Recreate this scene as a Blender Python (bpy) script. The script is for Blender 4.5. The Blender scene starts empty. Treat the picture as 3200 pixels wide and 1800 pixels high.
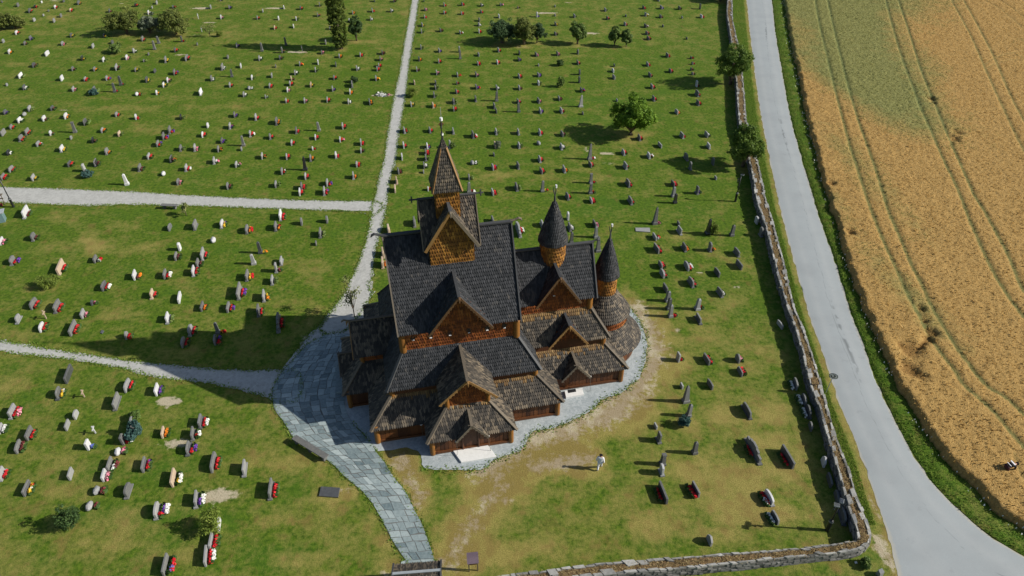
import bpy, bmesh, math, random, json
import numpy as np
from mathutils import Vector, Matrix
from mathutils.geometry import tessellate_polygon

SC = bpy.context.scene
COL = SC.collection
R = math.radians

# ------------------------------------------------------------------ camera, sky, sun, exposure
cam = bpy.data.cameras.new('camera'); cam_o = bpy.data.objects.new('camera', cam); COL.objects.link(cam_o)
cam_o.location = (0, 0, 42); cam_o.rotation_euler = (R(90 - 38.66), 0, 0)
cam.sensor_width = 36; cam.lens = 24.75; cam.clip_start = .5; cam.clip_end = 3000
SC.camera = cam_o
SUN_AZ, SUN_EL = -4.5, 31.5            # azimuth from +X, counter-clockwise
world = bpy.data.worlds.new('World'); SC.world = world; world.use_nodes = True
wn = world.node_tree.nodes; wl = world.node_tree.links
bg = wn['Background']
sky = wn.new('ShaderNodeTexSky'); sky.sky_type = 'NISHITA'; sky.sun_disc = False
sky.sun_elevation = R(SUN_EL); sky.sun_rotation = R(90 - SUN_AZ)
wl.new(sky.outputs[0], bg.inputs[0]); bg.inputs[1].default_value = .066
sun = bpy.data.lights.new('sun', 'SUN'); sun.energy = 4.3; sun.angle = R(.5); sun.color = (1, .945, .86)
sun_o = bpy.data.objects.new('sun', sun); COL.objects.link(sun_o)
sd = Vector((math.cos(R(SUN_EL)) * math.cos(R(SUN_AZ)), math.cos(R(SUN_EL)) * math.sin(R(SUN_AZ)), math.sin(R(SUN_EL))))
sun_o.rotation_euler = (-sd).to_track_quat('-Z', 'Y').to_euler(); sun_o.location = sd * 120
SC.view_settings.view_transform = 'Standard'; SC.view_settings.look = 'None'
SC.view_settings.exposure = 0.57; SC.view_settings.gamma = 1; SC.view_settings.use_curve_mapping = False

DATA = json.loads(r'''{
"P": {
"north_path": [[-20.84, 155.82], [-19.58, 142.6], [-18.14, 117.11], [-17.32, 104.21], [-17.12, 97.09], [-16.59, 88.11], [-15.87, 78.48], [-15.8, 73.4], [-15.59, 68.79],
[-15.7, 69.02], [-15.63, 67.56], [-15.42, 64.75], [-15.27, 62.87], [-15.21, 59.82], [-15.38, 55.81], [-15.93, 51.53], [-16.32, 50.2], [-16.94, 48.26], [-17.16,
46.96], [-16.91, 46.11], [-14.96, 46.01], [-14.03, 48.07], [-13.03, 52.02], [-13.7, 52.13], [-13.57, 54.7], [-13.97, 58.6], [-13.88, 62.35], [-13.89, 65.58],
[-14.23, 70.23], [-14.43, 74.67], [-14.28, 76.73], [-14.85, 86.05], [-15.17, 92.44], [-15.57, 100.05], [-16.21, 109.21], [-16.82, 119.72], [-17.36, 130.37],
[-18.13, 142.6], [-18.96, 155.82]],
"cross_path": [[-62.66, 71.49], [-59.65, 71.43], [-57.99, 71.31], [-53.06, 71.03], [-44.86, 70.42], [-35.0, 69.3], [-25.42, 68.5], [-18.08, 68.26], [-18.62, 68.37], [-15.5,
68.2], [-14.32, 67.56], [-14.58, 66.13], [-15.31, 65.02], [-16.17, 65.71], [-17.43, 65.99], [-21.27, 66.27], [-17.69, 66.06], [-24.92, 66.48], [-35.81, 67.19],
[-43.59, 67.48], [-47.29, 67.19], [-52.03, 67.48], [-56.21, 67.82], [-60.73, 68.24]],
"side_path": [[-47.31, 45.74], [-44.76, 45.21], [-42.04, 44.6], [-38.05, 43.75], [-32.92, 42.75], [-28.04, 42.1], [-24.44, 41.61], [-19.3, 41.61], [-17.55, 41.45], [-16.73,
37.97], [-18.82, 38.05], [-20.2, 38.71], [-22.03, 39.31], [-23.86, 39.84], [-26.84, 40.37], [-27.4, 40.36], [-30.46, 40.98], [-32.5, 41.77], [-35.02, 42.26],
[-37.6, 42.83], [-40.72, 43.24], [-43.93, 43.75], [-46.46, 44.31]],
"plaza_gravel": [[-15.93, 51.53], [-16.42, 49.41], [-17.19, 47.14], [-18.01, 45.48], [-18.63, 43.58], [-19.18, 41.61], [-18.47, 37.97], [-17.89, 37.21], [-12.73, 37.21],
[-12.31, 41.6], [-13.37, 48.07], [-13.42, 53.71]],
"gravel_apron": [[-14.59, 44.06], [-13.85, 40.76], [-13.37, 38.51], [-12.92, 36.82], [-12.14, 35.6], [-11.37, 34.89], [-10.63, 34.02], [-10.32, 33.45], [-9.94, 33.15], [-8.86,
33.27], [-7.84, 33.54], [-6.83, 33.09], [-6.69, 32.62], [-6.5, 31.67], [-5.5, 31.5], [-3.63, 31.43], [-2.28, 31.47], [-1.78, 31.81], [-1.53, 32.16], [-1.13,
32.48], [-0.14, 32.86], [0.58, 33.21], [0.97, 33.75], [1.12, 34.3], [1.64, 35.08], [3.12, 35.35], [4.74, 36.1], [6.43, 37.28], [7.06, 38.22], [8.8, 39.03],
[10.44, 40.55], [11.34, 42.79], [11.71, 44.47], [11.76, 46.05], [11.48, 47.88], [10.94, 49.41], [10.41, 50.79], [9.83, 48.33], [8.34, 49.66], [6.55, 49.91],
[1.71, 49.13], [1.35, 50.89], [-13.54, 47.86], [-13.06, 44.49]],
"road_left": [[48.74, 155.82], [45.85, 142.6], [41.38, 123.11], [37.9, 107.5], [34.62, 92.44], [32.32, 80.28], [30.14, 68.79], [29.67, 65.64], [28.65, 59.38], [27.74,
53.44], [26.94, 47.84], [26.59, 43.92], [26.32, 40.67], [25.86, 37.69], [25.8, 34.93], [25.64, 32.38], [25.39, 30.24], [25.07, 27.8], [24.95, 25.95], [24.49,
23.82], [24.35, 23.37], [23.85, 21.7]],
"road_right": [[54.12, 155.82], [50.8, 142.6], [45.78, 123.11], [42.18, 107.5], [38.15, 90.24], [36.29, 80.28], [34.19, 68.79], [33.38, 63.73], [32.48, 57.47], [31.68,
53.02], [30.96, 48.98], [30.54, 45.3], [29.87, 40.67], [29.66, 37.98], [29.51, 35.33], [29.52, 33.0], [29.75, 30.24], [30.59, 28.02], [31.52, 26.25], [33.09,
24.67], [34.98, 23.37], [35.92, 21.7]],
"field_edge": [[55.51, 153.15], [52.43, 140.16], [47.45, 121.0], [43.99, 105.66], [40.42, 90.86], [37.71, 78.91], [35.44, 67.61], [34.69, 63.43], [33.58, 57.65], [32.78,
53.38], [32.18, 49.48], [31.78, 46.29], [31.66, 43.67], [31.44, 41.21], [31.14, 39.98], [31.18, 37.33], [31.37, 34.73], [31.56, 32.56], [32.01, 30.87], [32.53,
29.27], [32.82, 28.39], [33.25, 27.48], [33.89, 26.65], [35.11, 25.15], [36.17, 22.97]],
"tram": [[[62.45, 153.96], [58.53, 140.91], [54.07, 125.15], [50.69, 112.01], [47.46, 99.86], [44.76, 89.16], [42.46, 80.05], [41.22, 74.15], [39.77, 67.97], [39.14,
64.86], [38.19, 59.65], [37.42, 54.53], [36.82, 50.74], [36.61, 48.02], [36.38, 45.64], [36.16, 43.9], [36.4, 41.28], [36.24, 39.14], [37.2, 36.82], [37.36,
34.78], [37.58, 32.98]], [[65.1, 153.96], [60.91, 140.91], [56.48, 125.15], [52.03, 109.06], [48.77, 96.9], [46.05, 86.24], [44.69, 80.05], [43.34, 74.15],
[41.77, 67.97], [41.04, 65.13], [40.28, 60.9], [39.24, 55.64], [38.78, 51.97], [38.2, 48.78], [38.02, 45.82], [37.85, 43.06], [37.94, 40.96], [37.99, 39.14],
[38.97, 38.1], [39.37, 36.13]], [[76.73, 153.96], [72.14, 140.91], [66.16, 123.03], [62.04, 110.22], [58.73, 98.86], [56.74, 92.23], [54.54, 83.84], [52.62,
76.85], [51.37, 71.58], [50.37, 67.97], [49.42, 64.86], [48.05, 59.9], [46.73, 54.75], [46.1, 51.15], [45.8, 47.45]], [[79.05, 153.96], [74.52, 140.91], [69.46,
125.15], [64.44, 110.22], [61.46, 100.88], [59.26, 93.14], [56.7, 84.63], [54.64, 77.55], [53.28, 72.53], [51.91, 67.97], [51.78, 66.25], [50.69, 61.67],
[49.71, 57.25], [48.31, 52.81], [47.9, 51.15]], [[90.35, 153.96], [84.7, 140.91], [81.42, 130.33], [77.94, 119.62], [73.69, 107.91], [70.3, 98.36], [67.58,
90.46], [65.43, 84.24], [63.7, 78.97], [61.75, 72.24]], [[92.34, 153.96], [87.08, 140.91], [83.13, 128.82], [79.57, 118.3], [76.14, 108.48], [72.03, 97.87],
[69.76, 91.34], [68.53, 87.47], [66.94, 81.1]], [[94.33, 153.96], [90.92, 140.91], [91.18, 135.05], [89.85, 128.07], [89.12, 123.73], [88.58, 118.04]], [[93.82,
140.91], [93.67, 135.86], [92.65, 129.95], [93.29, 126.09]], [[73.6, 107.34], [76.42, 110.22], [79.96, 112.31], [83.33, 113.53]], [[73.44, 106.22], [76.51,
108.77], [81.45, 110.22]], [[36.59, 32.48], [36.01, 30.92], [35.95, 30.11], [36.46, 28.67]]],
"lodged": [[[56.68, 82.48], 0.7], [[58.08, 84.43], 0.6], [[59.51, 94.99], 0.7], [[59.15, 93.6], 0.5], [[33.67, 43.63], 1.0], [[32.86, 41.02], 1.0], [[33.46, 43.96], 0.7],
[[35.97, 44.83], 0.5], [[36.73, 45.71], 0.5], [[34.21, 43.29], 0.4], [[37.2, 48.85], 0.5], [[36.8, 47.16], 0.4], [[37.07, 71.25], 0.5], [[35.43, 61.01], 0.5]],
"person_field": [[35.35, 31.17]],
"wall_in": [[43.95, 152.48], [41.21, 139.55], [39.13, 131.38], [36.58, 117.81], [33.04, 99.91], [30.88, 90.46], [30.0, 86.22], [28.79, 76.8], [27.96, 71.83], [27.09,
67.32], [26.82, 64.23], [26.52, 61.07], [25.9, 56.93], [25.45, 53.57], [24.93, 49.27], [24.69, 46.09], [24.41, 42.98], [23.7, 38.76], [23.72, 36.88], [23.25,
33.16], [22.91, 30.27], [22.66, 28.05], [22.58, 26.39], [22.38, 25.29]],
"wall_out": [[45.07, 152.48], [42.12, 139.55], [39.32, 127.57], [37.56, 117.15], [34.22, 100.42], [32.49, 92.69], [31.21, 87.05], [29.79, 76.8], [28.9, 71.2], [28.28,
67.32], [27.84, 63.69], [27.14, 58.83], [26.37, 53.57], [25.56, 48.88], [25.41, 45.37], [25.06, 41.83], [24.68, 38.76], [24.26, 36.33], [23.95, 33.41], [23.84,
30.97], [23.55, 28.7], [23.53, 27.21], [23.34, 25.59]],
"swall_in": [[22.38, 25.29], [19.0, 24.81], [14.52, 24.43], [10.99, 24.19], [10.11, 24.1], [7.74, 23.91], [5.13, 23.68], [2.54, 23.31], [-0.02, 22.95], [-0.95, 22.81],
[-3.38, 22.42]],
"swall_out": [[23.34, 25.59], [22.94, 24.81], [22.32, 24.33], [18.75, 24.07], [15.21, 23.75], [10.84, 23.38], [9.96, 23.27], [5.91, 22.95], [2.51, 22.59], [-3.34, 21.8]],
"pave_left": [[-16.48, 45.87], [-17.05, 45.26], [-17.77, 44.79], [-18.23, 43.52], [-18.6, 42.46], [-19.08, 41.69], [-19.28, 40.35], [-19.43, 39.54], [-19.21, 38.74],
[-18.69, 37.21], [-18.59, 37.07], [-17.92, 36.33], [-17.09, 35.24], [-16.49, 34.31], [-14.99, 33.34], [-13.42, 32.29], [-12.68, 31.64], [-11.8, 30.7], [-10.81,
29.98], [-9.78, 28.89], [-9.13, 27.92], [-8.6, 27.08], [-8.06, 26.08], [-7.46, 25.2], [-6.91, 24.52], [-6.28, 23.81]],
"pave_right": [[-15.03, 46.06], [-13.66, 45.92], [-13.31, 43.88], [-13.52, 41.6], [-13.46, 39.94], [-13.32, 38.51], [-13.18, 37.45], [-12.88, 36.82], [-12.28, 35.84],
[-11.91, 35.36], [-11.15, 34.66], [-10.56, 33.85], [-9.97, 32.95], [-9.12, 31.97], [-8.48, 30.8], [-7.84, 30.18], [-7.11, 29.08], [-6.77, 28.3], [-6.37, 27.64],
[-5.92, 26.81], [-5.55, 25.91], [-5.24, 25.12], [-4.98, 24.43], [-4.78, 23.85]],
"worn": [[[-3.96, 24.01], [-3.49, 24.96], [-2.94, 26.55], [-2.09, 28.34], [-0.7, 30.01], [-1.11, 31.41], [0.79, 33.38]], [[-8.44, 32.38], [-7.51, 31.29], [-6.74,
30.01], [-6.35, 28.56]], [[-1.77, 31.64], [1.0, 34.16], [2.05, 34.55], [4.15, 35.08], [6.36, 36.44], [7.72, 37.28], [9.31, 38.73], [10.78, 40.55], [11.8,
42.79], [12.17, 45.16], [11.96, 46.96], [11.32, 49.41]], [[1.57, 31.79], [3.97, 32.15], [5.79, 32.4]]],
"blobs": [
["dry", 1.59, 32.89, 2.2, 1.2, 1.0],
["dry", 4.05, 33.52, 1.6, 1.0, 1.0],
["dry", 3.46, 32.03, 2.2, 1.0, 1.0],
["dry", 9.8, 38.29, 1.4, 2.2, 1.0],
["dry", 11.39, 45.52, 0.9, 1.5, 1.0],
["dry", 10.79, 49.22, 0.8, 1.0, 1.0],
["dry", -7.86, 32.52, 1.0, 1.2, 1.0],
["dry", -7.15, 33.39, 0.6, 1.0, 1.0],
["dry", -7.77, 31.79, 0.8, 1.5, 1.0],
["bare", 7.79, 36.86, 1.6, 1.3, 0.75],
["bare", 6.86, 36.17, 1.2, 0.9, 0.75],
["bare", 4.28, 32.27, 2.0, 0.5, 0.75],
["bare", 3.15, 31.79, 1.2, 0.4, 0.75],
["bare", 10.27, 39.33, 0.6, 1.2, 0.75],
["bare", 12.12, 46.41, 0.5, 0.9, 0.75],
["bare", 11.21, 48.64, 0.5, 0.6, 0.75],
["bare", -8.04, 32.4, 0.7, 0.8, 0.75],
["dry", -0.98, 29.67, 1.8, 1.0, 0.9],
["dry", -0.7, 30.47, 1.2, 0.9, 0.9],
["dry", -2.35, 27.8, 1.0, 1.2, 0.9],
["dry", -2.94, 26.45, 1.0, 1.2, 0.9],
["dry", -3.24, 25.25, 1.8, 0.9, 0.9],
["dry", -1.79, 24.48, 1.8, 0.8, 0.9],
["dry", -3.71, 24.29, 1.2, 0.6, 0.9],
["dry", -7.7, 31.17, 0.6, 1.2, 0.9],
["dry", -6.72, 29.44, 0.5, 1.0, 0.9],
["dry", 1.95, 31.41, 1.2, 0.7, 0.9],
["dry", 5.02, 32.87, 1.5, 0.6, 0.9],
["dry", -4.0, 31.89, 1.2, 0.6, 0.9],
["dry", 9.42, 26.76, 1.8, 1.2, 0.9],
["dry", -0.02, 25.25, 2.5, 0.8, 0.9],
["dry", -8.34, 25.95, 0.8, 0.8, 0.9],
["dry", -7.69, 23.82, 1.0, 0.7, 0.9],
["dry", -11.51, 29.44, 0.8, 0.5, 0.9],
["bare", -3.16, 30.94, 0.5, 0.4, 0.6],
["bare", -2.48, 31.17, 0.4, 0.3, 0.6],
["bare", -6.62, 30.24, 0.25, 0.8, 0.6],
["bare", -0.31, 28.89, 0.8, 0.4, 0.6],
["bare", -1.46, 29.33, 0.6, 0.5, 0.6],
["bare", -4.42, 24.39, 1.0, 0.4, 0.6],
["bare", -3.27, 25.75, 0.5, 0.6, 0.6],
["bare", 4.49, 32.5, 1.0, 0.4, 0.6],
["bare", -8.09, 23.54, 0.6, 0.5, 0.6],
["bare", -11.65, 29.67, 0.5, 0.4, 0.6],
["bare", -27.23, 38.12, 1.4, 0.5, 1],
["bare", -25.21, 33.89, 1.6, 0.6, 0.8],
["bare", -20.47, 29.39, 1.9, 0.8, 0.9],
["bare", -20.54, 28.18, 0.3, 0.3, 0.8],
["dry", -40.82, 39.46, 2.5, 1.2, 0.55],
["dry", -26.06, 27.49, 2, 1, 0.55],
["dry", -32.3, 31.65, 1.5, 1, 0.55],
["dry", -31.9, 29.67, 1.5, 0.8, 0.55],
["dry", -26.49, 25.75, 2, 1, 0.55],
["dry", -18.43, 32.38, 1.5, 1, 0.55],
["dry", -12.78, 29.22, 1.5, 0.8, 0.55],
["dry", -20.74, 24.77, 1.5, 0.6, 0.55],
["dry", -34.72, 32.87, 1.2, 0.8, 0.55],
["dry", -27.5, 32.5, 1.5, 0.6, 0.55],
["dry", -16.31, 31.89, 1.4, 0.8, 0.55],
["dry", -16.54, 27.28, 1.5, 0.5, 0.55],
["dry", -13.58, 24.48, 1.6, 0.5, 0.55],
["dry", -48.85, 65.08, 3, 1.4, 0.6],
["dry", -44.9, 59.38, 4, 1.5, 0.6],
["dry", -40.48, 58.66, 3, 1.2, 0.6],
["dry", -42.69, 60.12, 2, 1.2, 0.6],
["dry", -35.69, 48.59, 2.5, 1, 0.6],
["dry", -40.89, 62.93, 2, 1, 0.6],
["dry", -32.17, 53.23, 1.5, 0.8, 0.6],
["dry", -44.0, 46.01, 2, 0.6, 0.6],
["dry", -45.02, 52.6, 2, 1, 0.6],
["dry", -19.74, 56.09, 1.6, 1.4, 0.6],
["dry", -18.09, 48.59, 0.7, 2.0, 0.6],
["dry", -37.27, 59.38, 2, 1, 0.6],
["dry", -44.68, 61.63, 1.5, 1, 0.6],
["bare", -17.97, 44.78, 0.7, 1.2, 0.6],
["dry", -43.06, 49.56, 0.6, 1.2, 0.5],
["bare", -54.97, 69.24, 1.5, 0.5, 0.6],
["dry", -81.5, 123.81, 5, 1.4, 0.5],
["dry", -76.76, 117.75, 4, 1.5, 0.5],
["dry", -77.85, 109.21, 4, 1.2, 0.5],
["dry", -77.43, 104.21, 4, 1.2, 0.5],
["dry", -83.43, 131.9, 3, 2, 0.5],
["dry", -54.55, 92.89, 5, 1, 0.5],
["dry", -47.96, 86.05, 4, 1.5, 0.5],
["dry", -40.93, 79.19, 2, 0.8, 0.5],
["dry", -41.25, 93.34, 5, 1, 0.5],
["dry", -38.5, 108.07, 3, 1, 0.5],
["dry", -62.64, 102.1, 4, 1, 0.5],
["dry", -49.05, 96.13, 4, 1, 0.5],
["dry", -32.13, 113.36, 3, 1, 0.5],
["dry", -49.73, 123.11, 3, 3, 0.5],
["dry", -49.17, 110.96, 2.5, 3, 0.5],
["bare", -58.97, 137.5, 2.2, 0.6, 1],
["bare", -44.94, 137.5, 2, 0.6, 0.9],
["bare", -54.64, 129.24, 1.5, 0.4, 0.9],
["bare", -35.55, 114.59, 2, 0.6, 0.9],
["bare", -54.0, 113.36, 1.5, 0.4, 0.7],
["bare", -62.47, 92.22, 1.0, 0.3, 0.7],
["bare", -54.84, 122.77, 1.2, 0.4, 0.5],
["bare", -75.31, 140.44, 0.6, 0.3, 0.6],
["bare", -83.6, 141.73, 0.3, 0.3, 0.3],
["bare", -89.14, 142.17, 1.5, 0.4, 0.8],
["bare", 6.33, 134.65, 2, 0.5, 1],
["bare", 13.2, 123.67, 2.2, 0.5, 1],
["bare", -18.54, 97.33, 1.7, 0.5, 1],
["bare", 11.08, 141.04, 0.8, 0.3, 0.7],
["bare", 9.41, 80.65, 0.4, 0.9, 0.6],
["bare", 1.54, 116.79, 1.6, 0.3, 0.5],
["dry", -24.97, 119.72, 3.5, 1.0, 0.55],
["dry", 1.09, 116.79, 3, 0.6, 0.55],
["dry", -20.04, 135.05, 1, 2, 0.55],
["dry", -6.59, 101.07, 1.5, 0.8, 0.55],
["dry", -14.05, 125.22, 1.5, 1, 0.55],
["dry", -4.66, 75.04, 3, 1, 0.55],
["dry", -2.48, 73.4, 2.5, 1, 0.55],
["dry", 1.34, 80.28, 2.5, 1, 0.55],
["dry", 4.15, 76.73, 2, 1, 0.55],
["dry", 15.0, 82.9, 2.5, 0.8, 0.55],
["dry", 17.77, 84.85, 1.5, 0.8, 0.55],
["dry", 11.06, 112.75, 1.5, 0.8, 0.55],
["dry", -10.21, 74.38, 1.2, 0.6, 0.55],
["dry", 4.84, 73.4, 2, 1, 0.55],
["dry", -11.31, 114.59, 4, 2, 0.55],
["dry", -17.75, 72.44, 2, 1, 0.55],
["dry", 16.66, 107.5, 1.5, 1, 0.55],
["bare", 12.15, 79.51, 1.2, 0.5, 0.8],
["bare", 11.72, 77.04, 1.2, 0.5, 0.5],
["dry", -14.11, 76.69, 1.5, 0.6, 0.6],
["dry", -0.04, 74.34, 3, 0.9, 0.6],
["dry", 11.33, 73.36, 2.5, 1, 0.6],
["dry", 8.23, 75.34, 2, 0.8, 0.6],
["dry", -13.59, 76.52, 1, 0.4, 0.6],
["bare", 18.41, 54.97, 0.5, 0.3, 0.7],
["bare", 21.48, 52.7, 0.35, 0.3, 0.6],
["bare", 14.77, 46.55, 0.5, 0.6, 0.6],
["bare", 21.07, 40.67, 0.6, 0.3, 0.3],
["dry", 21.11, 57.94, 2, 1, 0.5],
["dry", 22.61, 55.64, 1.5, 1, 0.5],
["dry", 20.3, 50.55, 2, 1.2, 0.5],
["dry", 16.24, 53.44, 1.2, 1, 0.5],
["dry", 17.08, 48.59, 2.5, 1, 0.5],
["dry", 17.15, 46.01, 2, 1, 0.5],
["dry", 19.71, 41.93, 2, 1, 0.5],
["dry", 14.12, 42.1, 2, 1, 0.5],
["dry", 18.25, 61.12, 2, 1, 0.5],
["dry", 20.35, 43.92, 2, 0.8, 0.5],
["dry", 19.89, 37.26, 2, 1.0, 0.75],
["dry", 20.26, 36.29, 1.5, 0.8, 0.75],
["dry", 16.71, 36.56, 2, 1, 0.75],
["dry", 13.6, 35.87, 1.4, 1, 0.75],
["dry", 16.55, 30.94, 3, 1.4, 0.75],
["dry", 15.13, 29.11, 3, 1.2, 0.75],
["dry", 13.51, 31.41, 2, 1, 0.75],
["dry", 17.04, 28.45, 2.5, 1, 0.75],
["dry", 13.8, 26.25, 2.5, 0.7, 0.75],
["dry", 19.74, 31.77, 2, 1, 0.75],
["dry", 19.29, 27.8, 2, 0.7, 0.75],
["dry", 15.97, 27.59, 2.5, 0.8, 0.75],
["dry", 19.19, 34.02, 2, 1, 0.75],
["bare", 24.23, 24.86, 0.5, 1.6, 0.8],
["bare", 24.87, 28.23, 0.3, 1.2, 0.6],
["lush", -25.08, 27.8, 4, 1, 0.7],
["lush", -25.07, 31.41, 3, 1, 0.7],
["lush", -30.39, 31.17, 3, 1, 0.7],
["lush", -19.75, 27.17, 2, 1, 0.7],
["lush", -15.42, 24.77, 3, 1, 0.7],
["lush", -3.05, 32.87, 2, 1.2, 0.8],
["lush", 5.34, 37.12, 1, 1, 0.8],
["lush", -1.49, 30.94, 1.5, 1, 0.8],
["lush", -6.54, 32.38, 1.5, 1, 0.8],
["lush", -37.84, 37.41, 1.3, 0.6, 1.0],
["lush", -12.35, 82.14, 5, 0.8, 0.7],
["lush", 8.33, 88.95, 6, 1, 0.7],
["lush", 11.73, 95.66, 5, 1, 0.7],
["lush", -4.73, 89.81, 5, 1, 0.7],
["lush", 17.38, 89.81, 4, 1.5, 0.7],
["lush", 17.09, 107.5, 4, 1, 0.7],
["lush", 10.69, 67.27, 4, 2, 0.6],
["lush", 10.67, 84.02, 3, 1.5, 0.6]]},
"G": [
[-98.68, 140.87, "s", "D", "", "", ""],
[-94.24, 138.33, "n", "G", "", "", ""],
[-90.54, 137.5, "n", "B", "r", "", ""],
[-90.91, 140.7, "s", "W", "", "", ""],
[-90.06, 134.65, "w", "D", "r", "", ""],
[-86.48, 132.83, "s", "L", "", "", ""],
[-86.62, 129.76, "n", "L", "", "", ""],
[-82.71, 129.24, "n", "L", "", "", ""],
[-82.88, 132.05, "n", "G", "", "", ""],
[-86.89, 135.45, "s", "D", "", "", ""],
[-86.53, 137.17, "n", "W", "r", "", ""],
[-86.85, 141.04, "n", "D", "", "", ""],
[-82.75, 135.37, "n", "T", "r", "", ""],
[-83.31, 139.59, "b", "D", "o", "", ""],
[-71.79, 138.33, "n", "B", "r", "", ""],
[-68.21, 137.33, "s", "L", "", "", ""],
[-68.34, 139.84, "n", "L", "", "", ""],
[-64.24, 137.33, "n", "D", "rm", "", ""],
[-56.99, 137.0, "b", "L", "", "", ""],
[-53.49, 137.0, "n", "G", "u", "", ""],
[-46.6, 135.05, "r", "L", "", "", ""],
[-43.13, 137.0, "n", "W", "", "", ""],
[-39.9, 136.51, "n", "D", "r", "", ""],
[-36.73, 138.58, "n", "G", "g", "", ""],
[-56.76, 141.9, "s", "G", "u", "", ""],
[-75.22, 134.89, "n", "D", "m", "", ""],
[-67.48, 133.78, "n", "W", "rw", "", ""],
[-53.15, 131.13, "n", "W", "p", "", ""],
[-46.46, 130.9, "n", "G", "r", "", ""],
[-42.51, 130.6, "r", "W", "", "", ""],
[-39.21, 130.37, "n", "W", "g", "", ""],
[-35.81, 132.52, "n", "G", "ur", "", ""],
[-57.28, 131.13, "c", "W", "", "white grave cross, rear upper-left lawn, 1st from left", ""],
[-54.26, 124.16, "c", "W", "", "white grave cross, rear upper-left lawn, 2nd from left", ""],
[-41.93, 125.58, "n", "T", "r", "", ""],
[-38.72, 126.3, "n", "W", "", "", ""],
[-32.11, 125.43, "n", "L", "", "", ""],
[-86.03, 122.9, "n", "W", "r", "", ""],
[-86.01, 118.86, "r", "L", "", "", ""],
[-81.82, 117.75, "n", "G", "m", "", ""],
[-82.12, 120.12, "n", "G", "u", "", ""],
[-75.43, 117.63, "n", "L", "p", "", ""],
[-82.18, 113.79, "n", "W", "o", "", ""],
[-75.85, 121.53, "n", "D", "y", "", ""],
[-70.07, 121.26, "n", "B", "y", "", ""],
[-62.8, 119.59, "b", "G", "r", "", "red flowers at grey big upright grave, rear upper-left lawn"],
[-59.17, 115.71, "p", "G", "", "", ""],
[-59.62, 118.6, "p", "G", "", "", ""],
[-55.94, 119.26, "t", "D", "r", "", ""],
[-52.77, 117.63, "s", "G", "", "", ""],
[-75.56, 112.75, "w", "W", "", "", ""],
[-69.69, 116.28, "b", "L", "", "", ""],
[-67.34, 118.27, "n", "D", "", "", ""],
[-61.97, 114.16, "i", "L", "w", "", ""],
[-59.17, 113.18, "s", "G", "", "", ""],
[-61.87, 111.14, "b", "W", "p", "", "pink flowers at white big upright grave, mid upper-left lawn"],
[-68.84, 110.78, "n", "B", "y", "", ""],
[-65.2, 110.26, "n", "W", "g", "", ""],
[-75.09, 107.9, "b", "D", "m", "", "maroon flowers at dark grey big upright grave, mid upper-left lawn"],
[-74.85, 103.52, "w", "W", "g", "white wide headstone with leafy planting, mid upper-left lawn", "leafy plants at white wide grave, mid upper-left lawn"],
[-68.0, 102.52, "b", "W", "", "", ""],
[-68.29, 106.5, "n", "G", "m", "", ""],
[-64.87, 106.39, "n", "G", "o", "", ""],
[-61.58, 106.72, "w", "L", "m", "light grey wide headstone with maroon flowers, mid upper-left lawn", "maroon flowers at light grey wide grave, mid upper-left lawn"],
[-58.36, 106.17, "n", "G", "y", "", ""],
[-58.73, 110.2, "s", "G", "g", "", ""],
[-55.19, 105.67, "n", "D", "", "", ""],
[-55.13, 109.91, "w", "G", "y", "grey wide headstone with yellow flowers, mid upper-left lawn", "yellow flowers at grey wide grave, mid upper-left lawn"],
[-55.31, 114.46, "n", "D", "r", "", ""],
[-52.13, 110.67, "ww", "D", "r", "dark grey very wide headstone with red flowers, mid upper-left lawn", "red flowers at dark grey very wide grave, mid upper-left lawn"],
[-51.82, 104.86, "b", "G", "ru", "", "red and purple flowers at grey big upright grave, mid upper-left lawn"],
[-64.41, 102.36, "n", "L", "r", "", ""],
[-61.27, 102.72, "n", "L", "ru", "", ""],
[-58.33, 100.96, "p", "D", "r", "", "red flowers at dark grey pillar grave, mid upper-left lawn, 2nd from left"],
[-58.15, 98.46, "p", "D", "r", "", "red flowers at dark grey pillar grave, mid upper-left lawn, 1st from left"],
[-54.95, 101.94, "b", "D", "y", "", "yellow flowers at dark grey big upright grave, mid upper-left lawn"],
[-51.78, 101.99, "n", "W", "p", "", "pink flowers at white upright grave, mid upper-left lawn, 1st from left"],
[-51.69, 100.15, "n", "W", "y", "", "yellow flowers at white upright grave, mid upper-left lawn"],
[-51.65, 97.48, "r", "W", "o", "", ""],
[-54.37, 97.09, "k", "W", "r", "", ""],
[-60.96, 97.82, "w", "D", "g", "dark grey wide headstone with leafy planting, mid upper-left lawn", "leafy plants at dark grey wide grave, mid upper-left lawn"],
[-64.36, 98.65, "n", "L", "p", "", "pink flowers at light grey upright grave, mid upper-left lawn, 2nd from left"],
[-71.89, 99.2, "n", "D", "w", "", ""],
[-75.19, 100.66, "s", "L", "", "", ""],
[-45.35, 102.46, "b", "G", "w", "grey big upright headstone with white flowers, mid upper-left lawn", "white flowers at grey big upright grave, mid upper-left lawn"],
[-45.19, 97.24, "w", "W", "", "white wide headstone, mid upper-left lawn, 2nd from left", ""],
[-45.14, 106.78, "w", "G", "w", "grey wide headstone with white flowers, mid upper-left lawn", "white flowers at grey wide grave, mid upper-left lawn"],
[-45.73, 111.55, "n", "G", "", "", ""],
[-42.76, 104.1, "p", "D", "", "", ""],
[-42.47, 107.67, "n", "W", "", "", ""],
[-45.84, 116.6, "n", "L", "ur", "", ""],
[-41.17, 114.96, "p", "G", "", "", ""],
[-37.88, 117.63, "p", "D", "", "", ""],
[-37.64, 114.16, "t", "G", "m", "", ""],
[-34.45, 114.71, "c", "G", "", "grey grave cross, mid upper-left lawn", ""],
[-31.32, 118.08, "n", "G", "", "", ""],
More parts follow.
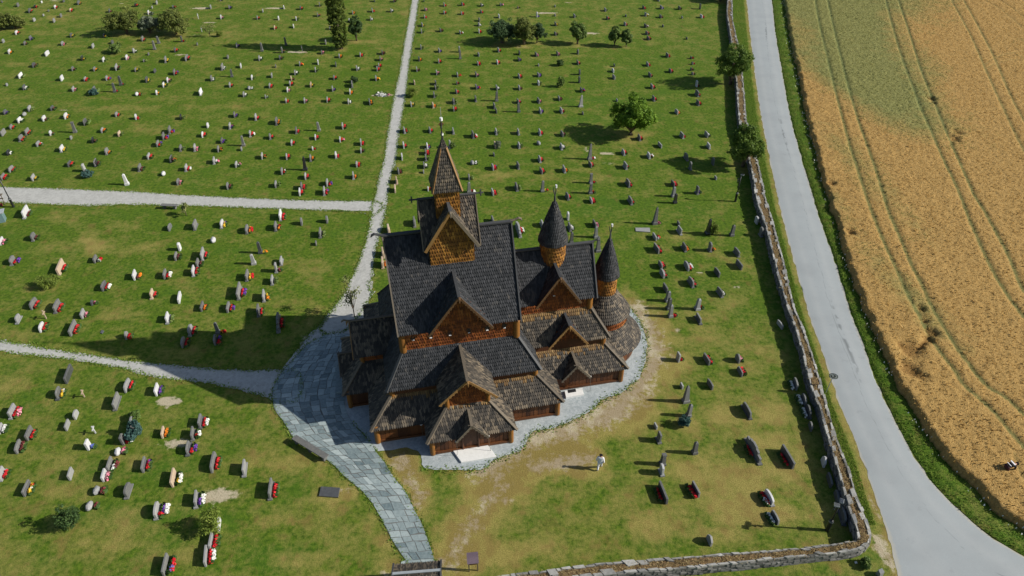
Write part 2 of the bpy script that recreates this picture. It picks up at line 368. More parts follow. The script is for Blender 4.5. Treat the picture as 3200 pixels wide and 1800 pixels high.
[-31.05, 113.54, "n", "G", "p", "", "pink flowers at grey upright grave, mid upper-left lawn, 1st from left"],
[-40.45, 110.78, "n", "L", "w", "", ""],
[-37.25, 111.14, "n", "D", "m", "", "maroon flowers at dark grey upright grave, mid upper-left lawn, 1st from left"],
[-37.06, 107.9, "s", "G", "", "", ""],
[-33.43, 108.47, "n", "L", "ro", "", "red and orange flowers at light grey upright grave, mid upper-left lawn"],
[-30.66, 109.1, "n", "W", "", "", ""],
[-27.84, 111.91, "n", "L", "o", "", "orange flowers at light grey upright grave, mid upper-left lawn"],
[-27.66, 108.18, "n", "D", "", "", ""],
[-39.42, 103.04, "n", "W", "g", "", "leafy plants at white upright grave, mid upper-left lawn, 2nd from left"],
[-36.61, 103.78, "n", "L", "", "", ""],
[-33.32, 104.86, "n", "L", "w", "", "white flowers at light grey upright grave, mid upper-left lawn, 3rd from left"],
[-33.32, 102.72, "r", "T", "m", "", "maroon flowers at sandy brown round-topped grave, mid upper-left lawn"],
[-33.02, 100.66, "n", "L", "r", "", "red flowers at light grey upright grave, mid upper-left lawn, 5th from left"],
[-35.88, 99.9, "n", "L", "r", "", "red flowers at light grey upright grave, mid upper-left lawn, 3rd from left"],
[-41.83, 100.15, "n", "L", "r", "", "red flowers at light grey upright grave, mid upper-left lawn, 2nd from left"],
[-38.74, 99.3, "k", "L", "w", "", ""],
[-38.78, 96.71, "n", "L", "w", "", "white flowers at light grey upright grave, mid upper-left lawn, 1st from left"],
[-35.48, 96.23, "s", "L", "w", "", ""],
[-30.42, 106.0, "n", "L", "g", "", "leafy plants at light grey upright grave, mid upper-left lawn"],
[-29.86, 100.2, "n", "T", "y", "", "yellow flowers at sandy brown upright grave, mid upper-left lawn"],
[-32.88, 98.46, "n", "W", "p", "", "pink flowers at white upright grave, mid upper-left lawn, 2nd from left"],
[-32.11, 94.58, "n", "L", "r", "", "red flowers at light grey upright grave, mid upper-left lawn, 4th from left"],
[-29.48, 94.58, "n", "L", "p", "", "pink flowers at light grey upright grave, mid upper-left lawn, 3rd from left"],
[-26.32, 94.82, "n", "L", "r", "", "red flowers at light grey upright grave, mid upper-left lawn, 6th from left"],
[-26.96, 102.99, "n", "G", "r", "", "red flowers at grey upright grave, mid upper-left lawn"],
[-26.31, 98.7, "n", "L", "u", "", "purple flowers at light grey upright grave, mid upper-left lawn"],
[-23.21, 94.35, "n", "L", "w", "light grey upright headstone with white flowers, mid upper-left lawn, 4th from left", "white flowers at light grey upright grave, mid upper-left lawn, 4th from left"],
[-69.99, 90.8, "n", "D", "u", "", "purple flowers at dark grey upright grave, front upper-left lawn"],
[-67.11, 91.77, "b", "L", "g", "", "leafy plants at light grey big upright grave, front upper-left lawn"],
[-67.03, 90.32, "k", "L", "", "", ""],
[-64.16, 92.08, "n", "D", "m", "", "maroon flowers at dark grey upright grave, front upper-left lawn, 1st from left"],
[-66.6, 88.23, "n", "W", "w", "", "white flowers at white upright grave, front upper-left lawn"],
[-63.55, 88.78, "n", "W", "m", "", "maroon flowers at white upright grave, front upper-left lawn"],
[-60.95, 89.46, "b", "W", "o", "white big upright headstone with orange flowers, front upper-left lawn", "orange flowers at white big upright grave, front upper-left lawn"],
[-57.61, 85.33, "p", "G", "", "grey pillar memorial, front upper-left lawn, 1st from left", ""],
[-57.32, 87.4, "w", "D", "g", "dark grey wide headstone with leafy planting, front upper-left lawn", "leafy plants at dark grey wide grave, front upper-left lawn"],
[-54.29, 90.11, "n", "L", "r", "", "red flowers at light grey upright grave, front upper-left lawn, 1st from left"],
[-51.2, 89.25, "r", "W", "r", "", "red flowers at white round-topped grave, front upper-left lawn"],
[-45.07, 89.16, "n", "B", "g", "", "leafy plants at black upright grave, front upper-left lawn"],
[-66.61, 86.26, "n", "G", "r", "", "red flowers at grey upright grave, front upper-left lawn, 2nd from left"],
[-66.61, 84.26, "w", "G", "", "grey wide headstone, front upper-left lawn", ""],
[-63.45, 82.79, "b", "G", "r", "grey big upright headstone with red flowers, front upper-left lawn, 2nd from left", "red flowers at grey big upright grave, front upper-left lawn, 2nd from left"],
[-63.66, 84.66, "b", "G", "r", "grey big upright headstone with red flowers, front upper-left lawn, 3rd from left", "red flowers at grey big upright grave, front upper-left lawn, 3rd from left"],
[-60.41, 84.46, "r", "W", "m", "", "maroon flowers at white round-topped grave, front upper-left lawn"],
[-57.19, 83.37, "s", "L", "", "", ""],
[-54.05, 85.25, "n", "L", "or", "", "orange and red flowers at light grey upright grave, front upper-left lawn, 1st from left"],
[-51.35, 84.22, "n", "T", "g", "", "leafy plants at sandy brown upright grave, front upper-left lawn"],
[-53.87, 82.33, "n", "B", "m", "", "maroon flowers at black upright grave, front upper-left lawn"],
[-45.04, 85.05, "b", "G", "ru", "grey big upright headstone with red and purple flowers, front upper-left lawn, 3rd from left", "red and purple flowers at grey big upright grave, front upper-left lawn, 3rd from left"],
[-45.17, 83.29, "b", "G", "ru", "grey big upright headstone with red and purple flowers, front upper-left lawn, 2nd from left", "red and purple flowers at grey big upright grave, front upper-left lawn, 2nd from left"],
[-45.19, 81.32, "b", "G", "ru", "grey big upright headstone with red and purple flowers, front upper-left lawn, 1st from left", "red and purple flowers at grey big upright grave, front upper-left lawn, 1st from left"],
[-60.5, 81.39, "n", "L", "rw", "", "red and white flowers at light grey upright grave, front upper-left lawn, 1st from left"],
[-56.71, 79.92, "b", "W", "y", "white big upright headstone with yellow flowers, front upper-left lawn", "yellow flowers at white big upright grave, front upper-left lawn"],
[-62.97, 79.09, "n", "B", "w", "", "white flowers at black upright grave, front upper-left lawn"],
[-50.73, 79.27, "n", "G", "o", "grey upright headstone with orange flowers, front upper-left lawn, 1st from left", "orange flowers at grey upright grave, front upper-left lawn, 1st from left"],
[-53.9, 76.12, "n", "D", "r", "dark grey upright headstone with red flowers, front upper-left lawn", "red flowers at dark grey upright grave, front upper-left lawn"],
[-50.69, 76.22, "b", "B", "m", "black big upright headstone with maroon flowers, front upper-left lawn", "maroon flowers at black big upright grave, front upper-left lawn"],
[-51.42, 74.94, "t", "L", "", "light grey tall narrow headstone, front upper-left lawn", ""],
[-45.0, 78.02, "n", "L", "r", "light grey upright headstone with red flowers, front upper-left lawn, 2nd from left", "red flowers at light grey upright grave, front upper-left lawn, 2nd from left"],
[-41.91, 77.25, "n", "B", "mo", "black upright headstone with maroon and orange flowers, front upper-left lawn", "maroon and orange flowers at black upright grave, front upper-left lawn"],
[-44.87, 75.04, "n", "G", "m", "grey upright headstone with maroon flowers, front upper-left lawn", "maroon flowers at grey upright grave, front upper-left lawn"],
[-44.98, 71.81, "p", "W", "", "white pillar memorial, front upper-left lawn", ""],
[-41.54, 73.89, "k", "W", "", "", ""],
[-60.31, 74.78, "b", "G", "r", "grey big upright headstone with red flowers, front upper-left lawn, 1st from left", "red flowers at grey big upright grave, front upper-left lawn, 1st from left"],
[-60.21, 72.98, "n", "G", "r", "grey upright headstone with red flowers, front upper-left lawn, 1st from left", "red flowers at grey upright grave, front upper-left lawn, 1st from left"],
[-56.49, 72.76, "n", "L", "y", "light grey upright headstone with yellow flowers, front upper-left lawn", "yellow flowers at light grey upright grave, front upper-left lawn"],
[-39.26, 75.04, "n", "L", "rw", "light grey upright headstone with red and white flowers, front upper-left lawn, 2nd from left", "red and white flowers at light grey upright grave, front upper-left lawn, 2nd from left"],
[-39.05, 71.81, "n", "D", "p", "dark grey upright headstone with pink flowers, front upper-left lawn", "pink flowers at dark grey upright grave, front upper-left lawn"],
[-41.81, 80.17, "n", "G", "g", "grey upright headstone with leafy planting, front upper-left lawn", "leafy plants at grey upright grave, front upper-left lawn"],
[-39.99, 80.17, "n", "L", "p", "light grey upright headstone with pink flowers, front upper-left lawn", "pink flowers at light grey upright grave, front upper-left lawn"],
[-40.34, 83.95, "n", "W", "r", "white upright headstone with red flowers, front upper-left lawn, 1st from left", "red flowers at white upright grave, front upper-left lawn, 1st from left"],
[-40.6, 86.74, "r", "W", "", "", ""],
[-37.53, 86.38, "n", "L", "ur", "light grey upright headstone with purple and red flowers, front upper-left lawn", "purple and red flowers at light grey upright grave, front upper-left lawn"],
[-37.97, 89.89, "n", "G", "u", "", "purple flowers at grey upright grave, front upper-left lawn, 2nd from left"],
[-34.82, 89.04, "n", "L", "r", "light grey upright headstone with red flowers, front upper-left lawn, 3rd from left", "red flowers at light grey upright grave, front upper-left lawn, 3rd from left"],
[-31.64, 87.57, "w", "D", "o", "dark grey wide headstone with orange flowers, front upper-left lawn", "orange flowers at dark grey wide grave, front upper-left lawn"],
[-34.15, 84.14, "n", "L", "rw", "light grey upright headstone with red and white flowers, front upper-left lawn, 3rd from left", "red and white flowers at light grey upright grave, front upper-left lawn, 3rd from left"],
[-37.28, 82.22, "n", "G", "u", "grey upright headstone with purple flowers, front upper-left lawn, 1st from left", "purple flowers at grey upright grave, front upper-left lawn, 1st from left"],
[-36.97, 79.92, "n", "G", "or", "grey upright headstone with orange and red flowers, front upper-left lawn", "orange and red flowers at grey upright grave, front upper-left lawn"],
[-34.28, 81.58, "p", "G", "", "grey pillar memorial, front upper-left lawn, 2nd from left", ""],
[-34.15, 80.28, "s", "L", "", "", ""],
[-36.47, 76.84, "n", "L", "wp", "light grey upright headstone with white and pink flowers, front upper-left lawn, 1st from left", "white and pink flowers at light grey upright grave, front upper-left lawn, 1st from left"],
[-33.53, 75.98, "n", "L", "wp", "light grey upright headstone with white and pink flowers, front upper-left lawn, 2nd from left", "white and pink flowers at light grey upright grave, front upper-left lawn, 2nd from left"],
[-30.94, 78.06, "n", "L", "or", "light grey upright headstone with orange and red flowers, front upper-left lawn, 2nd from left", "orange and red flowers at light grey upright grave, front upper-left lawn, 2nd from left"],
[-31.36, 83.4, "n", "G", "r", "grey upright headstone with red flowers, front upper-left lawn, 3rd from left", "red flowers at grey upright grave, front upper-left lawn, 3rd from left"],
[-28.37, 85.05, "n", "G", "r", "grey upright headstone with red flowers, front upper-left lawn, 4th from left", "red flowers at grey upright grave, front upper-left lawn, 4th from left"],
[-25.57, 85.85, "p", "G", "", "grey pillar memorial, front upper-left lawn, 3rd from left", ""],
[-28.18, 81.69, "n", "L", "r", "light grey upright headstone with red flowers, front upper-left lawn, 5th from left", "red flowers at light grey upright grave, front upper-left lawn, 5th from left"],
[-25.45, 83.21, "n", "W", "r", "white upright headstone with red flowers, front upper-left lawn, 2nd from left", "red flowers at white upright grave, front upper-left lawn, 2nd from left"],
[-25.2, 80.47, "s", "W", "r", "", ""],
[-27.86, 77.95, "n", "L", "r", "light grey upright headstone with red flowers, front upper-left lawn, 4th from left", "red flowers at light grey upright grave, front upper-left lawn, 4th from left"],
[-24.96, 75.28, "o", "B", "", "black obelisk memorial, front upper-left lawn", ""],
[-24.8, 77.53, "n", "G", "o", "grey upright headstone with orange flowers, front upper-left lawn, 2nd from left", "orange flowers at grey upright grave, front upper-left lawn, 2nd from left"],
[-21.83, 78.3, "n", "W", "r", "white upright headstone with red flowers, front upper-left lawn, 3rd from left", "red flowers at white upright grave, front upper-left lawn, 3rd from left"],
[-22.14, 82.6, "n", "W", "rp", "white upright headstone with red and pink flowers, front upper-left lawn", "red and pink flowers at white upright grave, front upper-left lawn"],
[-22.49, 86.34, "n", "L", "r", "light grey upright headstone with red flowers, front upper-left lawn, 7th from left", "red flowers at light grey upright grave, front upper-left lawn, 7th from left"],
[-27.5, 74.22, "b", "G", "rw", "grey big upright headstone with red and white flowers, front upper-left lawn", "red and white flowers at grey big upright grave, front upper-left lawn"],
[-24.42, 73.08, "n", "L", "r", "light grey upright headstone with red flowers, front upper-left lawn, 6th from left", "red flowers at light grey upright grave, front upper-left lawn, 6th from left"],
[-32.9, 70.81, "n", "D", "m", "dark grey upright headstone with maroon flowers, front upper-left lawn, 2nd from left", "maroon flowers at dark grey upright grave, front upper-left lawn, 2nd from left"],
[-27.44, 71.19, "n", "L", "g", "light grey upright headstone with leafy planting, front upper-left lawn", "leafy plants at light grey upright grave, front upper-left lawn"],
[-24.31, 70.72, "n", "G", "r", "grey upright headstone with red flowers, front upper-left lawn, 5th from left", "red flowers at grey upright grave, front upper-left lawn, 5th from left"],
[-24.24, 69.42, "n", "W", "r", "white upright headstone with red flowers, middle-left lawn", "red flowers at white upright grave, middle-left lawn"],
[-21.54, 71.5, "b", "L", "ru", "light grey big upright headstone with red and purple flowers, front upper-left lawn", "red and purple flowers at light grey big upright grave, front upper-left lawn"],
[-21.45, 69.51, "b", "L", "ru", "light grey big upright headstone with red and purple flowers, middle-left lawn", "red and purple flowers at light grey big upright grave, middle-left lawn"],
[-26.06, 135.05, "n", "L", "r", "", ""],
[-22.6, 135.05, "n", "L", "w", "", ""],
[-26.64, 141.38, "n", "D", "", "", ""],
[-22.88, 141.13, "n", "D", "m", "", ""],
[-25.71, 130.37, "n", "L", "w", "", ""],
[-29.56, 133.86, "n", "L", "o", "", ""],
[-29.36, 129.24, "n", "W", "", "", ""],
[-21.14, 113.36, "n", "D", "m", "", "maroon flowers at dark grey upright grave, mid upper-left lawn, 2nd from left"],
[-24.56, 112.45, "n", "L", "r", "", "red flowers at light grey upright grave, mid upper-left lawn, 7th from left"],
[-21.08, 110.67, "n", "G", "p", "", "pink flowers at grey upright grave, mid upper-left lawn, 2nd from left"],
[-20.9, 107.96, "n", "L", "r", "", "red flowers at light grey upright grave, mid upper-left lawn, 9th from left"],
[-20.93, 106.39, "n", "L", "r", "", "red flowers at light grey upright grave, mid upper-left lawn, 8th from left"],
[-24.12, 106.67, "n", "L", "w", "", "white flowers at light grey upright grave, mid upper-left lawn, 5th from left"],
[-20.53, 102.62, "n", "L", "oy", "", "orange and yellow flowers at light grey upright grave, mid upper-left lawn"],
[-23.69, 100.05, "w", "G", "", "grey wide headstone, mid upper-left lawn", ""],
[-23.57, 97.67, "n", "W", "o", "", "orange flowers at white upright grave, mid upper-left lawn, 2nd from left"],
[-20.09, 93.94, "w", "G", "o", "grey wide headstone with orange flowers, mid upper-left lawn", "orange flowers at grey wide grave, mid upper-left lawn"],
[-19.29, 81.65, "n", "L", "r", "light grey upright headstone with red flowers, front upper-left lawn, 9th from left", "red flowers at light grey upright grave, front upper-left lawn, 9th from left"],
[-18.96, 79.66, "n", "L", "m", "light grey upright headstone with maroon flowers, front upper-left lawn", "maroon flowers at light grey upright grave, front upper-left lawn"],
[-18.86, 76.05, "n", "L", "r", "light grey upright headstone with red flowers, front upper-left lawn, 8th from left", "red flowers at light grey upright grave, front upper-left lawn, 8th from left"],
[-18.76, 73.14, "n", "L", "o", "light grey upright headstone with orange flowers, front upper-left lawn", "orange flowers at light grey upright grave, front upper-left lawn"],
[-17.09, 141.56, "s", "D", "", "", ""],
[-16.33, 135.86, "n", "G", "p", "", ""],
[-15.98, 131.51, "n", "L", "r", "", ""],
[-15.96, 127.02, "n", "L", "y", "", ""],
[-15.76, 123.6, "n", "L", "g", "", ""],
[-15.06, 115.71, "n", "L", "g", "", "leafy plants at light grey upright grave, mid right-hand lawn"],
[-14.82, 110.49, "n", "D", "o", "", "orange flowers at dark grey upright grave, mid right-hand lawn"],
[-14.74, 106.22, "n", "L", "m", "", "maroon flowers at light grey upright grave, mid right-hand lawn, 1st from left"],
[-14.53, 101.07, "n", "T", "", "", ""],
[-14.16, 93.34, "n", "L", "yw", "light grey upright headstone with yellow and white flowers, mid right-hand lawn", "yellow and white flowers at light grey upright grave, mid right-hand lawn"],
[-14.11, 85.13, "R", "L", "r", "light grey broad round-topped headstone with red flowers, lawn behind church", "red flowers at light grey broad round-topped grave, lawn behind church"],
[-13.74, 80.91, "n", "W", "r", "white upright headstone with red flowers, lawn behind church", "red flowers at white upright grave, lawn behind church"],
[-13.58, 77.85, "n", "W", "", "white upright headstone, lawn behind church, 1st from left", ""],
[-13.57, 74.38, "n", "G", "m", "grey upright headstone with maroon flowers, lawn behind church, 1st from left", "maroon flowers at grey upright grave, lawn behind church, 1st from left"],
[-13.48, 72.03, "n", "T", "", "sandy brown upright headstone, lawn behind church", ""],
[-13.42, 70.05, "b", "T", "", "sandy brown big upright headstone, lawn behind church, 2nd from left", ""],
[-12.92, 138.49, "n", "L", "r", "", ""],
[-12.58, 133.93, "n", "L", "r", "", ""],
[-12.47, 124.23, "n", "G", "m", "", ""],
[-11.92, 114.34, "n", "L", "u", "", "purple flowers at light grey upright grave, mid right-hand lawn, 1st from left"],
[-11.62, 109.62, "n", "L", "r", "", "red flowers at light grey upright grave, mid right-hand lawn, 1st from left"],
[-11.57, 104.86, "n", "L", "p", "", "pink flowers at light grey upright grave, mid right-hand lawn"],
[-11.33, 100.96, "n", "D", "", "", ""],
[-11.25, 99.3, "n", "G", "g", "", "leafy plants at grey upright grave, mid right-hand lawn, 2nd from left"],
[-11.21, 96.51, "n", "G", "g", "grey upright headstone with leafy planting, mid right-hand lawn, 1st from left", "leafy plants at grey upright grave, mid right-hand lawn, 1st from left"],
[-11.04, 92.98, "n", "T", "o", "sandy brown upright headstone with orange flowers, mid right-hand lawn", "orange flowers at sandy brown upright grave, mid right-hand lawn"],
[-10.78, 85.25, "n", "G", "r", "grey upright headstone with red flowers, lawn behind church, 2nd from left", "red flowers at grey upright grave, lawn behind church, 2nd from left"],
[-10.72, 80.76, "n", "W", "ur", "white upright headstone with purple and red flowers, lawn behind church", "purple and red flowers at white upright grave, lawn behind church"],
[-10.74, 79.09, "n", "G", "r", "grey upright headstone with red flowers, lawn behind church, 1st from left", "red flowers at grey upright grave, lawn behind church, 1st from left"],
[-10.59, 77.6, "n", "G", "g", "grey upright headstone with leafy planting, lawn behind church", "leafy plants at grey upright grave, lawn behind church"],
[-10.66, 75.71, "n", "G", "gw", "grey upright headstone with leafy and white flowers, lawn behind church", "leafy and white flowers at grey upright grave, lawn behind church"],
[-10.6, 74.54, "s", "L", "", "", ""],
[-9.68, 70.48, "s", "W", "r", "", ""],
[-9.49, 138.91, "n", "G", "r", "", ""],
[-9.32, 133.54, "n", "L", "r", "", ""],
[-8.98, 123.11, "n", "L", "rw", "", ""],
[-8.64, 114.46, "t", "L", "", "", ""],
[-8.32, 111.55, "p", "G", "", "grey pillar memorial, mid right-hand lawn, 1st from left", ""],
[-8.31, 104.1, "n", "L", "or", "", "orange and red flowers at light grey upright grave, mid right-hand lawn"],
[-8.24, 101.22, "s", "G", "r", "", ""],
[-8.06, 97.72, "n", "G", "r", "", "red flowers at grey upright grave, mid right-hand lawn, 2nd from left"],
[-8.24, 94.26, "R", "G", "g", "grey broad round-topped headstone with leafy planting, mid right-hand lawn", "leafy plants at grey broad round-topped grave, mid right-hand lawn"],
[-8.09, 91.86, "n", "G", "r", "grey upright headstone with red flowers, mid right-hand lawn, 1st from left", "red flowers at grey upright grave, mid right-hand lawn, 1st from left"],
[-7.69, 84.93, "n", "L", "", "light grey upright headstone, lawn behind church, 1st from left", ""],
[-7.9, 80.91, "t", "L", "g", "light grey tall narrow headstone with leafy planting, lawn behind church", "leafy plants at light grey tall narrow grave, lawn behind church"],
[-5.81, 138.49, "n", "G", "w", "", ""],
[-5.72, 134.41, "n", "G", "r", "", ""],
[-5.89, 129.76, "n", "G", "", "", ""],
[-5.87, 127.24, "n", "L", "w", "", ""],
[-5.71, 123.6, "n", "W", "r", "", ""],
[-5.38, 112.63, "n", "L", "", "", ""],
[-5.35, 108.75, "n", "L", "r", "", "red flowers at light grey upright grave, mid right-hand lawn, 2nd from left"],
[-5.44, 104.05, "n", "G", "p", "", "pink flowers at grey upright grave, mid right-hand lawn, 1st from left"],
[-5.24, 99.4, "n", "G", "ur", "", "purple and red flowers at grey upright grave, mid right-hand lawn"],
[-5.13, 95.05, "n", "G", "", "grey upright headstone, mid right-hand lawn, 1st from left", ""],
[-5.03, 83.68, "b", "G", "rw", "grey big upright headstone with red and white flowers, lawn behind church", "red and white flowers at grey big upright grave, lawn behind church"],
[-2.16, 138.83, "n", "G", "up", "", ""],
[-2.32, 131.67, "n", "W", "", "", ""],
[-2.19, 114.46, "n", "L", "r", "", "red flowers at light grey upright grave, mid right-hand lawn, 3rd from left"],
[-2.29, 109.21, "n", "W", "r", "", "red flowers at white upright grave, mid right-hand lawn"],
[-2.2, 99.1, "n", "L", "w", "", "white flowers at light grey upright grave, mid right-hand lawn"],
[-2.2, 95.28, "p", "G", "", "grey pillar memorial, mid right-hand lawn, 2nd from left", ""],
[-2.44, 92.75, "n", "G", "", "grey upright headstone, mid right-hand lawn, 2nd from left", ""],
[-2.13, 91.2, "n", "D", "", "dark grey upright headstone, lawn behind church", ""],
[-2.06, 84.73, "n", "L", "g", "light grey upright headstone with leafy planting, lawn behind church, 1st from left", "leafy plants at light grey upright grave, lawn behind church, 1st from left"],
[-2.09, 80.83, "b", "T", "g", "sandy brown big upright headstone with leafy planting, lawn behind church", "leafy plants at sandy brown big upright grave, lawn behind church"],
[-2.23, 78.84, "s", "G", "", "", ""],
[-4.81, 76.63, "k", "L", "gw", "", "leafy and white flowers at light grey boulder grave, lawn behind church"],
[-2.27, 75.28, "n", "L", "ru", "light grey upright headstone with red and purple flowers, lawn behind church", "red and purple flowers at light grey upright grave, lawn behind church"],
[-5.05, 72.92, "i", "G", "g", "grey pointed headstone with leafy planting, lawn behind church", "leafy plants at grey pointed grave, lawn behind church"],
[0.59, 70.48, "R", "G", "g", "grey broad round-topped headstone with leafy planting, lawn behind church", "leafy plants at grey broad round-topped grave, lawn behind church"],
[-2.15, 69.45, "n", "L", "r", "light grey upright headstone with red flowers, lawn behind church, 1st from left", "red flowers at light grey upright grave, lawn behind church, 1st from left"],
[-4.92, 70.11, "p", "G", "rw", "grey pillar memorial with red and white flowers, lawn behind church", "red and white flowers at grey pillar grave, lawn behind church"],
[1.11, 137.33, "s", "G", "o", "", ""],
[1.24, 113.18, "n", "D", "", "", ""],
[1.09, 110.49, "n", "D", "u", "", "purple flowers at dark grey upright grave, mid right-hand lawn"],
[1.14, 103.52, "n", "L", "r", "", "red flowers at light grey upright grave, mid right-hand lawn, 4th from left"],
[1.1, 99.15, "n", "L", "m", "", "maroon flowers at light grey upright grave, mid right-hand lawn, 2nd from left"],
[0.93, 94.35, "n", "G", "ru", "grey upright headstone with red and purple flowers, mid right-hand lawn", "red and purple flowers at grey upright grave, mid right-hand lawn"],
[0.94, 91.64, "p", "D", "", "dark grey pillar memorial, mid right-hand lawn", ""],
[0.89, 84.66, "n", "L", "", "light grey upright headstone, lawn behind church, 2nd from left", ""],
[0.92, 80.91, "n", "L", "g", "light grey upright headstone with leafy planting, lawn behind church, 2nd from left", "leafy plants at light grey upright grave, lawn behind church, 2nd from left"],
[0.79, 75.61, "n", "G", "", "grey upright headstone, lawn behind church, 2nd from left", ""],
[4.6, 132.29, "t", "W", "u", "", ""],
[3.94, 112.57, "n", "G", "p", "", "pink flowers at grey upright grave, mid right-hand lawn, 2nd from left"],
[4.2, 108.47, "s", "L", "", "", ""],
[4.07, 104.05, "n", "L", "u", "", "purple flowers at light grey upright grave, mid right-hand lawn, 2nd from left"],
[3.98, 100.91, "n", "W", "g", "", "leafy plants at white upright grave, mid right-hand lawn"],
[3.85, 94.58, "n", "G", "p", "grey upright headstone with pink flowers, mid right-hand lawn, 3rd from left", "pink flowers at grey upright grave, mid right-hand lawn, 3rd from left"],
[3.97, 91.2, "n", "L", "u", "light grey upright headstone with purple flowers, lawn behind church", "purple flowers at light grey upright grave, lawn behind church"],
[3.69, 84.54, "n", "L", "r", "light grey upright headstone with red flowers, lawn behind church, 2nd from left", "red flowers at light grey upright grave, lawn behind church, 2nd from left"],
[3.46, 81.77, "k", "L", "", "", ""],
[3.46, 77.25, "n", "L", "r", "light grey upright headstone with red flowers, lawn behind church, 3rd from left", "red flowers at light grey upright grave, lawn behind church, 3rd from left"],
[3.57, 74.38, "n", "G", "r", "grey upright headstone with red flowers, lawn behind church, 3rd from left", "red flowers at grey upright grave, lawn behind church, 3rd from left"],
[3.51, 70.32, "p", "G", "yr", "grey pillar memorial with yellow and red flowers, lawn behind church", "yellow and red flowers at grey pillar grave, lawn behind church"],
[8.23, 138.16, "s", "L", "", "", ""],
[7.98, 132.83, "s", "L", "", "", ""],
[7.84, 127.39, "n", "G", "y", "", ""],
[7.57, 122.42, "n", "G", "m", "", ""],
[7.4, 112.87, "n", "G", "p", "", "pink flowers at grey upright grave, mid right-hand lawn, 4th from left"],
[6.77, 95.42, "n", "G", "m", "grey upright headstone with maroon flowers, mid right-hand lawn", "maroon flowers at grey upright grave, mid right-hand lawn"],
[6.88, 91.28, "n", "L", "rp", "light grey upright headstone with red and pink flowers, lawn behind church", "red and pink flowers at light grey upright grave, lawn behind church"],
[6.61, 84.14, "n", "G", "m", "grey upright headstone with maroon flowers, lawn behind church, 2nd from left", "maroon flowers at grey upright grave, lawn behind church, 2nd from left"],
[6.29, 80.54, "n", "L", "w", "light grey upright headstone with white flowers, lawn behind church, 1st from left", "white flowers at light grey upright grave, lawn behind church, 1st from left"],
[6.33, 74.71, "n", "L", "o", "light grey upright headstone with orange flowers, lawn behind church, 1st from left", "orange flowers at light grey upright grave, lawn behind church, 1st from left"],
[11.5, 131.9, "n", "L", "g", "", ""],
[10.78, 113.54, "i", "G", "", "", ""],
[10.45, 109.04, "n", "G", "r", "", "red flowers at grey upright grave, mid right-hand lawn, 3rd from left"],
[10.4, 104.91, "t", "D", "", "", ""],
[10.13, 101.84, "t", "D", "", "", ""],
[10.17, 98.31, "n", "D", "ru", "", "red and purple flowers at dark grey upright grave, mid right-hand lawn"],
[9.69, 93.34, "o", "L", "", "light grey obelisk memorial, mid right-hand lawn", ""],
[9.78, 90.8, "s", "G", "", "", ""],
[9.62, 77.95, "o", "G", "rw", "grey obelisk memorial with red and white flowers, lawn behind church", "red and white flowers at grey obelisk grave, lawn behind church"],
[9.58, 75.98, "n", "D", "r", "dark grey upright headstone with red flowers, lawn behind church", "red flowers at dark grey upright grave, lawn behind church"],
[9.25, 72.19, "p", "G", "r", "grey pillar memorial with red flowers, lawn behind church, 2nd from left", "red flowers at grey pillar grave, lawn behind church, 2nd from left"],
[9.0, 69.87, "p", "G", "r", "grey pillar memorial with red flowers, lawn behind church, 1st from left", "red flowers at grey pillar grave, lawn behind church, 1st from left"],
[17.53, 135.53, "n", "L", "g", "", ""],
[17.41, 130.75, "n", "D", "r", "", ""],
[20.99, 132.44, "s", "G", "", "", ""],
[20.23, 127.39, "n", "L", "r", "", ""],
[16.1, 108.24, "s", "D", "", "", ""],
[15.53, 103.15, "n", "L", "", "", ""],
[15.68, 105.84, "n", "W", "", "", ""],
[15.0, 95.1, "s", "L", "", "", ""],
[13.99, 79.09, "n", "L", "r", "light grey upright headstone with red flowers, lawn behind church, 5th from left", "red flowers at light grey upright grave, lawn behind church, 5th from left"],
[13.8, 75.54, "n", "L", "r", "light grey upright headstone with red flowers, lawn behind church, 6th from left", "red flowers at light grey upright grave, lawn behind church, 6th from left"],
[13.59, 71.34, "b", "D", "r", "dark grey big upright headstone with red flowers, lawn beside east wall, 1st from left", "red flowers at dark grey big upright grave, lawn beside east wall, 1st from left"],
[24.91, 136.84, "n", "D", "r", "", ""],
[24.69, 132.68, "n", "L", "yw", "", ""],
[23.76, 126.44, "n", "D", "rw", "", ""],
[23.45, 122.77, "n", "G", "r", "", ""],
[23.3, 120.19, "n", "D", "r", "", ""],
[28.28, 136.84, "n", "L", "u", "", ""],
[27.3, 131.67, "n", "G", "m", "", ""],
[26.86, 126.8, "s", "G", "", "", ""],
[25.18, 112.15, "n", "G", "r", "", "red flowers at grey upright grave, mid right-hand lawn, 6th from left"],
[21.4, 108.35, "n", "L", "r", "", "red flowers at light grey upright grave, mid right-hand lawn, 5th from left"],
[21.09, 103.94, "n", "G", "r", "", "red flowers at grey upright grave, mid right-hand lawn, 4th from left"],
[20.72, 99.55, "n", "L", "r", "", "red flowers at light grey upright grave, mid right-hand lawn, 6th from left"],
[20.31, 95.28, "n", "G", "r", "grey upright headstone with red flowers, mid right-hand lawn, 5th from left", "red flowers at grey upright grave, mid right-hand lawn, 5th from left"],
[16.52, 83.02, "n", "G", "r", "grey upright headstone with red flowers, lawn behind church, 5th from left", "red flowers at grey upright grave, lawn behind church, 5th from left"],
[18.93, 81.02, "n", "L", "", "light grey upright headstone, lawn behind church, 4th from left", ""],
[17.02, 78.2, "n", "W", "mw", "white upright headstone with maroon and white flowers, lawn behind church", "maroon and white flowers at white upright grave, lawn behind church"],
[24.48, 105.67, "n", "D", "r", "", "red flowers at dark grey upright grave, mid right-hand lawn"],
[28.56, 141.73, "n", "L", "", "", ""],
[31.61, 136.51, "n", "D", "m", "", ""],
[35.57, 136.92, "t", "D", "", "", ""],
[31.18, 131.51, "s", "L", "", "", ""],
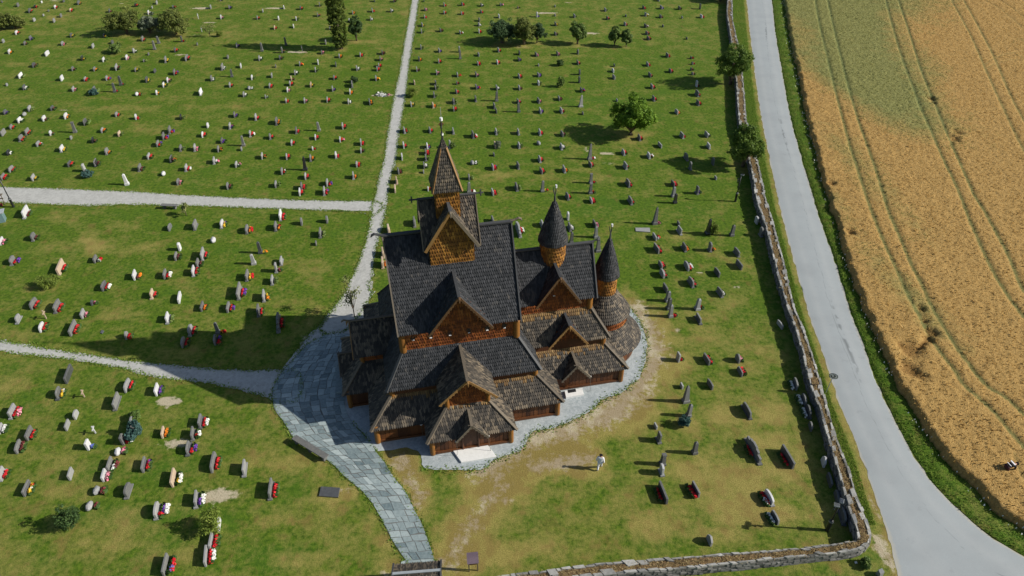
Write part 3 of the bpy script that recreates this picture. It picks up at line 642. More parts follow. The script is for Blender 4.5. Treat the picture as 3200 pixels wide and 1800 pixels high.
[34.8, 131.67, "n", "W", "r", "", ""],
[29.88, 120.52, "s", "D", "", "", ""],
[28.85, 111.55, "s", "D", "r", "", ""],
[28.57, 109.1, "s", "G", "r", "", ""],
[27.88, 106.67, "s", "D", "r", "", ""],
[27.73, 104.86, "s", "G", "r", "", ""],
[27.42, 100.3, "t", "W", "r", "", "red flowers at white tall narrow grave, mid right-hand lawn"],
[26.88, 96.85, "b", "G", "r", "grey big upright headstone with red flowers, mid right-hand lawn", "red flowers at grey big upright grave, mid right-hand lawn"],
[26.34, 93.8, "n", "G", "r", "grey upright headstone with red flowers, mid right-hand lawn, 7th from left", "red flowers at grey upright grave, mid right-hand lawn, 7th from left"],
[22.81, 90.89, "n", "L", "o", "light grey upright headstone with orange flowers, lawn behind church, 2nd from left", "orange flowers at light grey upright grave, lawn behind church, 2nd from left"],
[22.2, 83.68, "n", "L", "r", "light grey upright headstone with red flowers, lawn behind church, 7th from left", "red flowers at light grey upright grave, lawn behind church, 7th from left"],
[25.41, 83.95, "n", "L", "w", "light grey upright headstone with white flowers, lawn behind church, 2nd from left", "white flowers at light grey upright grave, lawn behind church, 2nd from left"],
[25.02, 80.76, "n", "W", "", "white upright headstone, lawn behind church, 2nd from left", ""],
[21.61, 77.71, "R", "G", "", "grey broad round-topped headstone, lawn behind church", ""],
[21.57, 75.38, "t", "D", "", "dark grey tall narrow headstone, lawn behind church, 1st from left", ""],
[24.54, 76.56, "t", "D", "", "dark grey tall narrow headstone, lawn behind church, 2nd from left", ""],
[24.1, 73.01, "s", "L", "", "", ""],
[18.83, 71.4, "n", "D", "r", "dark grey upright headstone with red flowers, lawn beside east wall", "red flowers at dark grey upright grave, lawn beside east wall"],
[18.4, 69.2, "p", "L", "", "light grey pillar memorial, lawn beside east wall, 2nd from left", ""],
[18.33, 67.78, "p", "B", "", "black pillar memorial, lawn beside east wall", ""],
[21.23, 69.76, "t", "G", "u", "grey tall narrow headstone with purple flowers, lawn beside east wall", "purple flowers at grey tall narrow grave, lawn beside east wall"],
[13.38, 67.49, "b", "G", "r", "grey big upright headstone with red flowers, lawn beside east wall, 1st from left", "red flowers at grey big upright grave, lawn beside east wall, 1st from left"],
[15.37, 63.51, "o", "G", "pg", "grey obelisk memorial with pink and leafy flowers, lawn beside east wall", "pink and leafy flowers at grey obelisk grave, lawn beside east wall"],
[17.91, 63.29, "s", "G", "", "", ""],
[17.78, 61.56, "n", "L", "", "light grey upright headstone, lawn beside east wall, 1st from left", ""],
[20.66, 61.61, "o", "B", "g", "black obelisk memorial with leafy planting, lawn beside east wall", "leafy plants at black obelisk grave, lawn beside east wall"],
[23.12, 61.31, "p", "G", "", "grey pillar memorial, lawn beside east wall", ""],
[14.98, 60.48, "n", "L", "wr", "light grey upright headstone with white and red flowers, lawn beside east wall", "white and red flowers at light grey upright grave, lawn beside east wall"],
[14.85, 58.19, "b", "D", "r", "dark grey big upright headstone with red flowers, lawn beside east wall, 2nd from left", "red flowers at dark grey big upright grave, lawn beside east wall, 2nd from left"],
[17.68, 58.53, "n", "G", "o", "grey upright headstone with orange flowers, lawn beside east wall", "orange flowers at grey upright grave, lawn beside east wall"],
[20.22, 58.5, "t", "G", "ro", "grey tall narrow headstone with red and orange flowers, lawn beside east wall", "red and orange flowers at grey tall narrow grave, lawn beside east wall"],
[22.87, 57.64, "n", "G", "", "grey upright headstone, lawn beside east wall, 2nd from left", ""],
[22.59, 55.44, "b", "G", "", "grey big upright headstone, lawn beside east wall", ""],
[14.77, 55.51, "n", "G", "r", "grey upright headstone with red flowers, lawn beside east wall", "red flowers at grey upright grave, lawn beside east wall"],
[14.71, 54.05, "R", "L", "r", "light grey broad round-topped headstone with red flowers, lawn beside east wall", "red flowers at light grey broad round-topped grave, lawn beside east wall"],
[17.32, 55.29, "R", "L", "rw", "light grey broad round-topped headstone with red and white flowers, lawn beside east wall", "red and white flowers at light grey broad round-topped grave, lawn beside east wall"],
[20.09, 54.3, "n", "D", "", "dark grey upright headstone, lawn beside east wall", ""],
[17.25, 52.67, "b", "G", "r", "grey big upright headstone with red flowers, lawn beside east wall, 2nd from left", "red flowers at grey big upright grave, lawn beside east wall, 2nd from left"],
[14.63, 51.82, "n", "G", "", "grey upright headstone, lawn beside east wall, 1st from left", ""],
[14.5, 50.54, "p", "L", "", "light grey pillar memorial, lawn beside east wall, 1st from left", ""],
[14.42, 49.39, "p", "D", "", "dark grey pillar memorial, lawn beside east wall", ""],
[14.4, 48.31, "p", "L", "r", "light grey pillar memorial with red flowers, lawn beside east wall, 1st from left", "red flowers at light grey pillar grave, lawn beside east wall, 1st from left"],
[17.04, 49.34, "p", "L", "r", "light grey pillar memorial with red flowers, lawn beside east wall, 2nd from left", "red flowers at light grey pillar grave, lawn beside east wall, 2nd from left"],
[19.68, 51.21, "n", "G", "w", "grey upright headstone with white flowers, lawn beside east wall", "white flowers at grey upright grave, lawn beside east wall"],
[26.37, 63.6, "t", "W", "", "white tall narrow headstone, lawn beside east wall", ""],
[26.19, 61.19, "t", "G", "", "grey tall narrow headstone, lawn beside east wall", ""],
[16.89, 47.37, "b", "D", "", "dark grey big upright headstone, lawn beside east wall", ""],
[14.03, 42.55, "t", "L", "r", "light grey tall narrow headstone with red flowers, lawn beside east wall", "red flowers at light grey tall narrow grave, lawn beside east wall"],
[16.5, 42.18, "b", "G", "r", "grey big upright headstone with red flowers, lawn beside east wall, 3rd from left", "red flowers at grey big upright grave, lawn beside east wall, 3rd from left"],
[19.09, 42.42, "i", "G", "p", "grey pointed headstone with pink flowers, lawn beside east wall", "pink flowers at grey pointed grave, lawn beside east wall"],
[18.92, 40.85, "n", "G", "r", "grey upright headstone with red flowers, lower-right lawn", "red flowers at grey upright grave, lower-right lawn"],
[24.0, 46.69, "n", "L", "", "light grey upright headstone, lawn beside east wall, 2nd from left", ""],
[13.76, 39.46, "s", "L", "", "light grey small low headstone, lower-right lawn, 2nd from left", ""],
[16.16, 39.37, "n", "G", "", "grey upright headstone, lower-right lawn", ""],
[13.8, 38.01, "o", "G", "", "grey obelisk memorial, lower-right lawn", ""],
[13.72, 36.51, "p", "G", "", "grey pillar memorial, lower-right lawn, 2nd from left", ""],
[13.48, 32.97, "p", "G", "", "grey pillar memorial, lower-right lawn, 3rd from left", ""],
[18.42, 36.35, "w", "D", "", "dark grey wide headstone, lower-right lawn", ""],
[17.99, 32.07, "www", "G", "R", "grey extra wide headstone with red flowers, lower-right lawn", "red flowers at grey extra wide grave, lower-right lawn"],
[20.25, 31.65, "ww", "D", "R", "dark grey very wide headstone with red flowers, lower-right lawn, 2nd from left", "red flowers at dark grey very wide grave, lower-right lawn, 2nd from left"],
[22.57, 31.77, "i", "W", "", "white pointed headstone, lower-right lawn", ""],
[22.45, 30.01, "b", "D", "", "dark grey big upright headstone, lower-right lawn", ""],
[22.45, 28.67, "R", "D", "", "dark grey broad round-topped headstone, lower-right lawn, 1st from left", ""],
[22.3, 27.12, "R", "D", "", "dark grey broad round-topped headstone, lower-right lawn, 2nd from left", ""],
[23.08, 37.62, "R", "D", "W", "dark grey broad round-topped headstone with white flowers, lower-right lawn, 1st from left", "white flowers at dark grey broad round-topped grave, lower-right lawn, 1st from left"],
[23.06, 36.42, "R", "D", "W", "dark grey broad round-topped headstone with white flowers, lower-right lawn, 2nd from left", "white flowers at dark grey broad round-topped grave, lower-right lawn, 2nd from left"],
[22.76, 35.13, "r", "D", "", "dark grey round-topped headstone, lower-right lawn", ""],
[22.97, 39.34, "b", "D", "W", "dark grey big upright headstone with white flowers, lower-right lawn, 2nd from left", "white flowers at dark grey big upright grave, lower-right lawn, 2nd from left"],
[12.95, 29.24, "b", "D", "R", "dark grey big upright headstone with red flowers, lower-right lawn", "red flowers at dark grey big upright grave, lower-right lawn"],
[17.89, 28.61, "R", "W", "RW", "white broad round-topped headstone with red and white flowers, lower-right lawn", "red and white flowers at white broad round-topped grave, lower-right lawn"],
[17.85, 27.04, "b", "D", "W", "dark grey big upright headstone with white flowers, lower-right lawn, 1st from left", "white flowers at dark grey big upright grave, lower-right lawn, 1st from left"],
[13.0, 25.5, "i", "L", "", "light grey pointed headstone, lower-right lawn", ""],
[11.0, 35.3, "s", "L", "", "light grey small low headstone, lower-right lawn, 1st from left", ""],
[11.02, 34.01, "t", "G", "", "grey tall narrow headstone, lower-right lawn", ""],
[10.94, 31.95, "p", "G", "", "grey pillar memorial, lower-right lawn, 1st from left", ""],
[10.75, 31.08, "t", "W", "", "white tall narrow headstone, lower-right lawn", ""],
[10.66, 28.61, "ww", "D", "R", "dark grey very wide headstone with red flowers, lower-right lawn, 1st from left", "red flowers at dark grey very wide grave, lower-right lawn, 1st from left"],
[-36.21, 38.34, "b", "D", "yw", "dark grey big upright headstone with yellow and white flowers, lower-left lawn", "yellow and white flowers at dark grey big upright grave, lower-left lawn"],
[-34.17, 38.42, "c", "T", "", "sandy brown grave cross, lower-left lawn", ""],
[-31.1, 39.04, "w", "L", "r", "light grey wide headstone with red flowers, lower-left lawn", "red flowers at light grey wide grave, lower-left lawn"],
[-28.47, 38.67, "b", "W", "u", "white big upright headstone with purple flowers, lower-left lawn", "purple flowers at white big upright grave, lower-left lawn"],
[-38.83, 36.37, "b", "L", "rp", "light grey big upright headstone with red and pink flowers, lower-left lawn", "red and pink flowers at light grey big upright grave, lower-left lawn"],
[-31.15, 37.26, "w", "G", "", "grey wide headstone, lower-left lawn", ""],
[-33.8, 36.29, "r", "L", "", "light grey round-topped headstone, lower-left lawn", ""],
[-33.92, 35.13, "n", "L", "", "light grey upright headstone, lower-left lawn, 1st from left", ""],
[-38.84, 34.8, "n", "L", "w", "light grey upright headstone with white flowers, lower-left lawn", "white flowers at light grey upright grave, lower-left lawn"],
[-36.4, 34.21, "b", "G", "r", "grey big upright headstone with red flowers, lower-left lawn", "red flowers at grey big upright grave, lower-left lawn"],
[-36.51, 33.0, "b", "G", "m", "grey big upright headstone with maroon flowers, lower-left lawn", "maroon flowers at grey big upright grave, lower-left lawn"],
[-31.41, 33.35, "t", "W", "b", "white tall narrow headstone with blue flowers, lower-left lawn", "blue flowers at white tall narrow grave, lower-left lawn"],
[-31.57, 34.73, "c", "W", "", "white grave cross, lower-left lawn", ""],
[-28.98, 34.93, "w", "L", "", "light grey wide headstone, lower-left lawn", ""],
[-29.02, 33.82, "t", "G", "rw", "grey tall narrow headstone with red and white flowers, lower-left lawn", "red and white flowers at grey tall narrow grave, lower-left lawn"],
[-29.03, 32.78, "k", "W", "p", "white boulder headstone with pink flowers, lower-left lawn", "pink flowers at white boulder grave, lower-left lawn"],
[-29.07, 31.41, "b", "G", "wm", "grey big upright headstone with white and maroon flowers, lower-left lawn", "white and maroon flowers at grey big upright grave, lower-left lawn"],
[-26.33, 34.41, "n", "T", "og", "sandy brown upright headstone with orange and leafy flowers, lower-left lawn", "orange and leafy flowers at sandy brown upright grave, lower-left lawn"],
[-24.01, 34.28, "n", "G", "rw", "grey upright headstone with red and white flowers, lower-left lawn", "red and white flowers at grey upright grave, lower-left lawn"],
[-23.87, 32.87, "b", "D", "ru", "dark grey big upright headstone with red and purple flowers, lower-left lawn, 2nd from left", "red and purple flowers at dark grey big upright grave, lower-left lawn, 2nd from left"],
[-23.83, 35.39, "b", "D", "rw", "dark grey big upright headstone with red and white flowers, lower-left lawn", "red and white flowers at dark grey big upright grave, lower-left lawn"],
[-21.56, 31.23, "ww", "G", "r", "grey very wide headstone with red flowers, lower-left lawn", "red flowers at grey very wide grave, lower-left lawn"],
[-26.53, 31.35, "b", "D", "ru", "dark grey big upright headstone with red and purple flowers, lower-left lawn, 1st from left", "red and purple flowers at dark grey big upright grave, lower-left lawn, 1st from left"],
[-29.02, 30.53, "n", "W", "p", "white upright headstone with pink flowers, lower-left lawn", "pink flowers at white upright grave, lower-left lawn"],
[-23.93, 30.07, "w", "T", "yw", "sandy brown wide headstone with yellow and white flowers, lower-left lawn", "yellow and white flowers at sandy brown wide grave, lower-left lawn"],
[-31.46, 30.64, "n", "L", "", "light grey upright headstone, lower-left lawn, 2nd from left", ""],
[-29.03, 29.39, "k", "L", "m", "light grey boulder headstone with maroon flowers, lower-left lawn, 2nd from left", "maroon flowers at light grey boulder grave, lower-left lawn, 2nd from left"],
[-28.97, 28.15, "k", "L", "m", "light grey boulder headstone with maroon flowers, lower-left lawn, 1st from left", "maroon flowers at light grey boulder grave, lower-left lawn, 1st from left"],
[-26.79, 29.2, "R", "G", "", "grey broad round-topped headstone, lower-left lawn", ""],
[-19.18, 31.03, "b", "L", "", "light grey big upright headstone, lower-left lawn", ""],
[-16.8, 29.11, "w", "G", "r", "grey wide headstone with red flowers, lower-left lawn", "red flowers at grey wide grave, lower-left lawn"],
[-33.97, 29.33, "b", "D", "ywr", "dark grey big upright headstone with mixed flowers, lower-left lawn", "mixed flowers at dark grey big upright grave, lower-left lawn"],
[-36.39, 30.64, "n", "L", "r", "light grey upright headstone with red flowers, lower-left lawn", "red flowers at light grey upright grave, lower-left lawn"],
[-24.1, 27.57, "R", "L", "ruw", "light grey broad round-topped headstone with mixed flowers, lower-left lawn", "mixed flowers at light grey broad round-topped grave, lower-left lawn"],
[-21.72, 28.45, "b", "L", "uw", "light grey big upright headstone with purple and white flowers, lower-left lawn", "purple and white flowers at light grey big upright grave, lower-left lawn"],
[-19.55, 26.57, "n", "W", "", "white upright headstone, lower-left lawn", ""],
[-19.66, 25.25, "b", "L", "r", "light grey big upright headstone with red flowers, lower-left lawn", "red flowers at light grey big upright grave, lower-left lawn"],
[-19.57, 24.06, "w", "L", "rw", "light grey wide headstone with red and white flowers, lower-left lawn", "red and white flowers at light grey wide grave, lower-left lawn"],
[-22.0, 23.45, "w", "G", "br", "grey wide headstone with blue and red flowers, lower-left lawn", "blue and red flowers at grey wide grave, lower-left lawn"],
[-53.12, 64.67, "ww", "W", "mg", "white very wide headstone with maroon and leafy flowers, middle-left lawn", "maroon and leafy flowers at white very wide grave, middle-left lawn"],
[-49.9, 60.42, "n", "G", "m", "grey upright headstone with maroon flowers, middle-left lawn, 1st from left", "maroon flowers at grey upright grave, middle-left lawn, 1st from left"],
[-52.86, 59.68, "n", "W", "p", "white upright headstone with pink flowers, middle-left lawn", "pink flowers at white upright grave, middle-left lawn"],
[-36.4, 62.28, "n", "D", "", "dark grey upright headstone, middle-left lawn", ""],
[-33.77, 62.46, "b", "G", "", "grey big upright headstone, middle-left lawn", ""],
[-31.03, 62.8, "b", "W", "yu", "white big upright headstone with yellow and purple flowers, middle-left lawn", "yellow and purple flowers at white big upright grave, middle-left lawn"],
[-28.02, 61.76, "R", "G", "or", "grey broad round-topped headstone with orange and red flowers, middle-left lawn", "orange and red flowers at grey broad round-topped grave, middle-left lawn"],
[-25.11, 64.27, "w", "W", "r", "white wide headstone with red flowers, middle-left lawn", "red flowers at white wide grave, middle-left lawn"],
[-25.11, 62.28, "b", "G", "or", "grey big upright headstone with orange and red flowers, middle-left lawn", "orange and red flowers at grey big upright grave, middle-left lawn"],
[-22.59, 63.33, "i", "G", "", "grey pointed headstone, middle-left lawn, 1st from left", ""],
[-19.95, 63.73, "i", "G", "", "grey pointed headstone, middle-left lawn, 2nd from left", ""],
[-20.11, 61.0, "b", "G", "g", "grey big upright headstone with leafy planting, middle-left lawn", "leafy plants at grey big upright grave, middle-left lawn"],
[-20.23, 59.58, "s", "G", "", "", ""],
[-31.0, 60.05, "k", "W", "", "white boulder headstone, middle-left lawn", ""],
[-33.97, 58.66, "t", "W", "", "white tall narrow headstone, middle-left lawn", ""],
[-33.77, 57.01, "n", "G", "m", "grey upright headstone with maroon flowers, middle-left lawn, 2nd from left", "maroon flowers at grey upright grave, middle-left lawn, 2nd from left"],
[-31.09, 57.01, "w", "L", "r", "light grey wide headstone with red flowers, middle-left lawn", "red flowers at light grey wide grave, middle-left lawn"],
[-31.15, 55.79, "n", "G", "m", "grey upright headstone with maroon flowers, middle-left lawn, 3rd from left", "maroon flowers at grey upright grave, middle-left lawn, 3rd from left"],
[-31.07, 54.42, "b", "W", "r", "white big upright headstone with red flowers, middle-left lawn, 2nd from left", "red flowers at white big upright grave, middle-left lawn, 2nd from left"],
[-25.57, 58.18, "p", "D", "yo", "dark grey pillar memorial with yellow and orange flowers, middle-left lawn", "yellow and orange flowers at dark grey pillar grave, middle-left lawn"],
[-25.73, 56.32, "p", "L", "", "light grey pillar memorial, middle-left lawn", ""],
[-22.97, 56.2, "n", "L", "", "light grey upright headstone, middle-left lawn, 2nd from left", ""],
[-23.14, 55.01, "t", "L", "m", "light grey tall narrow headstone with maroon flowers, middle-left lawn", "maroon flowers at light grey tall narrow grave, middle-left lawn"],
[-25.64, 53.66, "b", "G", "yr", "grey big upright headstone with yellow and red flowers, middle-left lawn", "yellow and red flowers at grey big upright grave, middle-left lawn"],
[-23.03, 53.08, "n", "L", "g", "light grey upright headstone with leafy planting, middle-left lawn", "leafy plants at light grey upright grave, middle-left lawn"],
[-49.77, 56.2, "R", "G", "ru", "grey broad round-topped headstone with red and purple flowers, middle-left lawn", "red and purple flowers at grey broad round-topped grave, middle-left lawn"],
[-44.28, 54.64, "ww", "T", "r", "sandy brown very wide headstone with red flowers, middle-left lawn", "red flowers at sandy brown very wide grave, middle-left lawn"],
[-41.68, 56.54, "n", "G", "wr", "grey upright headstone with white and red flowers, middle-left lawn", "white and red flowers at grey upright grave, middle-left lawn"],
[-36.55, 53.76, "b", "W", "mo", "white big upright headstone with maroon and orange flowers, middle-left lawn", "maroon and orange flowers at white big upright grave, middle-left lawn"],
[-33.69, 53.92, "b", "G", "rw", "grey big upright headstone with red and white flowers, middle-left lawn", "red and white flowers at grey big upright grave, middle-left lawn"],
[-38.83, 52.07, "b", "D", "rw", "dark grey big upright headstone with red and white flowers, middle-left lawn", "red and white flowers at dark grey big upright grave, middle-left lawn"],
[-25.58, 50.85, "ww", "G", "ru", "grey very wide headstone with red and purple flowers, middle-left lawn", "red and purple flowers at grey very wide grave, middle-left lawn"],
[-23.13, 50.55, "b", "L", "oy", "light grey big upright headstone with orange and yellow flowers, middle-left lawn", "orange and yellow flowers at light grey big upright grave, middle-left lawn"],
[-33.76, 50.95, "n", "T", "r", "sandy brown upright headstone with red flowers, middle-left lawn", "red flowers at sandy brown upright grave, middle-left lawn"],
[-30.94, 50.25, "w", "W", "", "white wide headstone, middle-left lawn", ""],
[-28.47, 49.17, "n", "G", "or", "grey upright headstone with orange and red flowers, middle-left lawn", "orange and red flowers at grey upright grave, middle-left lawn"],
[-26.02, 48.98, "b", "G", "ru", "grey big upright headstone with red and purple flowers, middle-left lawn", "red and purple flowers at grey big upright grave, middle-left lawn"],
[-23.04, 48.44, "b", "G", "r", "grey big upright headstone with red flowers, middle-left lawn", "red flowers at grey big upright grave, middle-left lawn"],
[-44.16, 49.36, "w", "G", "r", "grey wide headstone with red flowers, middle-left lawn, 1st from left", "red flowers at grey wide grave, middle-left lawn, 1st from left"],
[-41.73, 48.92, "w", "G", "r", "grey wide headstone with red flowers, middle-left lawn, 2nd from left", "red flowers at grey wide grave, middle-left lawn, 2nd from left"],
[-38.9, 49.99, "s", "D", "p", "", "pink flowers at dark grey small low grave, middle-left lawn"],
[-38.9, 48.12, "n", "L", "p", "light grey upright headstone with pink flowers, middle-left lawn", "pink flowers at light grey upright grave, middle-left lawn"],
[-44.44, 47.47, "n", "L", "", "light grey upright headstone, middle-left lawn, 1st from left", ""],
[-42.15, 47.93, "c", "T", "", "sandy brown grave cross, middle-left lawn", ""],
[-41.72, 46.28, "b", "W", "r", "white big upright headstone with red flowers, middle-left lawn, 1st from left", "red flowers at white big upright grave, middle-left lawn, 1st from left"],
[-38.79, 45.74, "ww", "G", "r", "grey very wide headstone with red flowers, middle-left lawn", "red flowers at grey very wide grave, middle-left lawn"],
[-33.74, 45.33, "i", "G", "r", "grey pointed headstone with red flowers, middle-left lawn", "red flowers at grey pointed grave, middle-left lawn"],
[-30.96, 47.47, "b", "W", "g", "white big upright headstone with leafy planting, middle-left lawn", "leafy plants at white big upright grave, middle-left lawn"],
[-28.34, 45.83, "R", "L", "r", "light grey broad round-topped headstone with red flowers, middle-left lawn", "red flowers at light grey broad round-topped grave, middle-left lawn"],
[-25.96, 46.1, "p", "G", "or", "grey pillar memorial with orange and red flowers, middle-left lawn", "orange and red flowers at grey pillar grave, middle-left lawn"],
[-25.71, 44.6, "b", "D", "ru", "dark grey big upright headstone with red and purple flowers, middle-left lawn", "red and purple flowers at dark grey big upright grave, middle-left lawn"],
[-28.44, 44.29, "R", "G", "r", "grey broad round-topped headstone with red flowers, middle-left lawn", "red flowers at grey broad round-topped grave, middle-left lawn"],
[-20.68, 46.28, "www", "G", "r", "grey extra wide headstone with red flowers, middle-left lawn", "red flowers at grey extra wide grave, middle-left lawn"],
[-36.35, 40.05, "ww", "D", "", "dark grey very wide headstone, lower-left lawn", ""],
[-10.41, 63.01, "w", "G", "", "grey wide headstone, lawn behind church", ""],
[-13.01, 61.83, "R", "T", "", "sandy brown broad round-topped headstone, lawn behind church", ""],
[-12.96, 57.42, "b", "T", "", "sandy brown big upright headstone, lawn behind church, 1st from left", ""],
[-12.78, 55.7, "b", "T", "o", "sandy brown big upright headstone with orange flowers, lawn behind church", "orange flowers at sandy brown big upright grave, lawn behind church"],
[-2.03, 63.67, "n", "G", "", "grey upright headstone, lawn behind church, 1st from left", ""],
[0.86, 61.07, "www", "L", "rw", "light grey extra wide headstone with red and white flowers, lawn behind church", "red and white flowers at light grey extra wide grave, lawn behind church"],
[3.26, 62.87, "n", "L", "", "light grey upright headstone, lawn behind church, 3rd from left", ""],
[6.09, 64.34, "t", "W", "", "white tall narrow headstone, lawn behind church", ""],
[6.19, 62.22, "n", "G", "w", "grey upright headstone with white flowers, lawn behind church", "white flowers at grey upright grave, lawn behind church"],
[6.15, 59.94, "p", "G", "", "grey pillar memorial, lawn behind church", ""],
[8.9, 62.87, "n", "D", "p", "dark grey upright headstone with pink flowers, lawn behind church", "pink flowers at dark grey upright grave, lawn behind church"],
[8.8, 60.99, "p", "L", "", "light grey pillar memorial, lawn behind church", ""],
[8.8, 58.48, "o", "G", "", "grey obelisk memorial, lawn behind church", ""],
[8.96, 67.7, "n", "L", "r", "light grey upright headstone with red flowers, lawn behind church, 4th from left", "red flowers at light grey upright grave, lawn behind church, 4th from left"],
[6.35, 68.52, "n", "G", "r", "grey upright headstone with red flowers, lawn behind church, 4th from left", "red flowers at grey upright grave, lawn behind church, 4th from left"]],
"T": [
[15.58, 84.66, 4.67, 3.07, "bright", "large bright green tree with split crown above the rear lawn", "broadleaf_tree"],
[-1.68, 118.93, 3.42, 2.65, "dark", "dark bluish tree, left of the three close-set trees", "broadleaf_tree"],
[2.02, 118.08, 3.87, 2.15, "olive", "olive tree between two dark trees in the close-set trio", "broadleaf_tree"],
[4.23, 118.93, 3.19, 1.42, "dark", "narrow dark tree, right of the three close-set trees", "broadleaf_tree"],
[11.02, 118.27, 3.36, 1.52, "mid", "thin loose-leaved tree beside a sandy patch on rear lawn", "broadleaf_tree"],
[17.15, 117.43, 3.15, 1.13, "mid", "slim young tree, left of a pair on the right-hand lawn", "broadleaf_tree"],
[19.04, 116.98, 2.67, 1.03, "mid", "shorter young tree, right of a pair on the right-hand lawn", "broadleaf_tree"],
[-28.33, 115.97, 8.88, 1.67, "cypress", "very tall narrow column-shaped cypress on the upper-left lawn", "cypress_tree"],
[-26.45, 119.92, 3.83, 1.36, "conifer", "round dark conifer next to the tall cypress", "conifer_tree"],
[-90.32, 126.3, 2.53, 1.88, "olive", "bushy conifer at left edge, half cut by the frame", "conifer_bush"],
[-88.01, 126.3, 2.17, 1.92, "olive", "bushy conifer second from the left edge", "conifer_bush"],
[-67.01, 123.46, 3.32, 2.62, "olive", "olive conifer bush, left of three on the upper-left lawn", "conifer_bush"],
[-63.1, 123.81, 2.6, 1.92, "silver", "silvery bush between two olive conifer bushes", "conifer_bush"],
[-58.3, 123.11, 3.57, 2.49, "olive", "olive conifer bush, right of three on the upper-left lawn", "conifer_bush"],
[-52.05, 121.87, 1.92, 1.03, "sparse", "sparse young shrub by a sandy grave patch", "shrub"],
[-50.4, 122.01, 1.0, 0.54, "lime", "small yellowish shrub beside the sparse young shrub", "shrub"],
[32.65, 101.32, 5.73, 2.63, "willow", "feathery round tree over the stone wall, the one nearer the top", "wall_tree"],
[28.08, 76.22, 4.96, 2.28, "willow", "feathery round tree over the stone wall, the one nearer the church", "wall_tree"],
[40.47, 141.9, 3.26, 2.09, "willow", "feathery tree at the top edge beside the stone wall", "wall_tree"],
[-14.3, 48.31, 4.08, 0.98, "sparse", "thin sapling with loose leaves on gravel behind the west porch", "sapling"],
[-64.95, 114.4, 1.18, 1.18, "mid", "rounded green shrub beside a dark headstone on upper-left lawn", "shrub"],
[-14.41, 96.85, 1.41, 0.87, "lime", "rounded pale green shrub at the edge of the gravel path", "shrub"],
[7.23, 100.3, 1.62, 0.59, "mid", "narrow upright shrub on the right-hand lawn", "shrub"],
[7.62, 108.75, 0.94, 0.64, "conifer", "small dark shrub before a red-brown grave bed", "shrub"],
[-23.75, 102.1, 0.83, 0.66, "conifer", "dark shrub against a wide grey headstone near the path", "shrub"],
[-44.26, 53.02, 1.02, 1.1, "lime", "lime green juniper before the very wide sandy headstone", "juniper_shrub"],
[-29.52, 26.96, 2.08, 0.77, "conifer", "dark green conifer shrub on the lower-left lawn", "conifer_shrub"],
[-19.83, 26.57, 2.02, 0.85, "lime", "lime green feathery shrub over a small white headstone", "juniper_shrub"],
[-28.3, 34.67, 1.54, 0.5, "blue", "blue-grey creeping juniper round a big boulder headstone", "juniper_shrub"],
[-28.47, 34.21, 0.94, 0.45, "blue", "low blue-grey juniper below the big boulder headstone", "juniper_shrub"],
[-29.18, 36.29, 0.69, 0.51, "mid", "green shrub behind the big boulder headstone", "shrub"],
[13.16, 35.65, 1.04, 0.51, "blue", "blue-green juniper at the foot of a grey pillar", "juniper_shrub"],
[21.17, 61.53, 1.43, 0.48, "lime", "bright lime shrub beside a black obelisk", "shrub"],
[-50.39, 73.79, 0.76, 0.77, "blue", "blue-grey juniper before a light tall headstone", "juniper_shrub"],
[-60.7, 97.48, 0.81, 0.76, "blue", "blue-grey shrub before a wide dark headstone", "juniper_shrub"],
[-35.68, 65.22, 1.43, 0.66, "sparse", "wispy shrub beside the slate bench", "shrub"],
[22.59, 24.08, 0.54, 0.39, "mid", "leafy weed clump outside the wall corner", "shrub"],
[-7.56, 81.05, 0.76, 0.46, "mid", "green shrub by a tall headstone behind the spire", "shrub"],
[-1.75, 81.05, 0.94, 0.48, "silver", "pale flowering shrub before a sandy headstone behind the church", "shrub"]],
"M": {
"lamps": [[21.02, 26.6, 3.1], [25.2, 68.15, 3.2], [-55.57, 66.95, 3.6]],
"sign": [25.25, 38.98],
"signtop": [25.4, 38.98, 1.8],
"bench": [-16.33, 34.02, -13.53, 32.18],
"slate_bench": [-38.86, 66.75, -37.17, 66.62],
"info": [-2.66, 23.71, -2.24, 23.73],
"gate": [-7.15, 23.11, -4.34, 23.3],
"person": [6.31, 31.55],
"person2": [35.32, 31.11],
"ledgers": [[-13.45, 29.22, -13.47, 30.01, -12.1, 29.9, -12.09, 29.11], [13.12, 62.09, 13.17, 62.72, 14.71, 62.72, 14.64, 61.89], [-36.4, 46.1, -36.42, 46.49, -36.16,
46.37, -36.17, 46.01], [9.17, 80.79, 9.32, 81.65, 9.78, 81.53, 9.67, 80.61]],
"slab_nw": [-14.11, 38.86, -14.74, 41.69, -14.16, 41.77, -13.48, 38.9],
"ramp": [-4.42, 33.18, -1.82, 33.63, -1.13, 32.56, -3.69, 32.04],
"slab2": [4.22, 39.03, 5.68, 39.36, 5.75, 38.66, 4.3, 38.32],
"wreath": [-20.03, 97.33, -17.38, 97.57],
"bin": [-55.31, 64.16],
"rack": [-57.3, 67.42],
"flag": [-6.79, 24.1],
"boundary": [23.22, 23.45],
"white": [22.04, 24.2]}}''')
P, GR, TR, MI = DATA['P'], DATA['G'], DATA['T'], DATA['M']
rng = random.Random(11); nr = np.random.default_rng(11)
TH = R(11.5)                                    # the churchyard's east axis in world space
EV = Vector((math.cos(TH), math.sin(TH), 0)); NV = Vector((-math.sin(TH), math.cos(TH), 0))

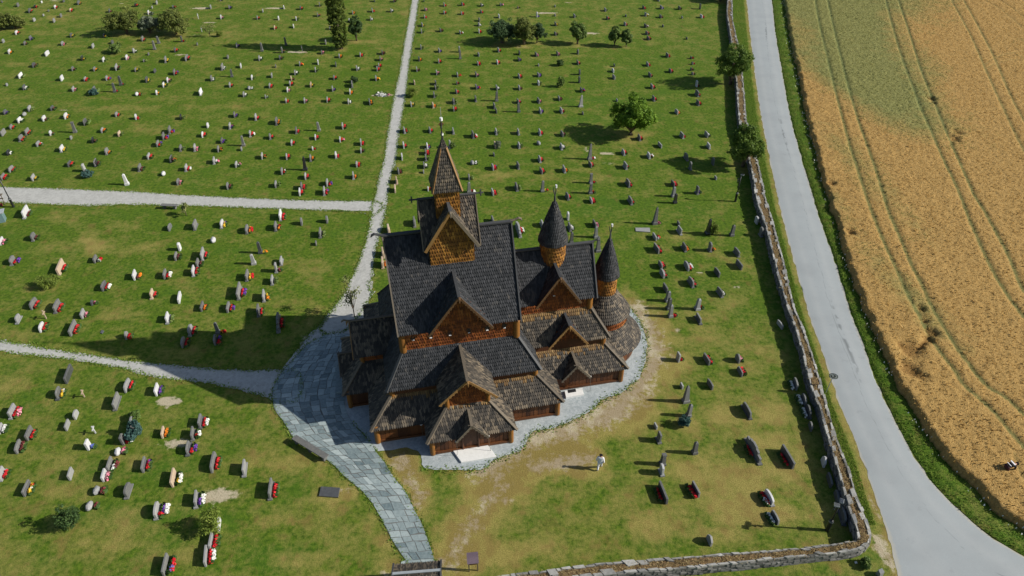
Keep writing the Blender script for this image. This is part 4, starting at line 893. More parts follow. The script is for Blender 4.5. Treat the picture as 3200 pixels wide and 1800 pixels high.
# ------------------------------------------------------------------ helpers
def tag(o, label=None, cat=None, group=None, kind=None):
    if label: o['label'] = label
    if cat: o['category'] = cat
    if group: o['group'] = group
    if kind: o['kind'] = kind
    return o
def empty(name, loc=(0, 0, 0), rz=0, parent=None):
    o = bpy.data.objects.new(name, None); COL.objects.link(o); o.location = loc; o.rotation_euler = (0, 0, rz)
    o.empty_display_size = .2
    if parent: o.parent = parent
    return o
def place(name, me, parent=None, loc=(0, 0, 0), rz=0):
    o = bpy.data.objects.new(name, me); COL.objects.link(o); o.location = loc; o.rotation_euler = (0, 0, rz)
    if parent: o.parent = parent
    return o
class MB:
    def __init__(s): s.v = []; s.f = []; s.m = []; s.a = []
    def add(s, vs, fs, a=.5, m=0):
        b = len(s.v); s.v.extend([tuple(v) for v in vs])
        for f in fs: s.f.append([i + b for i in f]); s.a.append(a); s.m.append(m)
    def box(s, c, d, rz=0, a=.5, m=0, jit=0, r=None):
        hx, hy, hz = d[0] / 2, d[1] / 2, d[2] / 2; cr, sr = math.cos(rz), math.sin(rz); vs = []
        for z in (-hz, hz):
            for x, y in ((-hx, -hy), (hx, -hy), (hx, hy), (-hx, hy)):
                q = r or rng
                jx, jy, jz = [(q.uniform(-jit, jit) if jit else 0) for _ in range(3)]
                vs.append((c[0] + (x + jx) * cr - (y + jy) * sr, c[1] + (x + jx) * sr + (y + jy) * cr, c[2] + z + jz))
        s.add(vs, [(3, 2, 1, 0), (4, 5, 6, 7), (0, 1, 5, 4), (1, 2, 6, 5), (2, 3, 7, 6), (3, 0, 4, 7)], a, m)
    def beam(s, p0, p1, w, h, up=(0, 0, 1), a=.5, m=0, off=0):
        p0, p1, up = Vector(p0), Vector(p1), Vector(up); d = (p1 - p0).normalized()
        x = d.cross(up).normalized(); u = x.cross(d).normalized(); vs = []
        for p in (p0, p1):
            for sx, su in ((-1, -1), (1, -1), (1, 1), (-1, 1)): vs.append(p + x * sx * w / 2 + u * (su * h / 2 + off))
        s.add(vs, [(0, 1, 2, 3), (7, 6, 5, 4), (0, 4, 5, 1), (1, 5, 6, 2), (2, 6, 7, 3), (3, 7, 4, 0)], a, m)
    def tube(s, pts, rad, n=8, a=.5, m=0, cap=True):
        pts = [Vector(p) for p in pts]; k = len(pts); vs = []
        rad = rad if isinstance(rad, (list, tuple)) else [rad] * k
        for i, p in enumerate(pts):
            d = (pts[min(i + 1, k - 1)] - pts[max(i - 1, 0)]).normalized()
            x = d.cross(Vector((0, 0, 1)));
            if x.length < .01: x = Vector((1, 0, 0))
            x.normalize(); y = d.cross(x)
            for j in range(n):
                t = 2 * math.pi * j / n; vs.append(p + (x * math.cos(t) + y * math.sin(t)) * rad[i])
        fs = [(i * n + j, i * n + (j + 1) % n, (i + 1) * n + (j + 1) % n, (i + 1) * n + j) for i in range(k - 1) for j in range(n)]
        if cap: fs += [tuple(range(n - 1, -1, -1)), tuple(range((k - 1) * n, k * n))]
        s.add(vs, fs, a, m)
    def lathe(s, prof, c=(0, 0), n=24, a=.5, m=0):
        vs = [(c[0] + r * math.cos(2 * math.pi * j / n), c[1] + r * math.sin(2 * math.pi * j / n), z) for r, z in prof for j in range(n)]
        k = len(prof)
        s.add(vs, [(i * n + j, i * n + (j + 1) % n, (i + 1) * n + (j + 1) % n, (i + 1) * n + j) for i in range(k - 1) for j in range(n)], a, m)
    def poly(s, pts, thick=0, a=.5, m=0):
        pts = [Vector(p) for p in pts]; n = len(pts)
        nn = newell(pts)
        if not thick: s.add(pts, [tuple(range(n))], a, m); return
        low = [p - nn * thick for p in pts]
        s.add(pts + low, [tuple(range(n)), tuple(range(2 * n - 1, n - 1, -1))] + [(i, i + n, (i + 1) % n + n, (i + 1) % n) for i in range(n)], a, m)
    def mesh(s, name, mats, smooth=False):
        me = bpy.data.meshes.new(name); me.from_pydata(s.v, [], s.f)
        for x in (mats if isinstance(mats, (list, tuple)) else [mats]): me.materials.append(x)
        if any(s.m): me.polygons.foreach_set('material_index', s.m)
        at = me.attributes.new('v', 'FLOAT', 'FACE'); at.data.foreach_set('value', s.a)
        if smooth: me.polygons.foreach_set('use_smooth', [True] * len(s.f))
        me.update(); return me
    def build(s, name, mats, parent=None, smooth=False, kind=None):
        o = place(name, s.mesh(name, mats, smooth), parent)
        if kind: o['kind'] = kind
        return o
def newell(pts):
    n = Vector((0, 0, 0))
    for i, p in enumerate(pts):
        q = pts[(i + 1) % len(pts)]
        n += Vector(((p.y - q.y) * (p.z + q.z), (p.z - q.z) * (p.x + q.x), (p.x - q.x) * (p.y + q.y)))
    return n.normalized()
def fbm(x, y, seed, scale, oct=4):
    """value noise on numpy arrays, 0..1"""
    out = np.zeros_like(x, dtype=float); amp = 1; tot = 0
    for o in range(oct):
        fx, fy = x * scale, y * scale
        ix, iy = np.floor(fx).astype(np.int64), np.floor(fy).astype(np.int64); tx, ty = fx - ix, fy - iy
        tx, ty = tx * tx * (3 - 2 * tx), ty * ty * (3 - 2 * ty)
        def hsh(a, b):
            h = (a * 374761393 + b * 668265263 + (seed + o) * 144665) & 0x7fffffff
            h = ((h ^ (h >> 13)) * 1274126177) & 0x7fffffff
            return ((h ^ (h >> 16)) & 0xffff) / 65535.
        v = (hsh(ix, iy) * (1 - tx) + hsh(ix + 1, iy) * tx) * (1 - ty) + (hsh(ix, iy + 1) * (1 - tx) + hsh(ix + 1, iy + 1) * tx) * ty
        out += v * amp; tot += amp; amp *= .55; scale *= 2.1
    return out / tot
def seg_dist(px, py, line):
    d = np.full(px.shape, 1e9)
    for (ax, ay), (bx, by) in zip(line[:-1], line[1:]):
        vx, vy = bx - ax, by - ay; L2 = vx * vx + vy * vy + 1e-9
        t = np.clip(((px - ax) * vx + (py - ay) * vy) / L2, 0, 1)
        d = np.minimum(d, np.hypot(px - ax - t * vx, py - ay - t * vy))
    return d
def resample(line, step):
    out = [Vector(line[0]).to_2d()]; pts = [Vector(p).to_2d() for p in line]; acc = 0
    for a, b in zip(pts[:-1], pts[1:]):
        L = (b - a).length; t = step - acc
        while t <= L: out.append(a + (b - a) * (t / L)); t += step
        acc = (acc + L) % step if L else acc
    out.append(pts[-1]); return out
def smooth_line(line, it=2):
    for _ in range(it):
        new = [line[0]]
        for a, b in zip(line[:-1], line[1:]):
            new.append((a[0] * .75 + b[0] * .25, a[1] * .75 + b[1] * .25)); new.append((a[0] * .25 + b[0] * .75, a[1] * .25 + b[1] * .75))
        new.append(line[-1]); line = new
    return line
def sample_line(line, n):
    pts = [Vector(p).to_2d() for p in line]; cum = [0]
    for a, b in zip(pts[:-1], pts[1:]): cum.append(cum[-1] + (b - a).length)
    out = []; j = 0
    for i in range(n):
        t = cum[-1] * i / (n - 1)
        while j < len(pts) - 2 and cum[j + 1] < t: j += 1
        L = cum[j + 1] - cum[j]; u = (t - cum[j]) / L if L else 0
        out.append(pts[j] + (pts[j + 1] - pts[j]) * u)
    return out
def grid_mesh(name, X, Y, Z, keep=None, attrs={}, mats=()):
    ny, nx = X.shape
    v = np.stack([X, Y, Z], -1).reshape(-1, 3)
    i = np.arange(ny * nx).reshape(ny, nx)
    q = np.stack([i[:-1, :-1], i[:-1, 1:], i[1:, 1:], i[1:, :-1]], -1).reshape(-1, 4)
    if keep is not None: q = q[keep.reshape(-1)[q].any(1)]
    me = bpy.data.meshes.new(name); me.vertices.add(len(v)); me.vertices.foreach_set('co', v.ravel())
    me.loops.add(q.size); me.loops.foreach_set('vertex_index', q.ravel().astype(np.int32))
    me.polygons.add(len(q)); me.polygons.foreach_set('loop_start', np.arange(0, q.size, 4, dtype=np.int32))
    me.polygons.foreach_set('use_smooth', np.ones(len(q), dtype=bool))
    for k, a in attrs.items():
        at = me.attributes.new(k, 'FLOAT', 'POINT'); at.data.foreach_set('value', a.ravel().astype(np.float32))
    for m in mats: me.materials.append(m)
    me.update(); me.validate(); return me
def quad_mesh(name, V, A, mats):
    """V: (n,4,3) quads, A: (n,) face attribute v"""
    n = len(V); me = bpy.data.meshes.new(name); me.vertices.add(n * 4); me.vertices.foreach_set('co', V.reshape(-1).astype(np.float32))
    me.loops.add(n * 4); me.loops.foreach_set('vertex_index', np.arange(n * 4, dtype=np.int32))
    me.polygons.add(n); me.polygons.foreach_set('loop_start', np.arange(0, n * 4, 4, dtype=np.int32))
    at = me.attributes.new('v', 'FLOAT', 'FACE'); at.data.foreach_set('value', A.astype(np.float32))
    for m in (mats if isinstance(mats, (list, tuple)) else [mats]): me.materials.append(m)
    me.update(); me.validate(); return me

# ------------------------------------------------------------------ materials
class NT:
    def __init__(s, name):
        s.m = bpy.data.materials.new(name); s.m.use_nodes = True; s.t = s.m.node_tree; s.n = s.t.nodes; s.b = s.n['Principled BSDF']
        s.pos = s.n.new('ShaderNodeNewGeometry').outputs['Position']
    def link(s, a, b): s.t.links.new(a, b)
    def val(s, x, sock):
        if hasattr(x, 'is_output'): s.link(x, sock)
        else: sock.default_value = x
    def noise(s, scale, detail=4, rough=.55, vec=None, dist=0):
        n = s.n.new('ShaderNodeTexNoise'); n.inputs['Scale'].default_value = scale; n.inputs['Detail'].default_value = detail
        n.inputs['Roughness'].default_value = rough; n.inputs['Distortion'].default_value = dist
        s.link(vec or s.pos, n.inputs['Vector']); return n.outputs['Fac']
    def voro(s, scale, vec=None, out='Distance', feat='F1'):
        n = s.n.new('ShaderNodeTexVoronoi'); n.feature = feat; n.inputs['Scale'].default_value = scale; s.link(vec or s.pos, n.inputs['Vector']); return n.outputs[out]
    def math(s, op, a, b=0, c=None, clamp=False):
        n = s.n.new('ShaderNodeMath'); n.operation = op; n.use_clamp = clamp
        s.val(a, n.inputs[0]); s.val(b, n.inputs[1])
        if c is not None: s.val(c, n.inputs[2])
        return n.outputs[0]
    def ramp(s, x, lo, hi, a=0., b=1.):
        n = s.n.new('ShaderNodeMapRange'); n.clamp = True; s.val(x, n.inputs[0]); n.inputs[1].default_value = lo; n.inputs[2].default_value = hi
        n.inputs[3].default_value = a; n.inputs[4].default_value = b; return n.outputs[0]
    def mix(s, f, a, b):
        n = s.n.new('ShaderNodeMix'); n.data_type = 'RGBA'; s.val(f, n.inputs[0])
        for x, k in ((a, 6), (b, 7)):
            if hasattr(x, 'is_output'): s.link(x, n.inputs[k])
            else: n.inputs[k].default_value = (*x, 1)
        return n.outputs[2]
    def attr(s, name):
        n = s.n.new('ShaderNodeAttribute'); n.attribute_name = name; return n.outputs['Fac']
    def objrand(s): return s.n.new('ShaderNodeObjectInfo').outputs['Random']
    def scaled(s, v):
        n = s.n.new('ShaderNodeVectorMath'); n.operation = 'MULTIPLY'; s.link(s.pos, n.inputs[0]); n.inputs[1].default_value = v; return n.outputs[0]
    def objco(s): return s.n.new('ShaderNodeTexCoord').outputs['Object']
    def bump(s, h, strength=.3, dist=.02):
        n = s.n.new('ShaderNodeBump'); n.inputs['Strength'].default_value = strength; n.inputs['Distance'].default_value = dist
        s.link(h, n.inputs['Height']); s.link(n.outputs[0], s.b.inputs['Normal'])
    def done(s, col, rough=.85, spec=.3):
        s.val(col if hasattr(col, 'is_output') else (*col, 1), s.b.inputs['Base Color']); s.val(rough, s.b.inputs['Roughness'])
        s.b.inputs['Specular IOR Level'].default_value = spec; return s.m

def m_simple(name, c1, c2, scale=4., rough=.8, bump=.0, spec=.3, attr=True, objr=False, bscale=None):
    t = NT(name); f = t.noise(scale, 5)
    if attr: f = t.math('ADD', t.math('MULTIPLY', f, .55), t.math('MULTIPLY', t.attr('v'), .6))
    if objr: f = t.math('ADD', f, t.math('MULTIPLY', t.objrand(), .5))
    col = t.mix(t.ramp(f, .25, .95), c1, c2)
    if bump: t.bump(t.noise(bscale or scale * 3, 5), bump, .03)
    return t.done(col, rough, spec)

# lawn
def m_lawn():
    t = NT('lawn_grass'); big = t.noise(.07, 3); med = t.noise(.45, 4); fine = t.noise(3.2, 5, .7); grain = t.noise(13, 3, .8)
    tuft = t.noise(1.4, 5, .65)
    g = t.mix(t.ramp(fine, .36, .64), (.040, .082, .006), (.106, .170, .013))
    g = t.mix(t.ramp(tuft, .45, .75, 0, .5), g, (.070, .122, .013))
    lush = t.math('ADD', t.attr('lush'), t.ramp(t.noise(.28, 4, .6), .52, .68, 0, .7))
    g = t.mix(t.math('MULTIPLY', lush, .55, None, True), g, (.046, .120, .010))
    d = t.math('ADD', t.attr('dry'), t.math('MULTIPLY', t.math('SUBTRACT', big, .5), .6))
    d = t.math('ADD', d, t.math('MULTIPLY', t.math('SUBTRACT', med, .5), 1.5))
    d = t.math('ADD', d, t.math('MULTIPLY', t.math('SUBTRACT', tuft, .5), 1.5))
    d = t.math('ADD', d, t.math('MULTIPLY', t.math('SUBTRACT', fine, .5), .9))
    straw = t.mix(t.ramp(grain, .35, .65), (.17, .148, .036), (.34, .285, .085))
    col = t.mix(t.ramp(d, .12, 1.05, 0, .95), g, straw)
    bfac = t.math('ADD', t.attr('bare'), t.math('MULTIPLY', t.math('SUBTRACT', fine, .5), 1.3))
    bfac = t.math('ADD', bfac, t.math('MULTIPLY', t.math('SUBTRACT', tuft, .5), 1.3))
    soil = t.mix(t.ramp(grain, .3, .7), (.30, .255, .165), (.52, .46, .33))
    col = t.mix(t.ramp(bfac, .40, .75), col, soil)
    col = t.mix(t.ramp(grain, .30, .42, .45, 0), col, (.028, .05, .008))
    rust = t.noise(.9, 4, .6, t.scaled((1, .8, 3))); col = t.mix(t.ramp(t.math('ADD', rust, t.math('MULTIPLY', d, .12)), .60, .74, 0, .45), col, (.17, .105, .035))
    t.bump(t.math('ADD', t.math('MULTIPLY', fine, .6), grain), .8, .07)
    return t.done(col, .9, .12)
def m_gravel(name, c1, c2, edge=False):
    t = NT(name); g = t.voro(4.5, out='Color'); n = t.noise(.7, 4); f = t.noise(7, 4, .85); mid = t.noise(3, 4, .7)
    bw = t.n.new('ShaderNodeRGBToBW'); t.link(g, bw.inputs[0])
    col = t.mix(t.math('ADD', t.math('MULTIPLY', bw.outputs[0], .5), t.ramp(f, .3, .7, 0, .6)), c1, c2)
    col = t.mix(t.ramp(n, .5, .8, 0, .35), col, tuple(c * .75 for c in c1))
    col = t.mix(t.ramp(mid, .62, .72, 0, .35), col, (.16, .16, .10))
    t.bump(f, .5, .03); return t.done(col, .92, .15)
def m_road():
    t = NT('worn_asphalt'); s = t.attr('across'); n = t.noise(.35, 4); f = t.noise(30, 3, .8); st = t.noise(6, 4, .6, t.scaled((1.2, .12, 1)))
    col = t.mix(t.ramp(f, .3, .7), (.265, .29, .295), (.325, .35, .35))
    w = t.n.new('ShaderNodeFloatCurve')
    tr = t.math('ABSOLUTE', t.math('SUBTRACT', t.math('ABSOLUTE', t.math('SUBTRACT', s, .5)), .24))
    col = t.mix(t.ramp(tr, .0, .13, .35, 0), col, (.36, .375, .37))
    col = t.mix(t.ramp(n, .45, .75, 0, .3), col, (.20, .215, .22))
    col = t.mix(t.ramp(t.attr('crack'), .3, .9, 0, .8), col, (.08, .09, .09))
    col = t.mix(t.ramp(t.noise(.9, 5, .7), .60, .70, 0, .22), col, (.17, .18, .185))
    edge = t.math('ADD', t.math('ABSOLUTE', t.math('SUBTRACT', s, .5)), t.math('MULTIPLY', t.math('SUBTRACT', t.noise(2.2, 4), .5), .05))
    col = t.mix(t.ramp(edge, .46, .49, 0, .6), col, (.40, .37, .29))
    t.bump(f, .25, .01); t.n.remove(w); return t.done(col, .85, .25)
def m_wheat():
    t = NT('ripe_wheat'); f = t.noise(5.5, 4, .75); med = t.noise(.8, 4); big = t.noise(.09, 3); g2 = t.noise(14, 2, .7)
    gold = t.mix(t.ramp(f, .28, .72), (.31, .185, .052), (.46, .30, .105))
    grn = t.mix(t.ramp(f, .36, .64), (.135, .150, .042), (.275, .26, .088))
    gf = t.math('ADD', t.attr('green'), t.math('MULTIPLY', t.math('SUBTRACT', big, .5), .9))
    gf = t.math('ADD', gf, t.math('MULTIPLY', t.math('SUBTRACT', med, .5), .7))
    col = t.mix(t.ramp(gf, .25, .9), gold, grn)
    col = t.mix(t.ramp(t.attr('tram'), .3, 1.0, 0, .8), col, t.mix(t.ramp(f, .3, .7), (.065, .095, .028), (.15, .17, .055)))
    col = t.mix(t.ramp(t.attr('lodge'), .3, .9, 0, .55), col, (.17, .08, .02))
    col = t.mix(t.ramp(g2, .3, .45, .18, 0), col, (.16, .10, .03))
    t.bump(t.math('ADD', f, g2), .9, .1); return t.done(col, .85, .15)
def m_leaf(name, c1, c2, trans=.25):
    t = NT(name); f = t.math('ADD', t.math('MULTIPLY', t.attr('v'), .85), t.math('MULTIPLY', t.noise(2.5, 3), .3))
    col = t.mix(t.ramp(f, .15, 1.0), c1, c2); m = t.done(col, .65, .2)
    tr = t.n.new('ShaderNodeBsdfTranslucent'); t.link(col, tr.inputs[0]); mx = t.n.new('ShaderNodeMixShader'); mx.inputs[0].default_value = trans
    out = t.n['Material Output']; t.link(t.b.outputs[0], mx.inputs[1]); t.link(tr.outputs[0], mx.inputs[2]); t.link(mx.outputs[0], out.inputs[0]); return m
def m_shingle(name, dark, light, pale, palefac=.15, scale=.8):
    t = NT(name); v = t.attr('v'); n = t.noise(scale, 4); gr = t.noise(9, 4, .7)
    f = t.math('ADD', t.math('MULTIPLY', v, .6), t.math('MULTIPLY', gr, .45))
    col = t.mix(t.ramp(f, .2, .9), dark, light)
    w = t.math('ADD', t.math('MULTIPLY', n, .9), t.math('MULTIPLY', v, .35))
    col = t.mix(t.ramp(w, .78 - palefac, 1.02 - palefac, 0, .75), col, pale)
    t.bump(gr, .3, .02); return t.done(col, .72, .35)
def m_wood(name, c1, c2, rough=.6):
    t = NT(name); g = t.noise(3, 5, .6, t.scaled((4, 4, .35))); f = t.math('ADD', t.math('MULTIPLY', g, .7), t.math('MULTIPLY', t.attr('v'), .5))
    f = t.math('ADD', f, t.math('MULTIPLY', t.objrand(), .25))
    col = t.mix(t.ramp(f, .3, 1.05), c1, c2); t.bump(g, .3, .02); return t.done(col, rough, .35)
def m_stone(name, c1, c2, lichen=.3, rough=.85, spec=.25):
    t = NT(name); n = t.noise(5, 5, .65); sp = t.noise(40, 2, .7); f = t.math('ADD', t.math('MULTIPLY', n, .6), t.math('MULTIPLY', t.attr('v'), .35))
    f = t.math('ADD', f, t.math('MULTIPLY', t.objrand(), .3))
    col = t.mix(t.ramp(f, .25, 1.0), c1, c2)
    if lichen: col = t.mix(t.ramp(t.noise(2.6, 4, .7), .58, .72, 0, lichen), col, (.30, .29, .20))
    t.bump(sp, .2, .01); return t.done(col, rough, spec)
MAT = dict(
 lawn=m_lawn(), gravel=m_gravel('path_gravel', (.27, .27, .25), (.47, .47, .44)), blue_gravel=m_gravel('blue_grey_gravel', (.20, .235, .245), (.43, .465, .47)),
 road=m_road(), wheat=m_wheat(),
 slate=m_stone('slate_flag', (.085, .125, .135), (.37, .43, .42), 0, .6, .35), joint=m_simple('paving_joint', (.12, .12, .11), (.20, .20, .18), 8, .95, .3),
 rock=m_stone('wall_stone', (.10, .10, .092), (.43, .425, .395), .35), rock_shaded=m_stone('shaded_wall_stone', (.06, .058, .053), (.29, .285, .27), .15), rock_core=m_simple('rubble_core', (.05, .048, .042), (.10, .095, .08), 5, .95, .4),  # wall sides use a darker copy of the cap stone, shade put into colour
 wall_fill=m_simple('dry_turf_fill', (.15, .095, .045), (.42, .33, .17), 3.2, .95, .6, bscale=11), straw=m_leaf('dry_grass', (.24, .17, .07), (.50, .40, .20), .35),
 roof=m_shingle('tarred_shingle', (.010, .012, .014), (.043, .045, .049), (.10, .085, .065), .0), sheltered=m_shingle('sheltered_shingle', (.09, .05, .018), (.24, .145, .05), (.30, .20, .08), .05), roof_low=m_shingle('weathered_shingle', (.022, .020, .017), (.088, .073, .055), (.19, .15, .10), .13),
 deck=m_simple('roof_deck', (.015, .012, .010), (.03, .025, .02), 3, .9), gold=m_shingle('golden_wall_shingle', (.105, .042, .008), (.35, .155, .022), (.42, .23, .05), .05),
 red=m_shingle('red_brown_wall_shingle', (.085, .021, .005), (.265, .074, .012), (.30, .12, .03), .03), plank=m_wood('tarred_plank', (.034, .011, .004), (.13, .046, .012)), dark_plank=m_wood('dark_plank', (.03, .012, .006), (.10, .035, .012)),
 post=m_wood('pine_post', (.10, .038, .008), (.27, .12, .022)), board=m_wood('weathered_board', (.055, .046, .036), (.17, .14, .10), .8), ridge=m_wood('tarred_ridge_board', (.025, .027, .03), (.075, .077, .078), .7),
 barge_dark=m_wood('dark_barge_board', (.04, .02, .01), (.12, .065, .028)), barge=m_wood('tan_barge_board', (.12, .062, .020), (.28, .16, .055)), white=m_simple('painted_white', (.62, .63, .62), (.80, .80, .78), 6, .5), hole=m_simple('dark_opening', (.01, .01, .01), (.02, .02, .02), 2, .5),
 metal=m_simple('black_metal', (.012, .013, .014), (.03, .032, .035), 5, .4, 0, .5), steel=m_simple('grey_steel', (.20, .22, .23), (.36, .39, .40), 6, .35, 0, .5), teal=m_simple('grey_teal_plastic', (.10, .17, .18), (.18, .27, .28), 4, .4),
 marble=m_stone('pale_marble_slab', (.50, .50, .48), (.78, .78, .75), .15, .7), bark=m_wood('bark', (.06, .045, .03), (.16, .125, .09), .9),
 skin=m_simple('skin', (.40, .22, .15), (.52, .30, .21), 5, .6), cloth_white=m_simple('white_cloth', (.66, .66, .68), (.82, .82, .82), 8, .9, .3), cloth_dark=m_simple('dark_cloth', (.012, .012, .016), (.035, .033, .04), 8, .9, .3), hair=m_simple('dark_hair', (.008, .006, .006), (.022, .015, .014), 20, .5),
 cloth_maroon=m_simple('maroon_cloth', (.07, .025, .025), (.13, .05, .045), 8, .9), purple_roof=m_wood('purple_brown_board', (.07, .05, .065), (.15, .11, .135), .7),
 granite=m_stone('dark_granite_plank', (.05, .05, .048), (.19, .19, .18), .3),
)
TONE = {'W': m_stone('white_marble', (.36, .36, .36), (.62, .62, .61), .10, .6), 'L': m_stone('light_granite', (.14, .147, .147), (.33, .33, .32), .25, .7), 'G': m_stone('grey_granite', (.08, .083, .08), (.21, .21, .20), .35, .7),
        'D': m_stone('dark_granite', (.045, .048, .05), (.13, .135, .14), .15, .45, .5), 'B': m_stone('black_granite', (.012, .012, .014), (.04, .04, .044), 0, .25, .6), 'T': m_stone('sandy_stone', (.30, .22, .15), (.50, .40, .29), .2)}
FLO = {'r': ('red', (.42, .008, .012), (.70, .03, .04)), 'm': ('maroon', (.09, .025, .025), (.26, .05, .05)), 'u': ('purple', (.07, .02, .20), (.20, .08, .42)), 'o': ('orange', (.62, .13, .01), (.85, .33, .03)),
       'y': ('yellow', (.60, .36, .02), (.80, .60, .06)), 'w': ('white', (.60, .60, .55), (.82, .82, .78)), 'p': ('pink', (.60, .10, .20), (.80, .42, .46)), 'g': ('leafy', (.04, .09, .015), (.17, .22, .06)), 'b': ('blue', (.06, .09, .38), (.20, .26, .62))}
FMAT = {k: m_leaf(v[0] + '_blossom', v[1], v[2], .1) for k, v in FLO.items()}
FOL = m_leaf('bed_foliage', (.025, .06, .012), (.07, .13, .03))
LEAF = dict(bright=m_leaf('bright_leaf', (.045, .11, .008), (.21, .34, .03), .35), dark=m_leaf('dark_leaf', (.018, .05, .018), (.11, .17, .065)), olive=m_leaf('olive_leaf', (.035, .06, .012), (.21, .24, .055)), mid=m_leaf('mid_leaf', (.04, .09, .016), (.19, .26, .065)),
            cypress=m_leaf('cypress_leaf', (.016, .040, .008), (.15, .195, .028)), conifer=m_leaf('conifer_leaf', (.015, .04, .012), (.09, .15, .04)), silver=m_leaf('silver_leaf', (.06, .09, .05), (.27, .30, .20)), sparse=m_leaf('sparse_leaf', (.09, .12, .03), (.28, .30, .11)),
            lime=m_leaf('lime_leaf', (.07, .12, .015), (.27, .33, .06)), willow=m_leaf('willow_leaf', (.028, .075, .013), (.18, .26, .04)), blue=m_leaf('blue_juniper_leaf', (.02, .06, .05), (.10, .19, .17)), weed=m_leaf('verge_leaf', (.075, .14, .018), (.22, .30, .055), .5), grass=m_leaf('grass_blade', (.10, .19, .02), (.24, .34, .06), .45), wheat_green=m_leaf('green_wheat_ear', (.18, .19, .052), (.34, .315, .11), .35), wheat=m_leaf('wheat_ear', (.38, .235, .07), (.57, .39, .145), .35))
# ------------------------------------------------------------------ setting: ground, lawns, paths, road, field
def sheet(name, poly, z, mat, rag=.0, step=.3, kind='structure', seed=0):
    """a flat sheet with a ragged outline"""
    pts = [Vector(p) for p in resample(poly + [poly[0]], step)][:-1] if rag else [Vector(p).to_2d() for p in poly]
    if rag:
        r2 = random.Random(seed + 5); out = []; n = len(pts)
        ph = [r2.uniform(0, 6.28) for _ in range(4)]
        for i, p in enumerate(pts):
            d = (pts[(i + 1) % n] - pts[i - 1]); nn = Vector((-d.y, d.x)); nn = nn.normalized() if nn.length else nn
            out.append(p + nn * (r2.gauss(0, rag) + rag * .9 * math.sin(i * .37 + ph[0]) + rag * .7 * math.sin(i * .11 + ph[1])))
        pts = out
    v3 = [Vector((p.x, p.y, z)) for p in pts]
    tris = tessellate_polygon([v3])
    me = bpy.data.meshes.new(name); me.from_pydata([tuple(v) for v in v3], [], [tuple(t) for t in tris]); me.materials.append(mat)
    bm = bmesh.new(); bm.from_mesh(me)
    for f in bm.faces:
        if f.normal.z < 0: f.normal_flip()
    bm.to_mesh(me); bm.free()
    o = place(name, me)
    if kind: o['kind'] = kind
    return o

# the ground out to the horizon and the mown lawn with its worn, dry and lush places
g = MB(); g.add([(-1500, -900, -.06), (1500, -900, -.06), (1500, 2100, -.06), (-1500, 2100, -.06)], [(0, 1, 2, 3)])
g.build('ground', MAT['lawn'])['kind'] = 'structure'
xs = np.arange(-112, 64, .33); ys = np.arange(17, 160, .33); X, Y = np.meshgrid(xs, ys)
dry = np.full(X.shape, .16) + np.clip((52 - Y) / 60, 0, .3) * (X > -14) + np.clip((52 - Y) / 60, 0, .14) * (X <= -14) + np.clip((Y - 105) / 200, 0, .12)
bare = np.zeros(X.shape); lush = np.zeros(X.shape)
wob = .35 + 1.25 * fbm(X, Y, 3, .7, 5)
for k, bx, by, rx, ry, a in P['blobs']:
    dx, dy = X - bx, Y - by
    rr = np.hypot(dx / rx, dy / ry) * wob
    f = np.clip(1.35 - rr, 0, 1); f = f * f * (3 - 2 * f) * a
    if k == 'dry': dry = dry + f * .62
    elif k == 'bare': bare = np.maximum(bare, f * 1.0)
    else: lush = np.maximum(lush, f)
nz1, nz2 = fbm(X, Y, 71, .45, 4), fbm(X, Y, 72, 1.1, 4)
for i, (w_, s_, b_) in enumerate(((1.5, .9, .55), (1.2, .95, .6), (2.6, 1.1, .74), (1.4, .9, .62))):
    dd = seg_dist(X, Y, P['worn'][i]); f = np.clip(1.25 - dd / (w_ * (.35 + 1.4 * nz1)), 0, 1); dry = dry + f * s_
    bare = np.maximum(bare, np.clip(1.15 - dd / (w_ * (.2 + 1.2 * nz2)), 0, 1) * b_)
dl = np.minimum(seg_dist(X, Y, P['road_left']), 9)
dry = dry + np.clip(1 - dl / .7, 0, 1) * .7; lush = np.where((dl < 3) & (dl > .8), .8, lush)
for q in ('north_path', 'cross_path', 'side_path'):
    dq = seg_dist(X, Y, P[q]); dry = dry + np.clip(1 - dq / .5, 0, 1) * .35
for t_ in TR:
    if t_[4] not in ('blue', 'lime', 'sparse') and t_[3] > 1:
        rr = np.hypot((X - t_[0]), (Y - t_[1] + .5)) / (t_[3] * .75); dry = dry + np.clip(1.2 - rr, 0, 1) * .55
Zl = (fbm(X, Y, 9, .18, 3) - .5) * .008
place('lawn', grid_mesh('lawn', X, Y, Zl - .006, None, dict(dry=dry, bare=bare, lush=lush), [MAT['lawn']]))['kind'] = 'structure'

sheet('gravel_path', P['north_path'], .004, MAT['gravel'], .05, .16, seed=1)
sheet('cross_path', P['cross_path'], .008, MAT['gravel'], .05, .16, seed=2)
sheet('side_path', P['side_path'], .004, MAT['gravel'], .05, .16, seed=3)
sheet('gravel_court', P['plaza_gravel'], .012, MAT['gravel'], .05, .25, seed=4)
sheet('gravel_apron', P['gravel_apron'], .016, MAT['blue_gravel'], .025, .2, seed=6)

